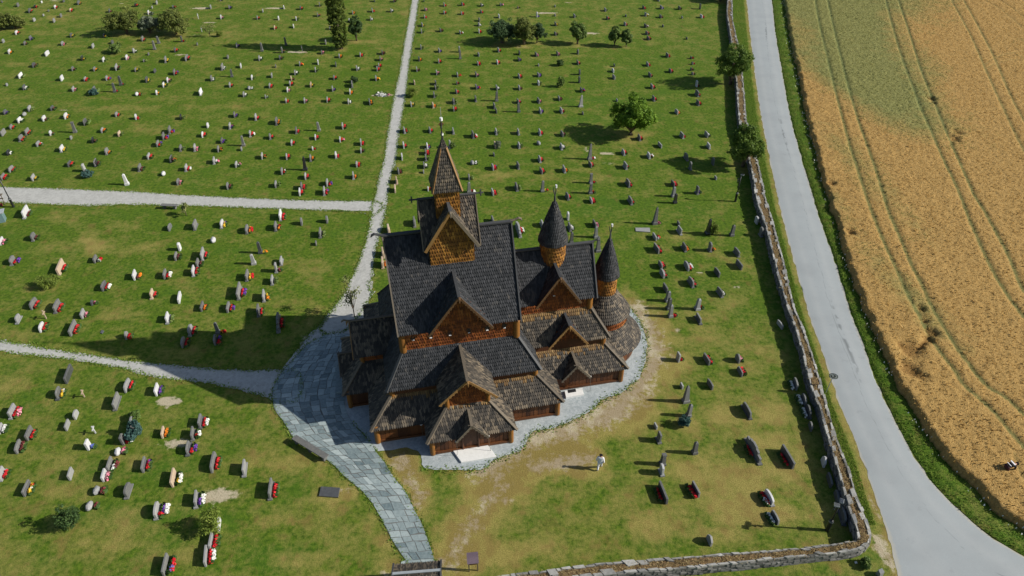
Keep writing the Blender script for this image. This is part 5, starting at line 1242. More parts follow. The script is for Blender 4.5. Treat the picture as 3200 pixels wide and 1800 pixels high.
# slate paving: one flagstone per object; the strip is cut into irregular blocks between its two edges
NS = 60
PL, PR = sample_line(smooth_line(P['pave_left']), NS), sample_line(smooth_line(P['pave_right']), NS)
paving = sheet('slate_paving', [tuple(p) for p in PL] + [tuple(p) for p in reversed(PR)], .022, MAT['joint'])
def strip(s, t):
    x = min(max(s, 0), 1) * (NS - 1); i = min(int(x), NS - 2); u = x - i
    a = PL[i].lerp(PL[i + 1], u); b = PR[i].lerp(PR[i + 1], u); return a.lerp(b, t)
flags = []
def cut(s0, s1, t0, t1, r2):
    a, b, c, d = strip(s0, t0), strip(s1, t0), strip(s1, t1), strip(s0, t1)
    ls = ((a - b).length + (d - c).length) / 2; lt = ((a - d).length + (b - c).length) / 2
    big = r2.uniform(.55, 1.05)
    if ls * lt < .62 * big and max(ls, lt) < 1.7 * big + .3 or max(ls, lt) < .55: flags.append((s0, s1, t0, t1)); return
    if ls > lt * r2.uniform(.75, 1.3): m = s0 + (s1 - s0) * r2.uniform(.36, .64); cut(s0, m, t0, t1, r2); cut(m, s1, t0, t1, r2)
    else: m = t0 + (t1 - t0) * r2.uniform(.36, .64); cut(s0, s1, t0, m, r2); cut(s0, s1, m, t1, r2)
cut(0, 1, 0, 1, random.Random(4))
def warp(s, t):
    p = strip(s, t); e = .0 if (t < .001 or t > .999) else 1
    return p + Vector((math.sin(p.x * 2.9 + p.y * 3.7), math.sin(p.x * 3.3 - p.y * 2.3 + 1))) * .05 * e + Vector((math.sin(p.y * 7 + p.x), math.sin(p.x * 6 + 2))) * .02
stones = []
for s0, s1, t0, t1 in flags:
    r2 = random.Random(int(s0 * 1e5) + int(t0 * 1e6))
    q = [warp(s0, t0), warp(s1, t0), warp(s1, t1), warp(s0, t1)]; c = sum(q, Vector((0, 0))) / 4
    pts = []
    for i in range(4):
        p, nx = q[i], q[(i + 1) % 4]
        pts.append(p + (c - p).normalized() * r2.uniform(.012, .04))
        if r2.random() < .5: mpt = (p + nx) / 2; pts.append(mpt + (c - mpt).normalized() * r2.uniform(.005, .035))
    stones.append((c, pts, r2))
def flag_geo(mb, c, pts, r2, org):
    z = .036 + r2.uniform(-.005, .010); tx, ty = r2.uniform(-.006, .006), r2.uniform(-.006, .006); n = len(pts)
    f3 = lambda p, z: (p.x - org.x, p.y - org.y, z + tx * (p.x - c.x) + ty * (p.y - c.y))
    ins = [p + (c - p).normalized() * .012 for p in pts]
    top = [f3(p, z) for p in ins]; mid = [f3(p, z - .007) for p in pts]; low = [(p.x - org.x, p.y - org.y, .018) for p in pts]
    area = sum(pts[i].x * pts[(i + 1) % n].y - pts[i].y * pts[(i + 1) % n].x for i in range(n))
    fs = [tuple(range(n))] + [(k * n + i, (k + 1) * n + i, (k + 1) * n + (i + 1) % n, k * n + (i + 1) % n) for k in range(2) for i in range(n)]
    if area < 0: fs = [tuple(reversed(f)) for f in fs]
    mb.add(top + mid + low, fs, r2.random())
def picsize(c, a): return a / (c.x ** 2 + c.y ** 2 + 1764)
def parea(pts): n = len(pts); return abs(sum(pts[i].x * pts[(i + 1) % n].y - pts[i].y * pts[(i + 1) % n].x for i in range(n))) / 2
stones.sort(key=lambda s: -picsize(s[0], parea(s[1]))); rest = MB()
for k, (c, pts, r2) in enumerate(stones):
    if k < 300:
        mb = MB(); flag_geo(mb, c, pts, r2, c); o = mb.build('flagstone', MAT['slate'], paving); o.location = (c.x, c.y, 0)
    else: flag_geo(rest, c, pts, r2, Vector((0, 0)))
if rest.f: rest.build('small_flagstones', MAT['slate'], paving, kind='stuff')
x, y = MI['flag']; mb = MB(); r2 = random.Random(3)
pts = [Vector((x + .42 * math.cos(a) * 1.0, y + .36 * math.sin(a))) for a in (.5, 1.7, 2.5, 3.5, 4.4, 5.6)]
flag_geo(mb, Vector((x, y)), pts, r2, Vector((x, y))); o = mb.build('flagstone', MAT['slate'], paving); o.location = (x, y, -.01)

# road
NR = 150
RL, RR = sample_line(smooth_line(P['road_left'], 1), NR), sample_line(smooth_line(P['road_right'], 1), NR)
# pair the edges by y so cross sections stay level
def xat(line, y):
    for a, b in zip(line[:-1], line[1:]):
        if (a[1] - y) * (b[1] - y) <= 0 and a[1] != b[1]: return a[0] + (b[0] - a[0]) * (y - a[1]) / (b[1] - a[1])
    return line[0][0] if abs(line[0][1] - y) < abs(line[-1][1] - y) else line[-1][0]
RLs, RRs = smooth_line(P['road_left'], 2), smooth_line(P['road_right'], 2)
yy = np.linspace(155, 20.5, 420); U = np.linspace(0, 1, 41)
xl = np.array([xat(RLs, y) for y in yy]); xr = np.array([xat(RRs, y) for y in yy])
xr = np.where(yy < 23.2, xr + (23.2 - yy) * 3, xr)
Xr = xl[:, None] + (xr - xl)[:, None] * U[None]; Yr = np.repeat(yy[:, None], 41, 1)
jit = (fbm(Yr, Yr * 0, 5, 1.3) - .5) * .3
Xr = Xr + jit * (np.abs(U - .5)[None] > .49)
crack = np.zeros(Xr.shape)
cl = lambda f, w: np.clip(1 - np.abs(U[None] - f(yy)[:, None]) * (xr - xl)[:, None] / w, 0, 1)
cn = lambda y, s: (fbm(y, y * 0 + s, 15, .8, 5) - .5) * .10
crack = np.maximum(crack, cl(lambda y: .60 + .05 * np.sin(y * .11) + cn(y, 0), .10) * .62)
crack = np.maximum(crack, cl(lambda y: .66 + cn(y, 7) * 1.5 - .03 * np.sin(y * .17), .35) * np.clip(np.sin(yy * .16 + .6) * 1.3 - .35, 0, 1)[:, None] * (fbm(Xr, Yr, 8, 2.2) > .45) * .9)
place('road', grid_mesh('road', Xr, Yr, np.full(Xr.shape, .003) + .06 * (1 - (2 * U[None] - 1) ** 2), None, dict(across=np.repeat(U[None], 420, 0), crack=crack), [MAT['road']]))['kind'] = 'structure'

# wheat field, standing .75 m high, with wheel tracks and lodged places
fe = smooth_line(P['field_edge'], 1)
st = .19; ys = np.arange(20.5, 154, st); xs = np.arange(24, 124, st); X, Y = np.meshgrid(xs, ys)
xe = np.array([xat(fe, y) for y in ys]) + (fbm(ys, ys * 0, 4, .9) - .5) * .7
xe = np.where(ys < 23, xat(fe, 23) + (23 - ys) * 2.5, xe)
far = .74 * Y + 20
inside = (X > xe[:, None] - st) & (X < far)
tram = np.zeros(X.shape)
for i, ln in enumerate(P['tram']):
    d = seg_dist(X, Y, smooth_line(ln, 1)); w = .30 if i < 6 else .24
    tram = np.maximum(tram, np.clip(1.3 - d / w, 0, 1) * (1 if i < 4 else .8 if i < 6 else .55))
lod = np.zeros(X.shape)
for (lx, ly), r in P['lodged']:
    ang = fbm(X, Y, 21, 1.1) ; d = np.hypot((X - lx), (Y - ly) * .8) / r + (ang - .5) * 1.2; lod = np.maximum(lod, np.clip(1.3 - d, 0, 1))
ln = [(P['lodged'][8][0]), (P['lodged'][7][0]), (P['lodged'][9][0]), (P['lodged'][6][0])]
lod = np.maximum(lod, np.clip(1.2 - seg_dist(X, Y, [P['lodged'][8][0], P['lodged'][7][0], P['lodged'][9][0], P['lodged'][6][0]]) / .3, 0, 1))
edge = np.clip((X - xe[:, None]) / .35, 0, 1)
white = nr.random(X.shape); clump = fbm(X, Y, 31, 1.6, 3)
Z = .70 + .10 * (fbm(X, Y, 17, .25, 3) - .5) + .10 * (clump - .5) + .11 * (white - .5)
Z = Z * edge * (1 - .16 * tram) * (1 - .5 * lod) - .03
X2 = X + (nr.random(X.shape) - .5) * .12; Y2 = Y + (nr.random(X.shape) - .5) * .12
green = np.zeros(X.shape)
gx, gy = [], []
for cx, cy, rx, ry, a in ((57, 120, 11, 36, .95), (66, 140, 20, 16, .7), (52, 98, 7, 16, .7), (42, 74, 3.5, 16, .45), (36, 60, 2.2, 14, .4), (75, 95, 14, 10, -.3), (62, 60, 6, 9, .55), (38, 47, 2, 8, .3), (90, 110, 9, 12, .35), (46, 120, 4, 20, .25)):
    green = green + np.clip(1.3 - np.hypot((X - cx) / rx, (Y - cy) / ry), 0, 1) * a
nE = 150000; r_ = np.random.default_rng(77); k_ = r_.integers(0, X.size, nE * 2); k_ = k_[(inside & (Z > .3) & (tram < .35)).ravel()[k_]][:nE]
ex, ey, ez = X2.ravel()[k_] + r_.normal(0, .09, len(k_)), Y2.ravel()[k_] + r_.normal(0, .09, len(k_)), Z.ravel()[k_]
th_ = r_.random(len(k_)) * 6.283; ww_ = .02 + .035 * r_.random(len(k_)); hh_ = .06 + .11 * r_.random(len(k_)); lx_, ly_ = r_.normal(-.04, .06, len(k_)), r_.normal(-.03, .06, len(k_))
VE = np.zeros((len(k_), 4, 3))
for j, (sg, up) in enumerate(((-1, -.4), (1, -.4), (.7, 1), (-.7, 1))): VE[:, j] = np.stack([ex + sg * np.cos(th_) * ww_ + up * lx_, ey + sg * np.sin(th_) * ww_ + up * ly_, ez + up * hh_ - .04], 1)
kg = (green.ravel()[k_] + (fbm(ex, ey, 61, .4) - .5) * .9) > .32; AG = r_.random(len(k_)); VG, VE = VE[kg], VE[~kg]
tag(place('green_wheat_ears', quad_mesh('green_wheat_ears', VG, AG[kg], LEAF['wheat_green'])), 'greener unripe ears in the far part of the wheat field', 'wheat', kind='stuff')
AE = np.clip(r_.random(len(k_)) - .15 * np.clip(green.ravel()[k_], 0, 1) - .1 * tram.ravel()[k_], 0, 1)[~kg]
tag(place('wheat_ears', quad_mesh('wheat_ears', VE, AE, LEAF['wheat'])), 'pale ripe ears standing out of the wheat field', 'wheat', kind='stuff')
o = place('wheat_field', grid_mesh('wheat_field', X2, Y2, Z, inside, dict(green=green, tram=tram, lodge=lod), [MAT['wheat']]))
tag(o, 'ripe golden wheat field with dark wheel tracks beyond the road', 'wheat field', kind='stuff')

# weeds on the verge between road and field, and grass blades scattered beside the wall
def tufts(n, xlo, xhi, ylo, yhi, hmin, hmax, w, seed):
    r = np.random.default_rng(seed); y = ylo + (yhi - ylo) * r.random(n); a = xlo(y); b = xhi(y); x = a + (b - a) * r.random(n)
    h = hmin + (hmax - hmin) * r.random(n) ** 1.5; th = r.random(n) * 2 * np.pi; ww = w * (.6 + .8 * r.random(n)); lean = (r.random((n, 2)) - .5) * 1.0
    dx, dy = np.cos(th) * ww / 2, np.sin(th) * ww / 2; V = np.zeros((n, 4, 3))
    V[:, 0] = np.stack([x - dx, y - dy, -.03 + 0 * x], 1); V[:, 1] = np.stack([x + dx, y + dy, -.03 + 0 * x], 1)
    V[:, 2] = np.stack([x + dx * .4 + lean[:, 0] * h, y + dy * .4 + lean[:, 1] * h, h], 1); V[:, 3] = np.stack([x - dx * .4 + lean[:, 0] * h, y - dy * .4 + lean[:, 1] * h, h], 1)
    return V, r.random(n)
va = np.array([xat(RRs, y) for y in np.linspace(20, 155, 600)]); vb = np.interp(np.linspace(20, 155, 600), ys, xe); gy_ = np.linspace(20, 155, 600)
fa = lambda y: np.interp(y, gy_, va) + .1; fb = lambda y: np.interp(y, gy_, vb) + .25
VX = np.linspace(0, 1, 26); vy = np.arange(21, 154, .22); a_, b_ = fa(vy), fb(vy)
Xv = a_[:, None] + (b_ - a_)[:, None] * VX; Yv = np.repeat(vy[:, None], 26, 1)
prof = np.sin(np.pi * np.clip(VX * .9 + .04, 0, 1)) ** .6
Zv = (.04 + .22 * fbm(Xv, Yv, 41, 1.3, 4)) * prof[None] - .02
place('verge', grid_mesh('verge', Xv, Yv, Zv, None, dict(dry=.05 + .25 * fbm(Xv, Yv, 6, .3), bare=Xv * 0, lush=np.full(Xv.shape, .4)), [MAT['lawn']]))['kind'] = 'structure'
V, A = tufts(75000, lambda y: fa(y) + .12, fb, 21, 154, .03, .24, .075, 1)
o = place('verge_weeds', quad_mesh('verge_weeds', V, A, LEAF['weed'])); tag(o, 'lush green weeds on the verge along the road and wheat', 'weeds', kind='stuff')
V, A = tufts(260, lambda y: fa(y) + (fb(y) - fa(y)) * .55, fb, 21, 154, .10, .13, .10, 2)
o = place('cow_parsley', quad_mesh('cow_parsley', V + np.array([0, 0, .26]), A, FMAT['w'])); tag(o, 'scattered white flower heads in the verge weeds', 'wild flowers', kind='stuff')
wo = smooth_line(P['wall_out'], 1)
wa = lambda y: np.interp(y, *map(np.array, zip(*sorted((p[1], p[0] + .25) for p in wo)))); wb = lambda y: np.interp(y, *map(np.array, zip(*sorted((p[1], p[0] - .55) for p in RLs))))
V, A = tufts(60000, wa, wb, 27, 152, .02, .12, .05, 3)
o = place('roadside_grass', quad_mesh('roadside_grass', V, A, LEAF['grass'])); tag(o, 'rough green grass between the stone wall and the road', 'grass', kind='stuff')

# grass creeping over the edges of the gravel and slate
VS, AS = [], []
for i, (ln, dens, spread) in enumerate(((P['north_path'], 60, .13), (P['cross_path'], 60, .13), (P['side_path'], 60, .13), (P['gravel_apron'][13:48], 55, .16), (P['pave_left'], 45, .10), (P['pave_right'][8:], 45, .10), (P['plaza_gravel'][:5], 60, .18))):
    pts = resample(smooth_line([tuple(p) for p in ln], 1), .25); r_ = np.random.default_rng(90 + i); n = int(len(pts) * .25 * dens)
    k = r_.integers(0, len(pts) - 1, n); u = r_.random(n); pa = np.array([tuple(p) for p in pts]); q = pa[k] + (pa[k + 1] - pa[k]) * u[:, None]
    cl_ = fbm(q[:, 0], q[:, 1], 33, 1.5, 3); q = q + r_.normal(0, 1, (n, 2)) * (spread * (.3 + 1.6 * cl_))[:, None]; th = r_.random(n) * 6.283; w = .03 + .03 * r_.random(n); h = .02 + .06 * r_.random(n); V = np.zeros((n, 4, 3)); lean = r_.normal(0, .05, (n, 2))
    for j, (sg, up) in enumerate(((-1, 0), (1, 0), (.6, 1), (-.6, 1))): V[:, j] = np.stack([q[:, 0] + sg * np.cos(th) * w + up * lean[:, 0], q[:, 1] + sg * np.sin(th) * w + up * lean[:, 1], up * h + .01], 1)
    VS.append(V); AS.append(r_.random(n))
o = place('edge_grass', quad_mesh('edge_grass', np.concatenate(VS), np.concatenate(AS), LEAF['grass'])); tag(o, 'short grass creeping over the edges of the paths', 'grass', kind='stuff')
# ------------------------------------------------------------------ dry stone walls
def stone_wall(inn, out, label, idx, fill_to=1):
    n = int(max(sum((Vector(a) - Vector(b)).length for a, b in zip(out[:-1], out[1:])), 4) / .45)
    I, O = sample_line(inn, n), sample_line(out, n); H = .92
    root = empty('stone_wall', (I[0].x, I[0].y, 0)); org = I[0]
    tag(root, label, 'stone wall', 'dry stone walls round the churchyard')
    f3 = lambda p, z: (p.x - org.x, p.y - org.y, z)
    core = MB(); fill = MB(); items = []
    wid = [min(max((o_ - i_).length, .75), 1.15) for i_, o_ in zip(I, O)]
    for i in range(n): O[i] = I[i] + (O[i] - I[i]).normalized() * wid[i]
    ins = lambda a, b, d: a + (b - a).normalized() * d
    for i in range(n - 1):
        a0, a1, b0, b1 = ins(I[i], O[i], .14), ins(I[i + 1], O[i + 1], .14), ins(O[i], I[i], .14), ins(O[i + 1], I[i + 1], .14)
        core.add([f3(a0, -.1), f3(a1, -.1), f3(b1, -.1), f3(b0, -.1), f3(a0, H - .13), f3(a1, H - .13), f3(b1, H - .13), f3(b0, H - .13)], [(4, 7, 6, 5), (0, 4, 5, 1), (2, 6, 7, 3), (0, 3, 7, 4), (1, 5, 6, 2)])
    core.build('rubble_core', MAT['rock_core'], root)
    nw = 9; L = np.arange(n * 3); 
    If, Of = sample_line([tuple(p) for p in I], n * 3), sample_line([tuple(p) for p in O], n * 3)
    X = np.array([[a.x + (b.x - a.x) * t - org.x for t in np.linspace(.14, .86, nw)] for a, b in zip(If, Of)]); Yy = np.array([[a.y + (b.y - a.y) * t - org.y for t in np.linspace(.14, .86, nw)] for a, b in zip(If, Of)])
    Zf = H - .055 + .14 * (fbm(X + org.x, Yy + org.y, 51 + idx, 2.2, 4) - .45)
    Zf[:, 0] -= .08; Zf[:, -1] -= .08
    o = place('turf_fill', grid_mesh('turf_fill', X, Yy, Zf, None, {}, [MAT['wall_fill']]), root)
    r = np.random.default_rng(60 + idx); m = n * 60; k = r.integers(0, n * 3, m); t = r.integers(1, nw - 1, m)
    px, py = X[k, t] + r.normal(0, .06, m), Yy[k, t] + r.normal(0, .06, m); pz = Zf[k, t]; V = np.zeros((m, 4, 3)); th = r.random(m) * 6.28; w = .018; h = .03 + .10 * r.random(m)
    c, s = np.cos(th) * w, np.sin(th) * w; lx, ly = r.normal(0, .09, m), r.normal(0, .09, m)
    for j, (sg, up) in enumerate(((-1, 0), (1, 0), (.5, 1), (-.5, 1))): V[:, j] = np.stack([px + sg * c + up * lx, py + sg * s + up * ly, pz + up * h], 1)
    place('dry_grass', quad_mesh('dry_grass', V, r.random(m), MAT['straw']), root)['kind'] = 'stuff'
    r2 = random.Random(70 + idx)
    def run(A, B, cap):           # stones along edge A, B is the opposite edge
        cum = [0.]
        for p, q in zip(A[:-1], A[1:]): cum.append(cum[-1] + (p - q).length)
        def at(line, s):
            s = min(max(s, 0), cum[-1] - 1e-4); j = max(i for i in range(n - 1) if cum[i] <= s) if s > 0 else 0
            u = (s - cum[j]) / max(cum[j + 1] - cum[j], 1e-6); return line[j].lerp(line[j + 1], u)
        rows = [(H - .1, .13)] if cap else [(z, .17) for z in np.arange(.02, H - .16, .165)]
        for z0, hh in rows:
            s = r2.uniform(0, .2)
            while s < cum[-1] - .15:
                Ls = r2.uniform(.3, .85) if cap else r2.uniform(.22, .55); Ls = min(Ls, cum[-1] - s)
                p, q = at(A, s + .012), at(A, s + Ls - .012); bi = at(B, s + Ls / 2)
                inn_ = (bi - (p + q) / 2).normalized(); dep = (r2.uniform(.15, .28) if r2.random() < .85 else .45) if cap else .2
                pr = r2.uniform(-.07, .07) if cap else r2.uniform(-.03, .07)
                base = [p - inn_ * pr, q - inn_ * (pr + r2.uniform(-.04, .04)), q + inn_ * dep * r2.uniform(.75, 1.1), p + inn_ * dep * r2.uniform(.75, 1.1)]
                zz = z0 + (r2.uniform(-.02, .03) if cap else r2.uniform(-.015, .015)); ht = hh * (r2.uniform(.85, 1.3) if cap else r2.uniform(.86, .98))
                c = (p + q) / 2
                dist2 = c.x ** 2 + c.y ** 2 + 1764; vis = Ls * (dep if cap else ht * .6) / dist2
                tl = [r2.uniform(-.035, .035) for _ in range(4)]; sh = r2.uniform(.80, .96)
                cc = sum(base, Vector((0, 0))) / 4
                lo = [(b.x, b.y, zz) for b in base]; hi = [(cc.x + (b.x - cc.x) * sh, cc.y + (b.y - cc.y) * sh, zz + ht + tl[i]) for i, b in enumerate(base)]
                items.append((vis, (cc.x, cc.y, zz), lo + hi, r2.random(), cap)); s += Ls
    run(I, O, True); run(O, I, True); run(I, O, False); run(O, I, False)
    items.sort(key=lambda t: -t[0]); rest = MB(); FS = [(3, 2, 1, 0), (4, 5, 6, 7), (0, 1, 5, 4), (1, 2, 6, 5), (2, 3, 7, 6), (3, 0, 4, 7)]
    def orient(vs):
        a, b, c, d = [Vector(v) for v in vs[:4]]
        return [tuple(reversed(f)) for f in FS] if (b - a).cross(c - a).z < 0 else FS
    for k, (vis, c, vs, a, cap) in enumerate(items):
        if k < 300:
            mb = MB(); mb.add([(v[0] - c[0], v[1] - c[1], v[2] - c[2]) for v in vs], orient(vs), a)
            o = mb.build('stone', MAT['rock' if cap else 'rock_shaded'], root); o.location = (c[0] - org.x, c[1] - org.y, c[2])
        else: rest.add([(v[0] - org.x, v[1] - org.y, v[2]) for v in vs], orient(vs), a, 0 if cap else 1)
    rest.build('small_stones', [MAT['rock'], MAT['rock_shaded']], root, kind='stuff')
stone_wall(list(reversed(P['wall_in'])), list(reversed(P['wall_out'])), 'long dry stone wall with turf top running beside the road', 0)
stone_wall(P['swall_in'], P['swall_out'], 'dry stone wall with turf top along the bottom of the churchyard', 1)
# ------------------------------------------------------------------ the stave church (local axes: x = east, y = north, origin under the tower)
CX_, CY_ = 3.87, 42.2
cw = EV * CX_ + NV * CY_
church = empty('stave_church', (cw.x, cw.y, 0), TH)
tag(church, 'dark shingled stave church with golden gables, tower and two round turrets', 'church')
def rotk(pts, k):                                   # k=0 south, 1 east, 2 north, 3 west
    out = []
    for p in pts:
        x, y, z = p
        for _ in range(k): x, y = -y, x
        out.append((x, y, z))
    return out
def shift(pts, dx, dy=0): return [(x + dx, y + dy, z) for x, y, z in pts]
singles = []                                         # individually built shingles (nearest roof)
UNIT = []
def shingles(mb, poly, hint, pitch=.16, row=.27, point=False, lift=.055, single=None, seed=0, shelter=0):
    pts = [Vector(p) for p in poly]; n = newell(pts)
    if n.dot(Vector(hint)) < 0: pts = [pts[1], pts[0]] + pts[:1:-1]; n = newell(pts)
    o = pts[0]; u = (pts[1] - pts[0]).normalized(); v = n.cross(u); r2 = random.Random(seed + int(abs(o.x * 100) + abs(o.z * 10)))
    P2 = [((p - o).dot(u), (p - o).dot(v)) for p in pts]; vmax = max(p[1] for p in P2); k = 0; y = -.03; m = len(P2)
    while y < vmax - .03:
        yc = min(max(y + row * .5, .004), vmax - .004); xs = []
        for i in range(m):
            (ax, ay), (bx, by) = P2[i], P2[(i + 1) % m]
            if (ay - yc) * (by - yc) < 0: xs.append(ax + (bx - ax) * (yc - ay) / (by - ay))
        if len(xs) >= 2:
            x0, x1 = min(xs), max(xs); x = x0 - (k % 2) * pitch / 2
            while x < x1 - .02:
                a, b = max(x, x0), min(x + pitch * .92, x1)
                if b - a > .03:
                    jy = r2.uniform(-.018, .018); top = min(y + row * 1.3, vmax + .0); bot = y + jy; w = b - a; sh = row * (.8 if point else .5); lf = lift * r2.uniform(.75, 1.25); av = r2.random()
                    if single is not None and len(single) < 300 and w > pitch * .9 and top > y + row * 1.25: single.append((o + u * ((a + b) / 2) + v * y, u, v, n, w, row, av))
                    else:
                        if point: out = [(a, top, .004), (a, bot + sh, lf * .8), ((a + b) / 2, bot, lf), (b, bot + sh, lf * .8), (b, top, .004)]
                        else: out = [(a, top, .004), (a, bot + sh, lf * .8), (a + w * .34, bot, lf), (b - w * .34, bot, lf), (b, bot + sh, lf * .8), (b, top, .004)]
                        q = len(out); vs = [o + u * X + v * Yv + n * Zv for X, Yv, Zv in out] + [o + u * X + v * Yv - n * .004 for X, Yv, Zv in out[1:-1]]
                        fs = [tuple(range(q))] + [(i + 1, i, q + i - 1, q + i) for i in range(1, q - 2)]
                        mb.add(vs, fs, av, 1 if shelter and y > vmax - shelter * r2.uniform(.6, 1.25) else 0)
                x += pitch
        y += row; k += 1
class Roof:
    def __init__(s, name, mat='roof', single=None): s.name = name; s.mat = mat; s.deck = MB(); s.sh = MB(); s.parts = []; s.single = single
    def face(s, poly, hint, thick=.07, **kw):
        pts = [Vector(p) for p in poly]
        if newell(pts).dot(Vector(hint)) < 0: pts.reverse()
        s.deck.poly(pts, thick); shingles(s.sh, poly, hint, single=s.single, **kw)
    def cut_face(s, e0, e1, t0, t1, cx, hw, back, hint, **kw):
        """roof slope with a dormer opening: eave e0-e1, top t0-t1, opening of half width hw at the eave running up to back (y, z)"""
        ye, ze, yt, zt = e0[1], e0[2], t0[1], t0[2]
        s.face([e0, (cx - hw, ye, ze), (cx, back[0], back[1]), (cx, yt, zt), t0], hint, **kw)
        s.face([(cx + hw, ye, ze), e1, t1, (cx, yt, zt), (cx, back[0], back[1])], hint, **kw)
    def board(s, nm, p0, p1, w, h, up, mat, off=0): mb = MB(); mb.beam(p0, p1, w, h, up, rng.random(), 0, off); s.parts.append((nm, mb, mat))
    def tubep(s, nm, pts, rad, mat, n=8): mb = MB(); mb.tube(pts, rad, n, rng.random()); s.parts.append((nm, mb, mat))
    def build(s):
        o = s.deck.build(s.name, MAT['deck'], church); s.obj = o
        if s.sh.f: s.sh.build('shingles', [MAT[s.mat], MAT['sheltered']], o, kind='stuff')
        for nm, mb, mat in s.parts: mb.build(nm, MAT[mat], o)
        return o
def dragon(roof, tip, d, mat='ridge', s=1.):       # carved ridge end, d = outward direction
    t = Vector(tip); d = Vector(d)
    roof.tubep('ridge_finial', [t - d * .1, t + d * .25 * s + Vector((0, 0, .10 * s)), t + d * .5 * s + Vector((0, 0, .20 * s)), t + d * .68 * s + Vector((0, 0, .10 * s)), t + d * .76 * s + Vector((0, 0, -.05 * s))], [.09 * s, .08 * s, .10 * s, .09 * s, .03 * s], mat, 6)
def gable_roof(roof, ridge_z, foot_z, half, yf, yb_ridge, yb_foot, cx, k, barge='board', fin=True, cover='ridge', **kw):
    """dormer running out to side k; yf = front, yb_* = where ridge and feet meet the roof behind (south-facing coordinates)"""
    for s in (-1, 1):
        pl = [(s * half, yb_foot, foot_z), (s * half, yf, foot_z), (0, yf, ridge_z), (0, yb_ridge, ridge_z)]
        hint = rotk([(s, 0, .5)], k)[0]
        roof.face(rotk(shift(pl, cx), k), hint, **kw)
        a, b = rotk(shift([(s * (half + .06), yf - .03, foot_z - .10), (0, yf - .03, ridge_z - .02)], cx), k)
        roof.board('barge_board', a, b, .06, .16, (0, 0, 1), barge)
        # carved lower edge: a row of small scallops
        mb = MB(); A, B = Vector(a), Vector(b); L = (B - A).length
        for i in range(int(L / .3)):
            c = A.lerp(B, (i + .5) / int(L / .3)); fo = Vector(rotk([(0, -1, 0)], k)[0]); mb.box(c + fo * .01 - Vector((0, 0, .12)), (.15, .045, .07) if k % 2 == 0 else (.045, .15, .07), 0, rng.random())
        roof.parts.append(('barge_carving', mb, barge))
    a, b = rotk(shift([(0, yf - .08, ridge_z + .05), (0, yb_ridge, ridge_z + .05)], cx), k)
    roof.board('ridge_board', a, b, .20, .07, (0, 0, 1), cover)
    if fin:
        fo = Vector(rotk([(0, -1, 0)], k)[0]); t = Vector(a)
        roof.tubep('ridge_finial', [t, t + fo * .12 + Vector((0, 0, -.12)), t + fo * .16 + Vector((0, 0, -.42))], [.09, .08, .03], barge, 6)
def wall_face(parent_name, polys, mat, hintlist, pitch=.175, row=.31, parent=None):
    core = MB(); sh = MB()
    for pl, h in zip(polys, hintlist):
        pts = [Vector(p) for p in pl]
        if newell(pts).dot(Vector(h)) < 0: pts.reverse()
        core.poly(pts, .12); shingles(sh, pl, h, pitch, row, True, .05, seed=3)
    o = core.build(parent_name, MAT['dark_plank'], parent or church)
    sh.build('wall_shingles', MAT[mat], o, kind='stuff'); return o
def posts(pts, r, z0, z1, mat='post', parent=None):
    for x, y in pts:
        mb = MB(); mb.lathe([(r * .98, z0), (r, z0 + .2), (r * .96, z1)], (0, 0), 14); mb.lathe([(r * 1.12, z1 - .12), (r * 1.15, z1 - .05), (.01, z1)], (0, 0), 14)
        o = mb.build('corner_post', MAT[mat], parent or church, True); o.location = (x, y, 0)
PLK = []
for i in range(5):
    mb = MB(); mb.box((0, 0, .5), (1, 1, 1), 0, i / 4); PLK.append(mb.mesh('wall_plank', MAT['plank']))
PLKD = []
for i in range(3):
    mb = MB(); mb.box((0, 0, .5), (1, 1, 1), 0, i / 2); PLKD.append(mb.mesh('wall_plank', MAT['dark_plank']))
def plank_wall(name, p0, p1, z0, z1, parent=None, skip=(), lib=None, sill=True):
    """upright planks between two ground points; returns the wall part"""
    a, b = Vector((*p0, 0)), Vector((*p1, 0)); d = (b - a); L = d.length; d.normalize(); nrm = Vector((d.y, -d.x, 0)); ang = math.atan2(d.y, d.x)
    core = MB(); core.beam(a + Vector((0, 0, (z0 + z1) / 2)) - nrm * .1, b + Vector((0, 0, (z0 + z1) / 2)) - nrm * .1, .16, z1 - z0)
    o = core.build(name, MAT['dark_plank'], parent or church)
    n = max(int(L / .29), 1); w = L / n
    for i in range(n):
        t = (i + .5) * w
        if any(s0 < t < s1 for s0, s1 in skip): continue
        me = rng.choice(lib or PLK); q = place('wall_plank', me, o, a + d * t + nrm * rng.uniform(-.012, .012) + Vector((0, 0, z0 + .2)), ang); q.scale = (w * .93, .05, z1 - z0 - .2)
    if sill:
        mb = MB(); mb.beam(a + Vector((0, 0, z0 + .09)) + nrm * .03, b + Vector((0, 0, z0 + .09)) + nrm * .03, .18, .22); mb.build('sill_beam', MAT['plank'], o)
        mb = MB(); mb.beam(a + Vector((0, 0, z0 - .06)) - nrm * .02, b + Vector((0, 0, z0 - .06)) - nrm * .02, .26, .14); mb.build('foundation_stones', MAT['rock'], o)
    return o

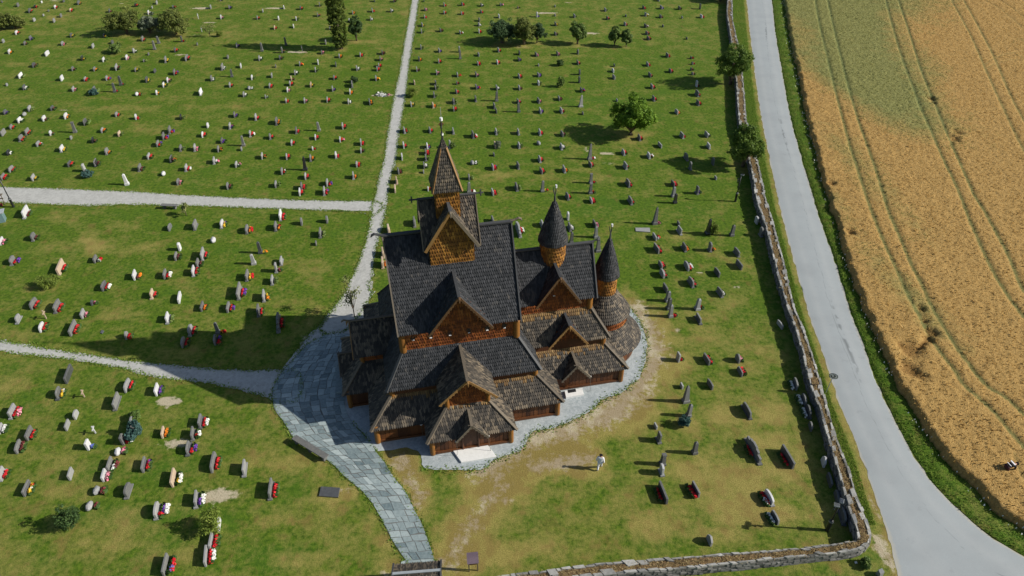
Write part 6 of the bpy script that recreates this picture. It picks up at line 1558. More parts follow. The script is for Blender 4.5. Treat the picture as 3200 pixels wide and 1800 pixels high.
# --- nave: three stacked tiers
SIDES = (0, 1, 2, 3)
H_ = [(0, -1, .6), (1, 0, .6), (0, 1, .6), (-1, 0, .6)]
W_ = [(0, -1, 0), (1, 0, 0), (0, 1, 0), (-1, 0, 0)]
def tier(roof, he, ze, ht, zt, sides=SIDES, hip='ridge', **kw):
    for k in sides: roof.face(rotk([(-he, -he, ze), (he, -he, ze), (ht, -ht, zt), (-ht, -ht, zt)], k), H_[k], **kw)
    for k in SIDES:
        a, b = rotk([(he + .03, -he - .03, ze + .06), (ht, -ht, zt + .06)], k); roof.board('hip_board', a, b, .20, .10, (0, 0, 1), hip)
for k in (0, 3):
    for (x0, x1) in ((-6.9, -2.95), (2.85, 6.9)):
        if k == 3: x0, x1 = (-6.9, -2.95) if x0 < 0 else (2.95, 6.9)
        a, b = rotk([(x0, -6.9, 0), (x1, -6.9, 0)], k); plank_wall('aisle_wall', a[:2], b[:2], .1, 1.85)
for k in (1, 2):
    a, b = rotk([(-6.9, -6.9, 0), (6.9, -6.9, 0)], k); plank_wall('aisle_wall', a[:2], b[:2], .1, 1.85, sill=False, lib=PLKD)
posts([(-6.9, -6.9), (6.9, -6.9), (6.9, 6.9), (-6.9, 6.9)], .21, .05, 1.95)
r = Roof('aisle_roof', 'roof_low'); tier(r, 7.27, 1.68, 5.42, 3.35, hip='board', shelter=.55); r.build()
mb = MB()
for k in SIDES:
    a, b = rotk([(-5.4, -5.42, 3.6), (5.4, -5.42, 3.6)], k); mb.beam(a, b, .12, 1.1)
mb.build('gallery_wall', MAT['dark_plank'], church)  # dark plank tone holds the shade under the gallery eave
posts([(-5.42, -5.42), (5.42, -5.42), (-5.42, 5.42), (5.42, 5.42)], .2, 3.1, 4.1)
r = Roof('gallery_roof', 'roof'); tier(r, 5.78, 4.0, 4.22, 6.47); r.build()
# nave wall with gables, corner posts and the row of small openings
gab = [(-4.2, -4.2, 6.3), (4.2, -4.2, 6.3), (4.2, -4.2, 8.3), (-4.2, -4.2, 8.3)]
gtri = [(-4.2, -4.2, 6.3), (4.2, -4.2, 6.3), (4.2, -4.2, 8.5), (0, -4.2, 13.45), (-4.2, -4.2, 8.5)]
stri = [(-2.15, -4.2, 8.3), (2.15, -4.2, 8.3), (0, -4.2, 11.2)]
nave = wall_face('nave_wall', [gab, stri, rotk(gtri, 1), rotk(gab, 2), rotk(gtri, 3)], 'red', [W_[0], W_[0], W_[1], W_[2], W_[3]])
posts([(-4.2, -4.2), (4.2, -4.2), (-4.2, 4.2), (4.2, 4.2)], .26, 6.35, 8.05)
for x in (-3.42, -2.14, -.74, .64, 2.0, 3.28):
    mb = MB(); pts = [(x + .17 * math.cos(a), -4.24, 7.58 + .19 * math.sin(a)) for a in np.linspace(0, 2 * math.pi, 13)]; mb.tube(pts, .035, 6, rng.random(), cap=False); w_ = mb.build('window', MAT['dark_plank'], church)
    mb = MB(); mb.poly([(x + .16 * math.cos(a), -4.242, 7.58 + .18 * math.sin(a)) for a in np.linspace(0, 2 * math.pi, 13)[:-1]], .03); mb.build('pane', MAT['hole'], w_)
    mb = MB(); mb.box((x, -4.29, 7.40), (.17, .10, .03)); mb.build('window_sill', MAT['white'], w_)
r = Roof('nave_roof', 'roof')
for k in (0, 2): r.cut_face(*rotk([(-4.43, -4.6, 8.22), (4.43, -4.6, 8.22), (-4.62, 0, 13.7), (4.62, 0, 13.7)], 0), 0, 2.24, (-1.95, 11.35), H_[0]) if k == 0 else r.face(rotk([(-4.43, -4.6, 8.22), (4.43, -4.6, 8.22), (4.62, 0, 13.7), (-4.62, 0, 13.7)], k), H_[k])
for sx in (-1, 1):
    for sy in (-1, 1): r.board('barge_board', (sx * 4.45, sy * 4.66, 8.2), (sx * 4.66, 0, 13.76), .10, .24, (0, 0, 1), 'ridge' if sx > 0 else 'board')
r.board('ridge_board', (-4.75, 0, 13.80), (4.75, 0, 13.80), .30, .12, (0, 0, 1), 'ridge')
dragon(r, (4.7, 0, 13.8), (1, 0, 0), 'board'); dragon(r, (-4.7, 0, 13.8), (-1, 0, 0), 'ridge'); r.build()
r = Roof('nave_dormer_roof', 'roof'); gable_roof(r, 11.35, 8.2, 2.27, -4.92, -1.92, -4.63, 0, 0, 'barge_dark'); r.build()
r = Roof('nave_dormer_roof', 'roof'); gable_roof(r, 11.35, 8.2, 2.27, -4.92, -1.92, -4.63, 0, 2); r.build()
# --- tower
TX = .06
def tw(pts): return shift(pts, TX)
twall = [(-1.57, -1.57, 10.4), (1.57, -1.57, 10.4), (1.57, -1.57, 13.65), (0, -1.57, 16.15), (-1.57, -1.57, 13.65)]
wall_face('tower_wall', [tw(rotk(twall, k)) for k in SIDES], 'gold', W_, .18, .31)
r = Roof('tower_gable_roof', 'roof_low')
for k in SIDES:
    for s in (-1, 1):
        pl = [(s * 1.82, -1.82, 13.45), (s * 1.82, -1.98, 13.45), (0, -1.98, 16.4), (0, 0, 16.4)]
        r.face(tw(rotk(pl, k)), rotk([(s, 0, .6)], k)[0])
        a, b = tw(rotk([(s * 1.9, -2.02, 13.32), (0, -2.02, 16.38)], k)); r.board('barge_board', a, b, .07, .22, (0, 0, 1), 'barge' if (k == 0 and s < 0) else 'board')
    a, b = tw(rotk([(0, -2.05, 16.45), (0, -.75, 16.45)], k)); r.board('ridge_board', a, b, .2, .08, (0, 0, 1), 'ridge')
    t = Vector(a); fo = Vector(rotk([(0, -1, 0)], k)[0])
    if k in (1, 3):      # crosses lying out from the east and west gables
        r.board('gable_cross', t, t + fo * .55, .09, .09, (0, 0, 1), 'ridge'); c = t + fo * .36
        r.board('gable_cross', c - Vector((0, 0, .24)), c + Vector((0, 0, .26)), .09, .09, (0, 1, 0), 'ridge'); r.board('gable_cross', c + Vector((0, -.2, 0)), c + Vector((0, .2, 0)), .08, .08, (0, 0, 1), 'ridge')
    else: r.tubep('ridge_finial', [t, t + fo * .12 + Vector((0, 0, -.1)), t + fo * .15 + Vector((0, 0, -.4))], [.08, .07, .03], 'board', 6)
r.build()
shaft = [(-.82, -.82, 13.6), (.82, -.82, 13.6), (.80, -.80, 17.45), (-.80, -.80, 17.45)]
wall_face('belfry_wall', [tw(rotk(shaft, k)) for k in SIDES], 'gold', W_, .17, .30)
r = Roof('spire', 'roof_low')
for k in SIDES:
    r.face(tw(rotk([(-1.0, -1.0, 17.35), (1.0, -1.0, 17.35), (.17, -.17, 20.25), (-.17, -.17, 20.25)], k)), H_[k], pitch=.13, row=.24)
    r.face(tw(rotk([(-.20, -.20, 20.2), (.20, -.20, 20.2), (.06, -.06, 20.75), (-.06, -.06, 20.75)], k)), H_[k], pitch=.09, row=.15)
    a, b = tw(rotk([(1.02, -1.02, 17.33), (.19, -.19, 20.25)], k)); r.board('hip_board', a, b, .13, .09, (0, 0, 1), 'barge' if k in (0, 3) else 'board')
r.tubep('spire_finial', [(TX, 0, 20.6), (TX, 0, 21.0), (TX - .02, 0, 21.15), (TX - .03, 0, 21.6), (TX, 0, 21.9), (TX, 0, 22.05)], [.10, .07, .09, .06, .05, .04], 'ridge')
r.tubep('spire_finial', [(TX, 0, 21.08), (TX, 0, 21.2)], [.09, .09], 'white'); r.tubep('weather_cap', [(TX, 0, 22.1), (TX, 0, 22.3)], [.10, .10], 'white')
r.board('weather_vane', (TX - .12, 0, 21.75), (TX + .08, 0, 21.95), .04, .25, (0, 0, 1), 'barge'); r.tubep('lightning_rod', [(TX, 0, 22.3), (TX, 0, 23.0)], .012, 'steel', 5); r.build()

# --- porches on the south and west sides
def porch(cx, k, near=False):
    roof = 'roof_low'
    # lower walls
    o = None
    for (x0, y0, x1, y1) in ((-2.93, -8.82, 2.93, -8.82), (-2.93, -6.95, -2.93, -8.82), (2.93, -8.82, 2.93, -6.95)):
        a, b = rotk(shift([(x0, y0, 0), (x1, y1, 0)], cx), k); L = math.hypot(a[0] - b[0], a[1] - b[1])
        o = plank_wall('porch_wall', a[:2], b[:2], .1, 1.85, skip=((2.25, 3.4),) if L > 4 else (), lib=PLKD if (L > 4 and False) else PLK)
        if L > 4:
            c = rotk(shift([(-.10, -8.80, 1.05)], cx), k)[0]; mb = MB(); mb.box(c, (1.12, .08, 1.7) if k % 2 == 0 else (.08, 1.12, 1.7)); mb.build('door', MAT['dark_plank'], o)
            for sx in (-.70, .48):
                c = rotk(shift([(sx, -8.90, 1.1)], cx), k)[0]; mb = MB(); mb.tube([(c[0], c[1], .1), (c[0], c[1], 2.2)], .08, 10); mb.build('door_post', MAT['dark_plank'], o)
    posts([rotk(shift([(s * 2.93, -8.82, 0)], cx), k)[0][:2] for s in (-1, 1)], .2, .05, 1.95)
    tri = [(-1.05, -8.9, 1.75), (1.05, -8.9, 1.75), (0, -8.9, 2.95)]; mb = MB(); pts = rotk(shift(tri, cx), k); mb.poly(pts, .06); mb.build('porch_gable', MAT['dark_plank'], church)
    r = Roof('porch_roof', roof, singles if near else None)
    E0, E1, T0, T1, BK, LW, RW, TM = rotk(shift([(-3.28, -9.2, 1.72), (3.28, -9.2, 1.72), (-1.53, -7.45, 3.4), (1.53, -7.45, 3.4), (0, -7.8, 3.06), (-1.12, -9.2, 1.72), (1.12, -9.2, 1.72), (0, -7.45, 3.4)], cx), k)
    r.face([E0, LW, BK, TM, T0], H_[k], shelter=.35); r.face([RW, E1, T1, TM, BK], H_[k], shelter=.35)
    for s in (-1, 1):
        r.face(rotk(shift([(s * 3.28, -6.9, 1.72), (s * 3.28, -9.2, 1.72), (s * 1.53, -7.45, 3.4), (s * 1.53, -5.2, 3.4)], cx), k), rotk([(s, 0, .6)], k)[0])
        a, b = rotk(shift([(s * 3.33, -9.25, 1.74), (s * 1.5, -7.42, 3.47)], cx), k); r.board('hip_board', a, b, .20, .11, (0, 0, 1), 'board')
    r.build()
    if near:
        ro = r.obj
        for (c, u, v, n, w, row, av) in singles:
            q = place('shingle', UNIT[int(av * 5.99)], ro); q.matrix_local = Matrix(((u.x * w, v.x * row, n.x, c.x), (u.y * w, v.y * row, n.y, c.y), (u.z * w, v.z * row, n.z, c.z), (0, 0, 0, 1)))
    r = Roof('porch_dormer_roof', roof); gable_roof(r, 3.08, 1.66, 1.15, -9.34, -7.78, -9.15, cx - .02, k, 'board', False, 'board')
    fo = Vector(rotk([(0, -1, 0)], k)[0]); t = Vector(rotk(shift([(0, -9.3, 3.12)], cx), k)[0]); sd_ = Vector(rotk([(1, 0, 0)], k)[0])
    r.board('gable_cross', t - sd_ * .28 + fo * .0, t + sd_ * .22, .06, .06, (0, 0, 1), 'board'); r.build()
    # upper gabled stage
    up = [(-1.5, -7.42, 3.2), (1.5, -7.42, 3.2), (1.5, -7.42, 4.5), (0, -7.42, 6.1), (-1.5, -7.42, 4.5)]
    sl = [(-1.5, -5.2, 3.2), (-1.5, -7.42, 3.2), (-1.5, -7.42, 4.6), (-1.5, -5.2, 4.6)]; sr = [(-x, y, z) for x, y, z in sl]
    wall_face('porch_gable_wall', [rotk(shift(q, cx), k) for q in (up, sl, sr)], 'red', [W_[k], rotk([(-1, 0, 0)], k)[0], rotk([(1, 0, 0)], k)[0]])
    posts([rotk(shift([(s * 1.5, -7.42, 0)], cx), k)[0][:2] for s in (-1, 1)], .17, 3.2, 4.45)
    r = Roof('porch_upper_roof', roof); gable_roof(r, 6.3, 4.3, 2.05, -8.02, -4.25, -5.55, cx, k, 'barge', True, 'board')
    if k == 3: dragon(r, rotk([(cx, -8.0, 6.34)], k)[0], (-1, 0, 0), 'board', .8)
    r.build()
for i in range(6):
    mb = MB(); mb.add([(-.5, 1.3, .004), (-.5, .42, .036), (-.20, 0, .045), (.20, 0, .045), (.5, .42, .036), (.5, 1.3, .004), (-.5, .42, -.004), (-.20, 0, -.004), (.20, 0, -.004), (.5, .42, -.004)], [(0, 1, 2, 3, 4, 5), (2, 1, 6, 7), (3, 2, 7, 8), (4, 3, 8, 9)], i / 5); UNIT.append(mb.mesh('shingle', MAT['roof_low']))
porch(-.08, 0, True); porch(0, 3)
# --- chancel: the same three tiers, narrower
plank_wall('chancel_wall', (7.0, -4.45), (12.85, -4.45), .1, 1.85); plank_wall('chancel_wall', (12.85, 4.45), (7.0, 4.45), .1, 1.85, lib=PLKD, sill=False); plank_wall('chancel_wall', (12.85, -4.45), (12.85, 4.45), .1, 1.85, sill=False)
posts([(12.85, -4.45), (12.85, 4.45)], .22, .05, 1.95)
def ctier(roof, ye, ee, ze, yt, et, zt, x0, hip, cut=None, **kw):
    for s in (-1, 1):
        if s < 0 and cut: roof.cut_face((x0, -ye, ze), (ee, -ye, ze), (x0 - 1.6, -yt, zt), (et, -yt, zt), *cut, (0, -1, .6), **kw)
        else: roof.face([(x0, s * ye, ze), (ee, s * ye, ze), (et, s * yt, zt), (x0 - 1.6, s * yt, zt)], (0, s, .6), **kw)
        roof.board('hip_board', (ee + .03, s * (ye + .03), ze + .06), (et, s * yt, zt + .06), .19, .12, (0, 0, 1), hip)
    roof.face([(ee, -ye, ze), (ee, ye, ze), (et, yt, zt), (et, -yt, zt)], (1, 0, .6))
r = Roof('chancel_aisle_roof', 'roof_low'); ctier(r, 4.83, 13.24, 1.65, 3.13, 11.53, 3.38, 7.0, 'board', (8.88, 1.1, (-3.49, 3.01)), shelter=.7); r.build()
mb = MB()
for s in (-1, 1): mb.beam((5, s * 3.12, 3.7), (11.5, s * 3.12, 3.7), .12, 1.1)
mb.beam((11.5, -3.12, 3.7), (11.5, 3.12, 3.7), .12, 1.1); mb.build('chancel_gallery_wall', MAT['dark_plank'], church)  # darker planks here too, eave shade put into the colour
posts([(11.5, -3.12), (11.5, 3.12)], .22, 3.2, 4.2)
r = Roof('chancel_gallery_roof', 'roof_low'); ctier(r, 3.5, 11.9, 4.12, 2.06, 10.47, 6.47, 5.6, 'board', (8.46, 1.48, (-2.25, 6.15)), shelter=.7); r.build()
cw1 = [(4.2, -2.07, 6.3), (10.47, -2.07, 6.3), (10.47, -2.07, 7.9), (4.2, -2.07, 7.9)]; ct = [(6.42, -2.07, 7.9), (9.22, -2.07, 7.9), (7.85, -2.07, 10.0)]
ce = [(10.47, -2.07, 6.3), (10.47, 2.07, 6.3), (10.47, 2.07, 8.0), (10.47, 0, 10.8), (10.47, -2.07, 8.0)]
wall_face('chancel_wall', [cw1, ct, [(x, -y, z) for x, y, z in cw1], ce], 'red', [W_[0], W_[0], W_[2], W_[1]])
posts([(10.47, -2.07), (10.47, 2.07)], .24, 6.35, 7.7)
mb = MB(); mb.box((7.55, -2.14, 8.02), (.16, .08, .04)); mb.build('window_sill', MAT['white'], church)
r = Roof('chancel_roof', 'roof')
for s in (-1, 1):
    if s < 0: r.cut_face((4.2, -2.47, 7.58), (10.86, -2.47, 7.58), (4.2, 0, 11.0), (10.97, 0, 11.0), 7.8, 1.67, (-.58, 10.2), (0, -1, .6))
    else: r.face([(4.2, s * 2.47, 7.58), (10.86, s * 2.47, 7.58), (10.97, 0, 11.0), (4.2, 0, 11.0)], (0, s, .6))
    r.board('barge_board', (10.9, s * 2.53, 7.55), (11.0, 0, 11.06), .10, .22, (0, 0, 1), 'ridge')
r.board('ridge_board', (4.0, 0, 11.08), (11.1, 0, 11.08), .26, .11, (0, 0, 1), 'ridge'); dragon(r, (11.0, 0, 11.1), (1, 0, 0), 'ridge', .8); r.build()
r = Roof('chancel_dormer_roof', 'roof'); gable_roof(r, 10.2, 7.56, 1.7, -2.72, -.56, -2.5, 7.8, 0, 'barge_dark'); r.build()
wall_face('chancel_gable_wall', [[(7.05, -3.13, 4.1), (9.87, -3.13, 4.1), (8.46, -3.13, 6.0)]], 'red', [W_[0]], .15, .5)
r = Roof('chancel_gallery_dormer', 'roof'); gable_roof(r, 6.17, 4.1, 1.52, -3.72, -2.22, -3.52, 8.46, 0, 'barge'); r.build()
mb = MB(); mb.poly([(7.85, -4.52, 1.75), (9.9, -4.52, 1.75), (8.88, -4.52, 2.9)], .06); mb.build('chancel_gable', MAT['dark_plank'], church)
r = Roof('chancel_aisle_dormer', 'roof_low'); gable_roof(r, 3.05, 1.62, 1.14, -5.02, -3.45, -4.85, 8.88, 0, 'board', False, 'board'); r.board('gable_cross', (8.62, -5.0, 3.12), (9.12, -5.0, 3.12), .06, .06, (0, 0, 1), 'board'); r.build()
# --- round turret on the chancel, and the apse with its own turret
def round_shingles(mb, prof, c, pitch=.16, row=.27, point=False, lift=.055, seed=0, a0=0, a1=2 * math.pi):
    r2 = random.Random(seed); cum = [0]
    for (r0, z0), (r1, z1) in zip(prof[:-1], prof[1:]): cum.append(cum[-1] + math.hypot(r1 - r0, z1 - z0))
    def at(s):
        s = min(max(s, 0), cum[-1]); j = max(i for i in range(len(prof) - 1) if cum[i] <= s); u = (s - cum[j]) / (cum[j + 1] - cum[j])
        (r0, z0), (r1, z1) = prof[j], prof[j + 1]; d = math.hypot(r1 - r0, z1 - z0); return r0 + (r1 - r0) * u, z0 + (z1 - z0) * u, (z1 - z0) / d, -(r1 - r0) / d
    s = -.02; k = 0
    while s < cum[-1]:
        R0 = at(s)[0]; n = max(int((a1 - a0) * R0 / pitch), 5); da = (a1 - a0) / n
        for i in range(n):
            aa = a0 + (i + (k % 2) / 2) * da; w = da * .95; jy = r2.uniform(-.015, .015); sh = row * (.8 if point else .5); lf = lift * r2.uniform(.75, 1.2)
            def pt(u, d, l):
                rr, zz, nr_, nz = at(s + d); 
                if s + d < 0: zz += (s + d) * nr_; rr -= (s + d) * nz * -1 * -1
                rr += nr_ * l; zz += nz * l; return (c[0] + rr * math.cos(aa + u * w), c[1] + rr * math.sin(aa + u * w), zz)
            T = row * 1.25
            if point: out = [(0, T, .004), (0, sh + jy, lf), (.5, jy, lf), (1, sh + jy, lf), (1, T, .004)]
            else: out = [(0, T, .004), (0, sh + jy, lf), (.34, jy, lf), (.66, jy, lf), (1, sh + jy, lf), (1, T, .004)]
            q = len(out); vs = [pt(*o_) for o_ in out] + [pt(o_[0], o_[1], -.004) for o_ in out[1:-1]]
            mb.add(vs, [tuple(range(q))] + [(j + 1, j, q + j - 1, q + j) for j in range(1, q - 2)], r2.random())
        s += row; k += 1
def round_part(name, prof, c, mat, point=False, core='deck', extra=(), **kw):
    mb = MB(); mb.lathe(prof, c, 36); o = mb.build(name, MAT[core], church); sh = MB(); round_shingles(sh, prof, c, point=point, **kw); sh.build('wall_shingles' if point else 'shingles', MAT[mat], o, kind='stuff')
    for nm, pts, rad, m_ in extra: q = MB(); q.tube(pts, rad, 8, rng.random()); q.build(nm, MAT[m_], o)
    return o
def crown(c, z, s=1.):
    x, y = c
    return [('spire_finial', [(x, y, z - .2), (x, y, z + .35 * s), (x, y, z + .6 * s)], [.10, .07, .04], 'ridge'), ('spire_finial', [(x, y, z + .5 * s), (x - .10, y, z + .9 * s), (x - .13, y, z + 1.2 * s)], [.04, .045, .02], 'ridge'), ('spire_finial', [(x, y, z + .5 * s), (x + .06, y, z + .85 * s), (x + .06, y, z + 1.15 * s)], [.04, .045, .04], 'ridge'), ('weather_cap', [(x + .06, y, z + 1.15 * s), (x + .06, y, z + 1.38 * s)], [.075, .075], 'white')]
t2 = (7.87, 0)
round_part('turret_wall', [(.95, 9.2), (.95, 11.85)], t2, 'gold', True, 'dark_plank', pitch=.19, row=.30)
round_part('turret_roof', [(1.10, 11.68), (1.06, 11.95), (.90, 12.55), (.62, 13.55), (.30, 14.5), (.11, 15.05)], t2, 'roof', extra=crown(t2, 15.05), pitch=.13, row=.24)
ta = (12.4, 0)
pl_ang = np.linspace(-math.pi * .62, math.pi * .62, 41)
mb = MB(); mb.lathe([(2.86, .05), (2.86, 1.85)], ta, 48); ap = mb.build('apse_wall', MAT['dark_plank'], church)
for i in range(40):
    a = (pl_ang[i] + pl_ang[i + 1]) / 2; w = 2.92 * (pl_ang[1] - pl_ang[0])
    q = place('wall_plank', PLK[i % 5], ap, (ta[0] + 2.9 * math.cos(a), ta[1] + 2.9 * math.sin(a), .15), a + math.pi / 2); q.scale = (w * .94, .06, 1.65)
mb = MB(); mb.lathe([(2.97, .0), (2.97, .12), (2.8, .14)], ta, 48); mb.build('foundation_stones', MAT['rock'], ap)
round_part('apse_roof', [(3.40, 1.58), (2.7, 2.45), (2.04, 3.40)], ta, 'roof_low')
round_part('apse_gallery_wall', [(2.0, 3.2), (2.0, 4.35)], ta, 'red', True, 'dark_plank', pitch=.15, row=.4)
round_part('apse_gallery_roof', [(2.22, 4.22), (1.8, 4.85), (1.35, 5.48), (.90, 6.15)], ta, 'roof_low')
round_part('apse_turret_wall', [(.87, 5.9), (.87, 8.0)], ta, 'gold', True, 'dark_plank', pitch=.18, row=.28)
round_part('apse_turret_roof', [(1.03, 7.78), (.98, 8.05), (.78, 8.85), (.52, 9.75), (.25, 10.65), (.09, 11.2)], ta, 'roof', extra=crown(ta, 11.2, .95), pitch=.13, row=.24)
# downspout chains from the porch dormers
def chain(p, z, end):
    q = MB(); q.tube([(p[0], p[1], z), (p[0] + .02, p[1] - .1, z / 2), (end[0], end[1], .05)], .014, 5); o = q.build('downspout_chain', MAT['board'], church); q = MB(); q.box((p[0], p[1], z + .03), (.15, .09, .05), .3); q.build('gutter_cap', MAT['white'], o)
chain((-1.28, -9.3), 1.62, (-1.3, -9.35)); chain((1.08, -9.3), 1.60, (1.2, -9.5)); chain((10.05, -4.98), 1.58, (10.1, -5.1)); chain((-3.6, -7.25), 1.6, (-3.55, -7.4))
# ------------------------------------------------------------------ trees and shrubs
def leaf_cloud(ells, n, size, seed, clump=.32, flat=.5, nclump=40, up=.25):
    r = np.random.default_rng(seed); w = np.array([e[3] * e[4] + e[4] * e[5] + e[3] * e[5] for e in ells]); w = w / w.sum()
    cc = []; cr = []; cv = []
    k = r.choice(len(ells), nclump, p=w)
    for i in k:
        e = ells[i]; d = r.normal(size=3); d /= np.linalg.norm(d); d[2] = max(d[2], -.55); f = .62 + .40 * r.random() ** .6
        cc.append([e[0] + d[0] * e[3] * f, e[1] + d[1] * e[4] * f, e[2] + d[2] * e[5] * f]); cr.append(clump * (e[3] * e[4] * e[5]) ** (1 / 3) * (.6 + .8 * r.random())); cv.append(r.random())
    cc, cr, cv = np.array(cc), np.array(cr), np.array(cv)
    i = r.choice(nclump, n, p=cr ** 2 / (cr ** 2).sum()); d = r.normal(size=(n, 3)); d /= np.linalg.norm(d, axis=1)[:, None]
    p = cc[i] + d * (cr[i] * (.55 + .5 * r.random(n)))[:, None] * np.array([1, 1, .85])
    nrm = d + r.normal(size=(n, 3)) * flat + np.array([0, 0, up]); nrm /= np.linalg.norm(nrm, axis=1)[:, None]
    t = np.cross(nrm, r.normal(size=(n, 3))); t /= np.linalg.norm(t, axis=1)[:, None]; b = np.cross(nrm, t)
    s = size * (.55 + .9 * r.random(n)); V = np.zeros((n, 4, 3))
    V[:, 0] = p - t * s[:, None]; V[:, 1] = p - b * (s * .5)[:, None]; V[:, 2] = p + t * s[:, None]; V[:, 3] = p + b * (s * .5)[:, None]
    keep = V[:, :, 2].min(1) > .02
    A = np.clip(.55 * r.random(n) + .45 * cv[i], 0, 1)
    return V[keep], A[keep]
def make_tree(x, y, h, r, kind, label, name, idx):
    if r > .95: r *= 1.06 if kind == 'willow' else 1.12; h *= 1.06
    sx = random.Random(200 + idx); root = empty(name, (x, y, 0), 0)
    cat = 'tree' if 'tree' in name or name == 'sapling' else 'shrub'; tag(root, label, cat, 'trees in the churchyard' if cat == 'tree' else 'shrubs among the graves')
    tr = MB(); ells = []; n = 2200; size = .12; fl = .5; cl = .32; ncl = 50
    if kind == 'cypress':
        hh = h * 1.3
        for i in range(9): z = .9 + (hh - 1.2) * i / 8.; w = r * .74 * (.78 + .28 * math.sin(math.pi * (i + .6) / 9)) * (1 if i < 7 else .8 if i < 8 else .5); ells.append((sx.uniform(-.08, .08), sx.uniform(-.08, .08), z + .35, w, w, hh / 9))
        n = 24000; size = .11; cl = .15; ncl = 1000; tr.tube([(0, 0, -.1), (.03, 0, 1), (0, .03, hh * .6)], [.2, .16, .05], 8)
        tr.tube([(.22, .05, -.1), (.18, .05, 1.2)], [.11, .08], 6)
    elif kind in ('bright', 'dark', 'olive', 'mid', 'willow', 'conifer', 'silver') and r > .95:
        th = h * (.16 if kind in ('conifer', 'silver', 'willow') or name == 'conifer_bush' else .24)
        k = 7 if r > 1.8 else 5
        cz = (h + th * .6) / 2; rz = (h - th * .6) / 2
        ells.append((0, 0, cz, r * .62, r * .62, rz * .85))
        for i in range(k):
            a = 6.283 * i / k + sx.uniform(-.4, .4); d = r * sx.uniform(.42, .60); rr = r * sx.uniform(.34, .48); zz = cz + rz * sx.uniform(-.45, .5)
            ells.append((d * math.cos(a), d * math.sin(a), zz, rr, rr, min(rr * sx.uniform(.8, 1.2), rz)))
            tr.tube([(0, 0, th * .5), (d * .4 * math.cos(a), d * .4 * math.sin(a), zz * .6), (d * .85 * math.cos(a), d * .85 * math.sin(a), zz)], [r * .06, r * .04, r * .015], 6)
        ells.append((sx.uniform(-.2, .2) * r, 0, h - r * .3, r * .42, r * .42, r * .32))
        n = int(min(14000, 2400 + 2600 * r * h / 4)); size = .13 if kind != 'willow' else .12; ncl = int(40 + 14 * r * r); cl = .36
        if kind == 'bright': size = .15; ncl = 110
        if kind == 'dark': size = .12; cl = .33
        if kind == 'willow': fl = .9
        tr.tube([(0, 0, -.1), (sx.uniform(-.1, .1), 0, th), (sx.uniform(-.15, .15), .05, cz)], [r * .10, r * .075, r * .04], 8)
    elif kind == 'sparse':
        for i in range(6): a = sx.uniform(0, 6.28); d = r * sx.uniform(.2, .75); zz = h * sx.uniform(.5, .95); ells.append((d * math.cos(a), d * math.sin(a), zz, r * .3, r * .3, r * .28)); tr.tube([(0, 0, h * .2), (d * .6 * math.cos(a), d * .6 * math.sin(a), zz * .75), (d * math.cos(a), d * math.sin(a), zz)], [.03, .02, .008], 5)
        n = 520; size = .09; ncl = 60; cl = .8; tr.tube([(0, 0, -.1), (.02, 0, h * .5), (0, .02, h * .9)], [.05, .04, .015], 6)
    else:
        rz = max(h * .55, .2); ells.append((0, 0, h * .5, r * .75, r * .75, rz * .9))
        for i in range(5): a = sx.uniform(0, 6.28); ells.append((r * .5 * math.cos(a), r * .5 * math.sin(a), h * sx.uniform(.3, .65), r * .42, r * .42, rz * .6))
        n = int(1700 + 1600 * r); size = .06 if kind in ('lime', 'blue') else .07; ncl = 60; cl = .38; fl = .9 if kind == 'lime' else .5; tr.tube([(0, 0, -.05), (0, 0, h * .6)], [.05, .02], 6)
    V, A = leaf_cloud(ells, n, size, 300 + idx, cl, fl, ncl)
    tr.build('trunk', MAT['bark'], root, True)
    place('crown', quad_mesh('crown', V, A, LEAF[kind]), root)
for i, (x, y, h, r, kind, label, name) in enumerate(TR): make_tree(x, y, h, r, kind, label, name, i)

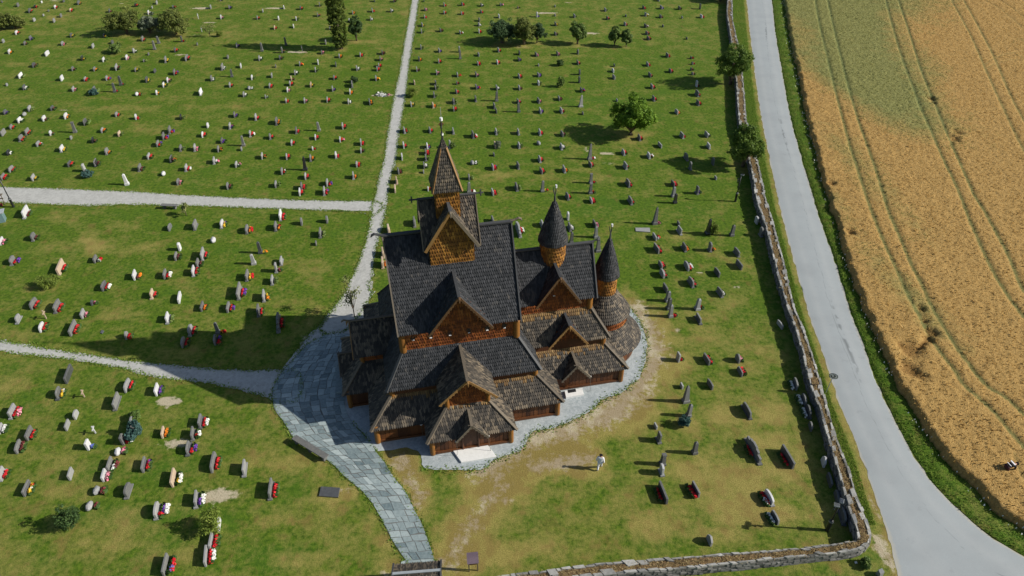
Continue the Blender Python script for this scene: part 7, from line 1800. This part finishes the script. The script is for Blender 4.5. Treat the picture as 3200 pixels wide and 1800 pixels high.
# ------------------------------------------------------------------ gravestones
DIM = {'n': (0.98, 0.54, .15), 's': (0.55, 0.38, .13), 'b': (1.15, 0.6, .16), 'w': (1.42, 0.62, .16), 'ww': (1.85, 0.68, .18), 'www': (2.4, 0.76, .2), 't': (0.55, 0.9, .18), 'p': (.36, 1.35, .32), 'o': (.40, 1.95, .42), 'r': (0.75, 0.62, .15), 'R': (1.12, 0.62, .18), 'k': (0.75, 0.42, .45), 'c': (.55, .95, .09), 'i': (0.8, 0.78, .17)}
def slab_mesh(code, tone, var):
    w, h, t = DIM[code]; mb = MB(); q = random.Random(hash_(code) * 7 + hash_(tone) + var); a = q.random(); z0 = .0
    if code in 'po':
        b = w * (.5 if code == 'p' else .5); tp = b * (.78 if code == 'p' else .52); tt = t / 2; z1 = h * .88; zb = .22
        lv = [(b * 1.25, tt * 1.35, 0), (b * 1.25, tt * 1.35, zb), (b * 1.05, tt * 1.1, zb + .06), (b * .95, tt, zb + .07), (tp, tt * tp / b, z1), (tp * (1.12 if var == 1 and code == 'p' else .99), tt * tp / b * (1.12 if var == 1 and code == 'p' else .99), z1 + .03), (.015 if code == 'o' or var != 1 else tp, .015 if code == 'o' or var != 1 else tt, h)]
        vs = []
        for (y_, x_, z) in lv: vs += [(-x_, -y_, z), (x_, -y_, z), (x_, y_, z), (-x_, y_, z)]
        fs = [(4 * i + j, 4 * i + (j + 1) % 4, 4 * i + 4 + (j + 1) % 4, 4 * i + 4 + j) for i in range(len(lv) - 1) for j in range(4)] + [tuple(range(4 * len(lv) - 4, 4 * len(lv)))]
        mb.add(vs, fs, a); return mb.mesh('slab', TONE[tone])
    if code == 'k':
        bm = bmesh.new(); bmesh.ops.create_icosphere(bm, subdivisions=2, radius=.5)
        for v in bm.verts: n_ = math.sin(v.co.x * 9 + var * 3) * math.cos(v.co.y * 8 + var) * .06; v.co = Vector((v.co.x * t * 1.1, v.co.y * w * 1.15, max(v.co.z * h * 1.3 + h * .45, 0))) * (1 + n_)
        me = bpy.data.meshes.new('slab'); bm.to_mesh(me); bm.free(); me.materials.append(TONE[tone]); at = me.attributes.new('v', 'FLOAT', 'FACE'); at.data.foreach_set('value', [q.random() * .4 + .3 for _ in me.polygons]); return me
    if code == 'c':
        mb.box((0, 0, h * .5), (.09, .09, h), 0, a); mb.box((0, 0, h * .68), (.085, w, .09), 0, a); return mb.mesh('slab', TONE[tone])
    # outline in the (y, z) plane
    hw = w / 2
    if code in 'rR': out = [(-hw, 0), (hw, 0), (hw, h * .62)] + [(hw * math.cos(u), h * .62 + h * .38 * math.sin(u)) for u in np.linspace(.2, math.pi - .2, 9)] + [(-hw, h * .62)]
    elif code == 'i': out = [(-hw, 0), (hw, 0), (hw * .92, h * .6), (hw * .55, h * .82), (0, h), (-hw * .55, h * .82), (-hw * .92, h * .6)]
    elif code == 'www': out = [(-hw, 0), (hw, 0), (hw, h * .55), (hw * .62, h * .55), (hw * .62, h * .82), (hw * .3, h * .86), (hw * .26, h), (-hw * .26, h), (-hw * .3, h * .86), (-hw * .62, h * .82), (-hw * .62, h * .55), (-hw, h * .55)]
    elif var == 0: out = [(-hw, 0), (hw, 0), (hw * .98, h * .97), (hw * .5, h), (-hw * .5, h), (-hw * .98, h * .97)]
    elif var == 1: out = [(-hw, 0), (hw, 0), (hw, h * .86), (hw * .55, h * .97), (0, h), (-hw * .55, h * .97), (-hw, h * .86)]
    else: out = [(-hw * 1.02, 0), (hw * .98, 0), (hw * 1.03, h * .4), (hw * .9, h * .84), (hw * .3, h * .98), (-hw * .35, h), (-hw * .85, h * .9), (-hw * .98, h * .5)]
    n = len(out); ch = .02; xs_ = [(-t / 2, 1 - ch * 1.5), (-t / 2 + ch, 1), (t / 2 - ch, 1), (t / 2, 1 - ch * 1.5)]; vs = []
    for x_, s in xs_: vs += [(x_, y_ * s, z_ * s if z_ else 0) for y_, z_ in out]
    fs = [tuple(reversed(range(n))), tuple(range(3 * n, 4 * n))] + [(k * n + i, k * n + (i + 1) % n, (k + 1) * n + (i + 1) % n, (k + 1) * n + i) for k in range(3) for i in range(n)]
    mb.add(vs, fs[:2], a); b_ = len(mb.v); mb.add(vs, fs[2:], a, 1)
    return mb.mesh('slab', [TONE[tone], TONE['G' if tone in 'DB' else tone]])  # dark stones get a paler rough rim, sunlit edge worked into its colour
def hash_(s): return sum(ord(c) * (i + 3) for i, c in enumerate(s))
SLAB, PLIN, FLOM = {}, {}, {}
def slab(code, tone, var):
    k = (code, tone, var)
    if k not in SLAB: SLAB[k] = slab_mesh(*k)
    return SLAB[k]
def plinth(code, tone):
    k = (code, tone)
    if k not in PLIN:
        w, h, t = DIM[code]; mb = MB(); mb.box((0, 0, .045), (t + .14, w + .14, .11), 0, .4); PLIN[k] = mb.mesh('plinth', TONE[tone if tone not in 'W' else 'L'])
    return PLIN[k]
def blossom(key, n, leaf=False):
    k = (key, n, leaf)
    if k in FLOM: return FLOM[k]
    q = np.random.default_rng(hash_(key) + n * 7); Vs = []; m = 15 * n + 8
    for i in range(m):
        c = (i % n - (n - 1) / 2) * .20; d = q.normal(size=3); d[2] = abs(d[2]) + .2; d /= np.linalg.norm(d)
        p = np.array([d[0] * .13, c + d[1] * .13, .05 + d[2] * (.14 if leaf else .19)]); nn = d + q.normal(size=3) * .35; nn /= np.linalg.norm(nn)
        t = np.cross(nn, [.3, .5, 1]); t /= np.linalg.norm(t); b = np.cross(nn, t); s = (.075 if leaf else .058) * (.7 + .6 * q.random())
        Vs.append([p - t * s - b * s, p + t * s - b * s, p + t * s + b * s, p - t * s + b * s])
    FLOM[k] = quad_mesh('blossoms', np.array(Vs), q.random(m), FOL if leaf else FMAT[key]); return FLOM[k]
stuffg, stufff = {}, {}
def bake(store, me, M):
    store.setdefault(me.materials[0].name, []).append((me, M))
GROUP_G, GROUP_F = 'gravestones on the churchyard lawns', 'flowers planted before the gravestones'
for gi, (x, y, code, tone, fl, lab, flab) in enumerate(GR):
    q = random.Random(900 + gi); w, h, t = DIM[code]; rot = (TH if not (x > 21 and y < 45) else R(-6)) + R(q.uniform(-3.5, 3.5)); var = q.choice((0, 0, 0, 1, 2)); S = (q.uniform(.92, 1.1), q.uniform(.92, 1.08), q.uniform(.9, 1.12))  # stones along the wall: dark tone also holds the shade on their west faces
    # the annotated spot is the near (south) foot of the stone
    yv = Vector((-math.sin(rot), math.cos(rot), 0)); xv = Vector((math.cos(rot), math.sin(rot), 0)); pos = Vector((x, y, 0)) + yv * (w / 2 - .15)
    S = tuple(s_ * (.92 if y < 48 else 1) for s_ in S)
    tilt = Matrix.Rotation(R(q.uniform(-3, 3)), 4, 'Y') @ Matrix.Rotation(R(q.uniform(-1.5, 1.5)), 4, 'X')
    has_pl = code in ('b', 'w', 'ww', 'www', 'n', 't', 'R') and q.random() < .55 or code == 'www'
    if lab:
        root = empty('grave_cross' if code == 'c' else 'memorial_pillar' if code in 'po' else 'headstone', pos, rot); tag(root, lab, 'grave cross' if code == 'c' else 'memorial' if code in 'po' else 'headstone', GROUP_G)
        o = place('slab', slab(code, tone, var), root, (0, 0, .0 if not has_pl else .08)); o.rotation_euler = tilt.to_euler(); o.scale = S
        if has_pl: place('plinth', plinth(code, tone), root)
    else: bake(stuffg, slab(code, tone, var), Matrix.Translation(pos) @ Matrix.Rotation(rot, 4, 'Z') @ tilt @ Matrix.Diagonal((*S, 1)))
    if fl:
        side = -1 if fl[0].isupper() else 1; cols = list(dict.fromkeys(fl.lower())); nb = max(1, min(int(w / .28), 5)); size = q.uniform(.9, 1.25)
        fp = pos + xv * side * (t / 2 + .24) + Vector((0, 0, .0))
        items = [('foliage', blossom('g', nb, True), (0.05, 0, 0), 1.1)]
        if cols == ['g']: items = [('foliage', blossom('g', nb), (.05, 0, 0), 1.25)]
        else:
            cols = [c for c in cols if c != 'g'] + []
            for j, c in enumerate(cols):
                if len(cols) > 1 and nb >= 2 and q.random() < .5: items.append((FLO[c][0] + '_blossoms', blossom(c, max(1, nb // len(cols))), (q.uniform(-.04, .08), (j - (len(cols) - 1) / 2) * w / len(cols) * .8, .02), 1))
                else: items.append((FLO[c][0] + '_blossoms', blossom(c, nb if j == 0 else max(1, nb - 1)), ((j * .17 - .03), q.uniform(-.08, .08), .02), 1))
        if flab:
            root = empty('grave_flowers', fp, rot if side > 0 else rot + math.pi); tag(root, flab, 'flowers', GROUP_F)
            for nm, me, off, sc in items: o = place(nm, me, root, off); o.scale = (sc * size,) * 3
        else:
            for nm, me, off, sc in items: bake(stufff, me, Matrix.Translation(fp) @ Matrix.Rotation(rot, 4, 'Z') @ Matrix.Translation(off) @ Matrix.Diagonal((sc * size, sc * size, sc * size, 1)))
def join(store, name, label, cat):
    vs, fs, mi, mats = [], [], [], []
    for k, (mn, lst) in enumerate(store.items()):
        mats.append(lst[0][0].materials[0])
        for me, M in lst:
            b = len(vs); vs += [tuple(M @ v.co) for v in me.vertices]
            for p in me.polygons: fs.append([b + i for i in p.vertices]); mi.append(k)
    if not vs: return
    mb = MB(); mb.v = vs; mb.f = fs; mb.m = mi; mb.a = [rng.random() for _ in fs]; o = mb.build(name, mats); tag(o, label, cat, kind='stuff')
join(stuffg, 'far_headstones', 'the smaller far headstones scattered over the rear lawns', 'headstones'); join(stufff, 'far_grave_flowers', 'small flower plantings before the far headstones', 'flowers')

# flat stones in the grass and at the church doors
def flat(name, q4, z, th, mat, label, cat, tilt=0):
    c = sum((Vector((q4[i], q4[i + 1], 0)) for i in range(0, 8, 2)), Vector()) / 4; mb = MB(); pts = [Vector((q4[i] - c.x, q4[i + 1] - c.y, 0)) for i in range(0, 8, 2)]
    if newell(pts).z < 0: pts.reverse()
    top = [p * .985 + Vector((0, 0, z)) for p in pts]; mid = [p + Vector((0, 0, z - .02)) for p in pts]; low = [p + Vector((0, 0, z - th)) for p in pts]; n = 4
    mb.add(top + mid + low, [(0, 1, 2, 3)] + [(k * n + i, (k + 1) * n + i, (k + 1) * n + (i + 1) % n, k * n + (i + 1) % n) for k in range(2) for i in range(4)], .4)
    o = mb.build(name, MAT[mat] if isinstance(mat, str) else mat); o.location = (c.x, c.y, 0); tag(o, label, cat); return o
flat('ledger_stone', MI['ledgers'][0], .10, .14, TONE['D'], 'dark flat ledger stone in the grass left of the slate path', 'ledger stone')
flat('ledger_stone', MI['ledgers'][1], .08, .12, TONE['L'], 'pale flat ledger stone in the grass east of the church', 'ledger stone')
flat('ledger_stone', MI['ledgers'][2], .06, .1, TONE['D'], 'tiny dark flat stone in the grass near the side path', 'ledger stone')
flat('doorstep', MI['slab_nw'], .20, .2, 'slate', 'long slate doorstep slab at the west porch', 'doorstep')
flat('doorstep', MI['ramp'], .16, .15, 'marble', 'big pale stone slab before the south porch door', 'doorstep')
flat('doorstep', MI['slab2'], .20, .2, 'marble', 'small pale stone doorstep before the chancel door', 'doorstep')
a = MI['slab2']; P0 = [Vector((a[i], a[i + 1])) for i in range(0, 8, 2)]
m4 = []
for u, v in ((.18, .55), (.18, 1.0), (.62, 1.0), (.62, .55)):
    p = P0[3].lerp(P0[2], u).lerp(P0[0].lerp(P0[1], u), v); m4 += [p.x, p.y]
flat('doormat', m4, .225, .02, 'metal', 'dark doormat lying on the small chancel doorstep', 'doormat')
flat('white_paper', [22.0, 24.2, 22.16, 24.22, 22.15, 24.36, 22.0, 24.34], .03, .03, 'white', 'small white scrap in the grass outside the wall corner', 'litter')
mb = MB(); mb.box((0, 0, .22), (.3, .28, .5), .3, .3, 0, .05); o = mb.build('boundary_stone', TONE['L']); o.location = (*MI['boundary'], 0); tag(o, 'small white-topped boundary stone outside the wall corner by the road', 'boundary stone')

# benches
x0, y0, x1, y1 = MI['bench']; a, b = Vector((x0, y0, 0)), Vector((x1, y1, 0)); mid = (a + b) / 2; ang = math.atan2(y1 - y0, x1 - x0); L = (b - a).length
be = empty('bench', mid, ang); tag(be, 'long stone bench at the edge of the slate paving', 'bench')
mb = MB(); mb.box((0, .1, .46), (L, .46, .09), 0, .5, 0, .008); mb.build('seat', MAT['granite'], be)
for s in (-.42, 0, .42): mb = MB(); mb.box((L * s, .1, .20), (.22, .34, .44), 0, .3); mb.build('leg', MAT['granite'], be)
x0, y0, x1, y1 = MI['slate_bench']; a, b = Vector((x0, y0, 0)), Vector((x1, y1, 0)); mid = (a + b) / 2; ang = math.atan2(y1 - y0, x1 - x0); L = 1.9
be = empty('bench', mid, ang); tag(be, 'dark slate bench beside the gravel cross path', 'bench')
mb = MB(); mb.box((0, 0, .42), (L, .48, .08), 0, .5, 0, .01); mb.build('seat', MAT['granite'], be)
mb = MB(); mb.box((-.6, 0, .18), (.2, .36, .4), 0, .3); mb.build('leg', MAT['granite'], be); mb = MB(); mb.box((.6, 0, .18), (.2, .36, .4), 0, .3); mb.build('leg', MAT['granite'], be)

# lamp posts with a thick base and flood light heads
def lamp(x, y, h, label, heads, rz):
    r = empty('lamp_post', (x, y, 0), rz); tag(r, label, 'lamp post', 'black lamp posts in the churchyard')
    mb = MB(); mb.lathe([(.13, -.05), (.13, 1.05), (.15, 1.06), (.15, 1.12), (.06, 1.18)], (0, 0), 12); mb.build('post_base', MAT['metal'], r, True)
    mb = MB(); mb.lathe([(.16, 1.04), (.16, 1.10)], (0, 0), 12); mb.build('collar', MAT['steel'], r)
    mb = MB(); mb.tube([(0, 0, 1.1), (0, 0, h)], .055, 10); mb.build('pole', MAT['metal'], r, True)
    for i, (dx, dy, dz, rot) in enumerate(heads):
        hd = MB(); hd.box((dx, dy, h + dz), (.34, .26, .10), rot, .4); o = hd.build('flood_light', MAT['steel'], r)
        fin = MB()
        for k in range(3): c, s = math.cos(rot), math.sin(rot); q = -.08 + .08 * k; fin.box((dx - s * q, dy + c * q, h + dz + .065), (.33, .022, .03), rot, .5)
        fin.build('cooling_fin', MAT['metal'], o); b = MB(); b.tube([(0, 0, h + .0), (dx * .6, dy * .6, h + dz - .06), (dx, dy, h + dz - .03)], .022, 6); b.build('bracket', MAT['metal'], o)
    for dz, s in ((-.25, -1), (-.5, -1)):
        b = MB(); b.tube([(0, 0, h + dz), (s * .22, .02, h + dz), (s * .26, .0, h + dz - .12)], [.03, .03, .07], 8); b.build('spot_light', MAT['metal'], r)
lamp(*MI['lamps'][0], 'black lamp post with flood lights at the corner of the stone wall', [(.10, .05, .10, .9), (-.32, -.12, .02, -.5)], .2)
lamp(*MI['lamps'][1], 'black lamp post with one flood light before the tall wall tree', [(.14, .1, .16, -.5)], 0)
lamp(*MI['lamps'][2], 'black lamp post with a white lamp head at the left edge', [(-.2, .1, .05, .6)], 0)
# street furniture cut by the left edge
x, y = MI['bin']; r = empty('waste_bin', (x, y, 0), .4); tag(r, 'grey-teal waste bin with an open lid at the left edge', 'waste bin')
mb = MB(); mb.box((0, 0, .5), (.8, .9, 1.0), 0, .3); mb.build('bin_body', MAT['teal'], r); mb = MB(); mb.box((.1, .1, 1.08), (.95, 1.0, .08), 0, .9); mb.build('lid', MAT['steel'], r)
x, y = MI['rack']; r = empty('tool_rack', (x, y, 0), .2); tag(r, 'wooden stand with tools and red can at the left edge', 'stand')
for dx in (-.45, .45): mb = MB(); mb.tube([(dx, 0, 0), (dx, .1, 1.2)], .045, 8); mb.build('leg', MAT['board'], r)
mb = MB(); mb.box((0, .05, .75), (1.1, .06, .12), 0, .5); mb.box((0, .1, 1.2), (1.2, .4, .06), 0, .7); mb.build('shelf', MAT['board'], r)
mb = MB(); mb.lathe([(.12, .0), (.14, .3)], (.2, -.25), 10); mb.build('can', FMAT['m'], r)
# round road sign, seen at a slant
sx_, sy_ = MI['sign']; r = empty('road_sign', (sx_, sy_, 0), R(-27)); tag(r, 'round white road sign with dark ring on a thin pole by the road', 'road sign')
mb = MB(); mb.tube([(0, 0, -.1), (.05, 0, 1.75)], .028, 8); mb.build('pole', MAT['steel'], r)
dm = Matrix.Translation((.07, -.04, 2.0)) @ Matrix.Rotation(R(100), 4, 'X'); Rs = .34
def disc(nm, r0, r1, z, mat, n=32, a0=0, a1=2 * math.pi):
    mb = MB(); vs = []
    for i in range(n + 1):
        a = a0 + (a1 - a0) * i / n; vs += [dm @ Vector((r0 * math.cos(a), r0 * math.sin(a), z)), dm @ Vector((r1 * math.cos(a), r1 * math.sin(a), z))]
    mb.add(vs, [(2 * i, 2 * i + 1, 2 * i + 3, 2 * i + 2) for i in range(n)]); return mb.build(nm, MAT[mat], r)
disc('sign_plate', 0, Rs, 0, 'steel'); disc('sign_face', 0, Rs, .012, 'white'); disc('sign_rim', Rs * .88, Rs, .018, 'metal')
def stroke(pts, w):
    mb = MB(); vs = []; k = len(pts)
    for i, (x, y) in enumerate(pts):
        ax, ay = pts[max(i - 1, 0)]; bx, by = pts[min(i + 1, k - 1)]; d = Vector((bx - ax, by - ay)).normalized(); n_ = Vector((-d.y, d.x)) * w(i / (k - 1)) * Rs
        vs += [dm @ Vector((x * Rs + n_.x, y * Rs + n_.y, .019)), dm @ Vector((x * Rs - n_.x, y * Rs - n_.y, .019))]
    mb.add(vs, [(2 * i, 2 * i + 1, 2 * i + 3, 2 * i + 2) for i in range(k - 1)]); mb.build('sign_mark', MAT['metal'], r)
stroke([(-.12 + .45 * math.cos(t), .10 + .40 * math.sin(t)) for t in np.linspace(2.0, -1.0, 12)] , lambda u: .07 + .10 * u)
stroke([(.05 + .52 * math.cos(t), -.10 + .42 * math.sin(t)) for t in np.linspace(2.7, 5.2, 12)], lambda u: .18 - .10 * u)
# information board with a small roof
x0, y0, x1, y1 = MI['info']; r = empty('information_board', ((x0 + x1) / 2, (y0 + y1) / 2, 0), R(6)); tag(r, 'small roofed information board with purple-brown boards by the gate path', 'information board')
for dx in (-.27, .27): mb = MB(); mb.box((dx, 0, .75), (.07, .07, 1.6)); mb.build('post', MAT['board'], r)
mb = MB(); mb.box((0, 0, 1.1), (.6, .05, .7)); mb.build('panel', MAT['dark_plank'], r)
mb = MB(); mb.beam((-.36, .18, 1.56), (.36, .18, 1.56), .44, .04, (0, .35, 1)); mb.build('roof', MAT['purple_roof'], r)
mb = MB(); mb.beam((-.36, -.18, 1.56), (.36, -.18, 1.56), .44, .04, (0, -.35, 1)); mb.build('roof', MAT['purple_roof'], r)
# lych gate, its roof just inside the frame
x0, y0, x1, y1 = MI['gate']; gm = Vector(((x0 + x1) / 2, (y0 + y1) / 2, 0)); ang = math.atan2(y1 - y0, x1 - x0) + R(1); r = empty('lych_gate', gm + Vector((0, -.62, 0)), ang); tag(r, 'dark shingled roof of the lych gate at the bottom edge', 'gate')
W2 = 1.45
for sx in (-1, 1):
    for sy in (-.3, .3): mb = MB(); mb.box((sx * 1.25, sy - .3, 1.0), (.16, .16, 2.0)); mb.build('post', MAT['dark_plank'], r)
for s in (1, -1):
    pl = [Vector((-W2, s * .85 - .3, 1.95)), Vector((W2, s * .85 - .3, 1.95)), Vector((W2, -.3, 2.35)), Vector((-W2, -.3, 2.35))]
    if newell(pl).z < 0: pl.reverse()
    d = MB(); d.poly(pl, .05); o = d.build('roof', MAT['deck'], r); sh = MB(); shingles(sh, [(-W2, s * .85 - .3, 1.95), (W2, s * .85 - .3, 1.95), (W2, -.3, 2.35), (-W2, -.3, 2.35)], (0, s, .6), .10, .16); sh.build('shingles', MAT['roof_low'], o, kind='stuff')
    for sx in (-1, 1): mb = MB(); mb.beam((sx * W2, s * .9 - .3, 1.97), (sx * W2, -.3, 2.42), .1, .12); mb.build('barge_board', MAT['ridge'], r)
mb = MB(); mb.beam((-W2, -.3, 2.43), (W2, -.3, 2.43), .16, .06); mb.build('ridge_board', MAT['steel'], r)
# wreaths on the fresh grave beside the gravel path
x0, y0, x1, y1 = MI['wreath']; r = empty('funeral_wreaths', ((x0 + x1) / 2, (y0 + y1) / 2 - .1, 0), 0); tag(r, 'white wreaths and ribbons heaped on a fresh sandy grave by the path', 'wreaths')
q = np.random.default_rng(5)
for nm, key, n, cx, cy, rx, ry in (('white_blossoms', 'w', 110, -.2, -.15, .9, .35), ('greenery', 'g', 60, 0, .15, 1.1, .2), ('pink_blossoms', 'p', 10, .9, -.1, .3, .15)):
    p = np.stack([cx + q.normal(0, .45, n) * rx, cy + q.normal(0, .5, n) * ry, .06 + .16 * q.random(n)], 1); t = q.normal(size=(n, 3)) * .08; b = q.normal(size=(n, 3)) * .08
    place(nm, quad_mesh(nm, np.stack([p - t - b, p + t - b, p + t + b, p - t + b], 1), q.random(n), FMAT[key]), r)

# ------------------------------------------------------------------ people
def skinned(name, pts, edges, rad, mat, parent, root=0, sub=2):
    me = bpy.data.meshes.new(name); me.from_pydata(pts, edges, []); o = bpy.data.objects.new(name, me); COL.objects.link(o)
    m = o.modifiers.new('skin', 'SKIN'); sv = me.skin_vertices[0].data
    for i, r_ in enumerate(rad): sv[i].radius = (r_, r_) if not isinstance(r_, tuple) else r_
    sv[root].use_root = True; s = o.modifiers.new('sub', 'SUBSURF'); s.levels = s.render_levels = sub
    dg = bpy.context.evaluated_depsgraph_get(); dg.update(); nm = bpy.data.meshes.new_from_object(o.evaluated_get(dg)); nm.name = name; nm.materials.clear(); nm.materials.append(MAT[mat])
    o.modifiers.clear(); o.data = nm; bpy.data.meshes.remove(me); o.parent = parent
    for p in nm.polygons: p.use_smooth = True
    return o
def person(loc, rz, label, J, R_, cl, hair_c):
    """J: joint name -> point (front = +y). body is one skin; clothes are looser skins over it"""
    root = empty('person', loc, rz); tag(root, label, 'person')
    hair_off = J.pop('hair'); N_ = list(J); I_ = {k: i for i, k in enumerate(N_)}
    E_ = [('pelvis', 'waist'), ('waist', 'chest'), ('chest', 'neck'), ('neck', 'head'), ('head', 'crown')]
    for s in 'LR': E_ += [('chest', 'sh' + s), ('sh' + s, 'el' + s), ('el' + s, 'wr' + s), ('wr' + s, 'ha' + s), ('pelvis', 'hip' + s), ('hip' + s, 'kn' + s), ('kn' + s, 'an' + s), ('an' + s, 'toe' + s)]
    skinned('body', [J[k] for k in N_], [(I_[a], I_[b]) for a, b in E_], [R_[k.rstrip('LR') if k[-1] in 'LR' else k] for k in N_], 'skin', root)
    def sub(nm, keys, edges, rad, mat, extra=None):
        pts = [J[k] if not isinstance(k, tuple) else k for k in keys]; skinned(nm, pts, edges, rad, mat, root)
    sub('shirt', ['pelvis', 'waist', 'chest', 'shL', 'elL', 'wrL', 'shR', 'elR', 'wrR'], [(0, 1), (1, 2), (2, 3), (3, 4), (4, 5), (2, 6), (6, 7), (7, 8)], [.20, .165, .17, .085, .065, .055, .085, .065, .055], cl[0])
    sub('trousers', ['pelvis', 'hipL', 'knL', 'anL', 'hipR', 'knR', 'anR'], [(0, 1), (1, 2), (2, 3), (0, 4), (4, 5), (5, 6)], [.15, .115, .085, .065, .115, .085, .065], cl[1])
    for s in 'LR': skinned('shoe', [J['an' + s], tuple(np.array(J['toe' + s]))], [(0, 1)], [.055, .045], cl[2], root)
    hd, cr = np.array(J['head']), np.array(J['crown']); back = np.array(hair_off)
    skinned('hair', [tuple(cr + np.array([0, 0, .035]) + back * .3), tuple((hd + cr) / 2 + back * .6 + np.array([0, 0, .03])), tuple(hd + back * 1.5)], [(0, 1), (1, 2)], [.135, .145, .12], hair_c, root)
    # the five fingers of each hand
    for s in 'LR':
        h = np.array(J['ha' + s]); w_ = np.array(J['wr' + s]); d = (h - w_); d = d / np.linalg.norm(d); side = np.cross(d, [1, 0, 0]); side = side / (np.linalg.norm(side) + 1e-6)
        for f, ln in zip((-.03, -.01, .01, .03), (.06, .075, .07, .055)):
            a = h + side * f; skinned('finger', [tuple(a), tuple(a + d * ln * .5), tuple(a + d * ln + np.array([0, .015, 0]))], [(0, 1), (1, 2)], [.010, .009, .007], 'skin', root, 0, 1)
        a = h - d * .04 + side * -.035; skinned('thumb', [tuple(a), tuple(a + d * .03 + side * -.03), tuple(a + d * .06 + side * -.035)], [(0, 1), (1, 2)], [.011, .010, .008], 'skin', root, 0, 1)
    return root
RB = dict(pelvis=.13, waist=.12, chest=.14, neck=.05, head=.085, crown=.085, sh=.055, el=.04, wr=.028, ha=.035, hip=.09, kn=.055, an=.04, toe=.03)
J1 = dict(pelvis=(0, 0, .88), waist=(0, .01, 1.04), chest=(0, .02, 1.26), neck=(0, .03, 1.40), head=(0, .06, 1.49), crown=(0, .05, 1.56), shL=(-.18, .02, 1.32), elL=(-.26, .0, 1.06), wrL=(-.30, .06, .84), haL=(-.31, .09, .77), shR=(.18, .02, 1.32), elR=(.25, -.06, 1.08), wrR=(.27, -.02, .85), haR=(.27, .01, .77),
          hipL=(-.09, 0, .84), knL=(-.10, -.05, .47), anL=(-.10, -.22, .10), toeL=(-.10, -.10, .04), hipR=(.09, 0, .84), knR=(.10, .14, .48), anR=(.10, .22, .09), toeR=(.10, .36, .04), hair=(0, -.03, .01))
person((*MI['person'], 0), R(-14), 'person with dark hair in loose white shirt and trousers walking on the lawn', J1, RB, ('cloth_white', 'cloth_white', 'cloth_dark'), 'hair')
# bending person in the wheat: trunk level, reaching down and to the right
J2 = dict(pelvis=(0, -.18, .98), waist=(0, -.02, 1.07), chest=(0, .22, 1.10), neck=(0, .40, 1.07), head=(0, .50, 1.02), crown=(0, .57, .99), shL=(-.18, .26, 1.08), elL=(-.20, .34, .80), wrL=(-.12, .46, .62), haL=(-.10, .50, .55), shR=(.18, .26, 1.08), elR=(.20, .34, .80), wrR=(.12, .46, .62), haR=(.10, .50, .55),
          hipL=(-.09, -.18, .92), knL=(-.11, -.10, .50), anL=(-.11, -.20, .08), toeL=(-.11, -.06, .04), hipR=(.09, -.18, .92), knR=(.11, -.06, .50), anR=(.11, -.16, .08), toeR=(.11, -.02, .04), hair=(0, .0, .05))
p2 = person((*MI['person2'], 0), R(-78), 'dark-haired person in dark clothes bending over in the wheat', J2, RB, ('cloth_dark', 'cloth_maroon', 'cloth_dark'), 'hair')
mb = MB(); mb.box((0, .10, 1.28), (.40, .10, .02), 0, .5); mb.box((0, -.16, 1.19), (.36, .05, .02), 0, .5); mb.build('belt', MAT['cloth_white'], p2)
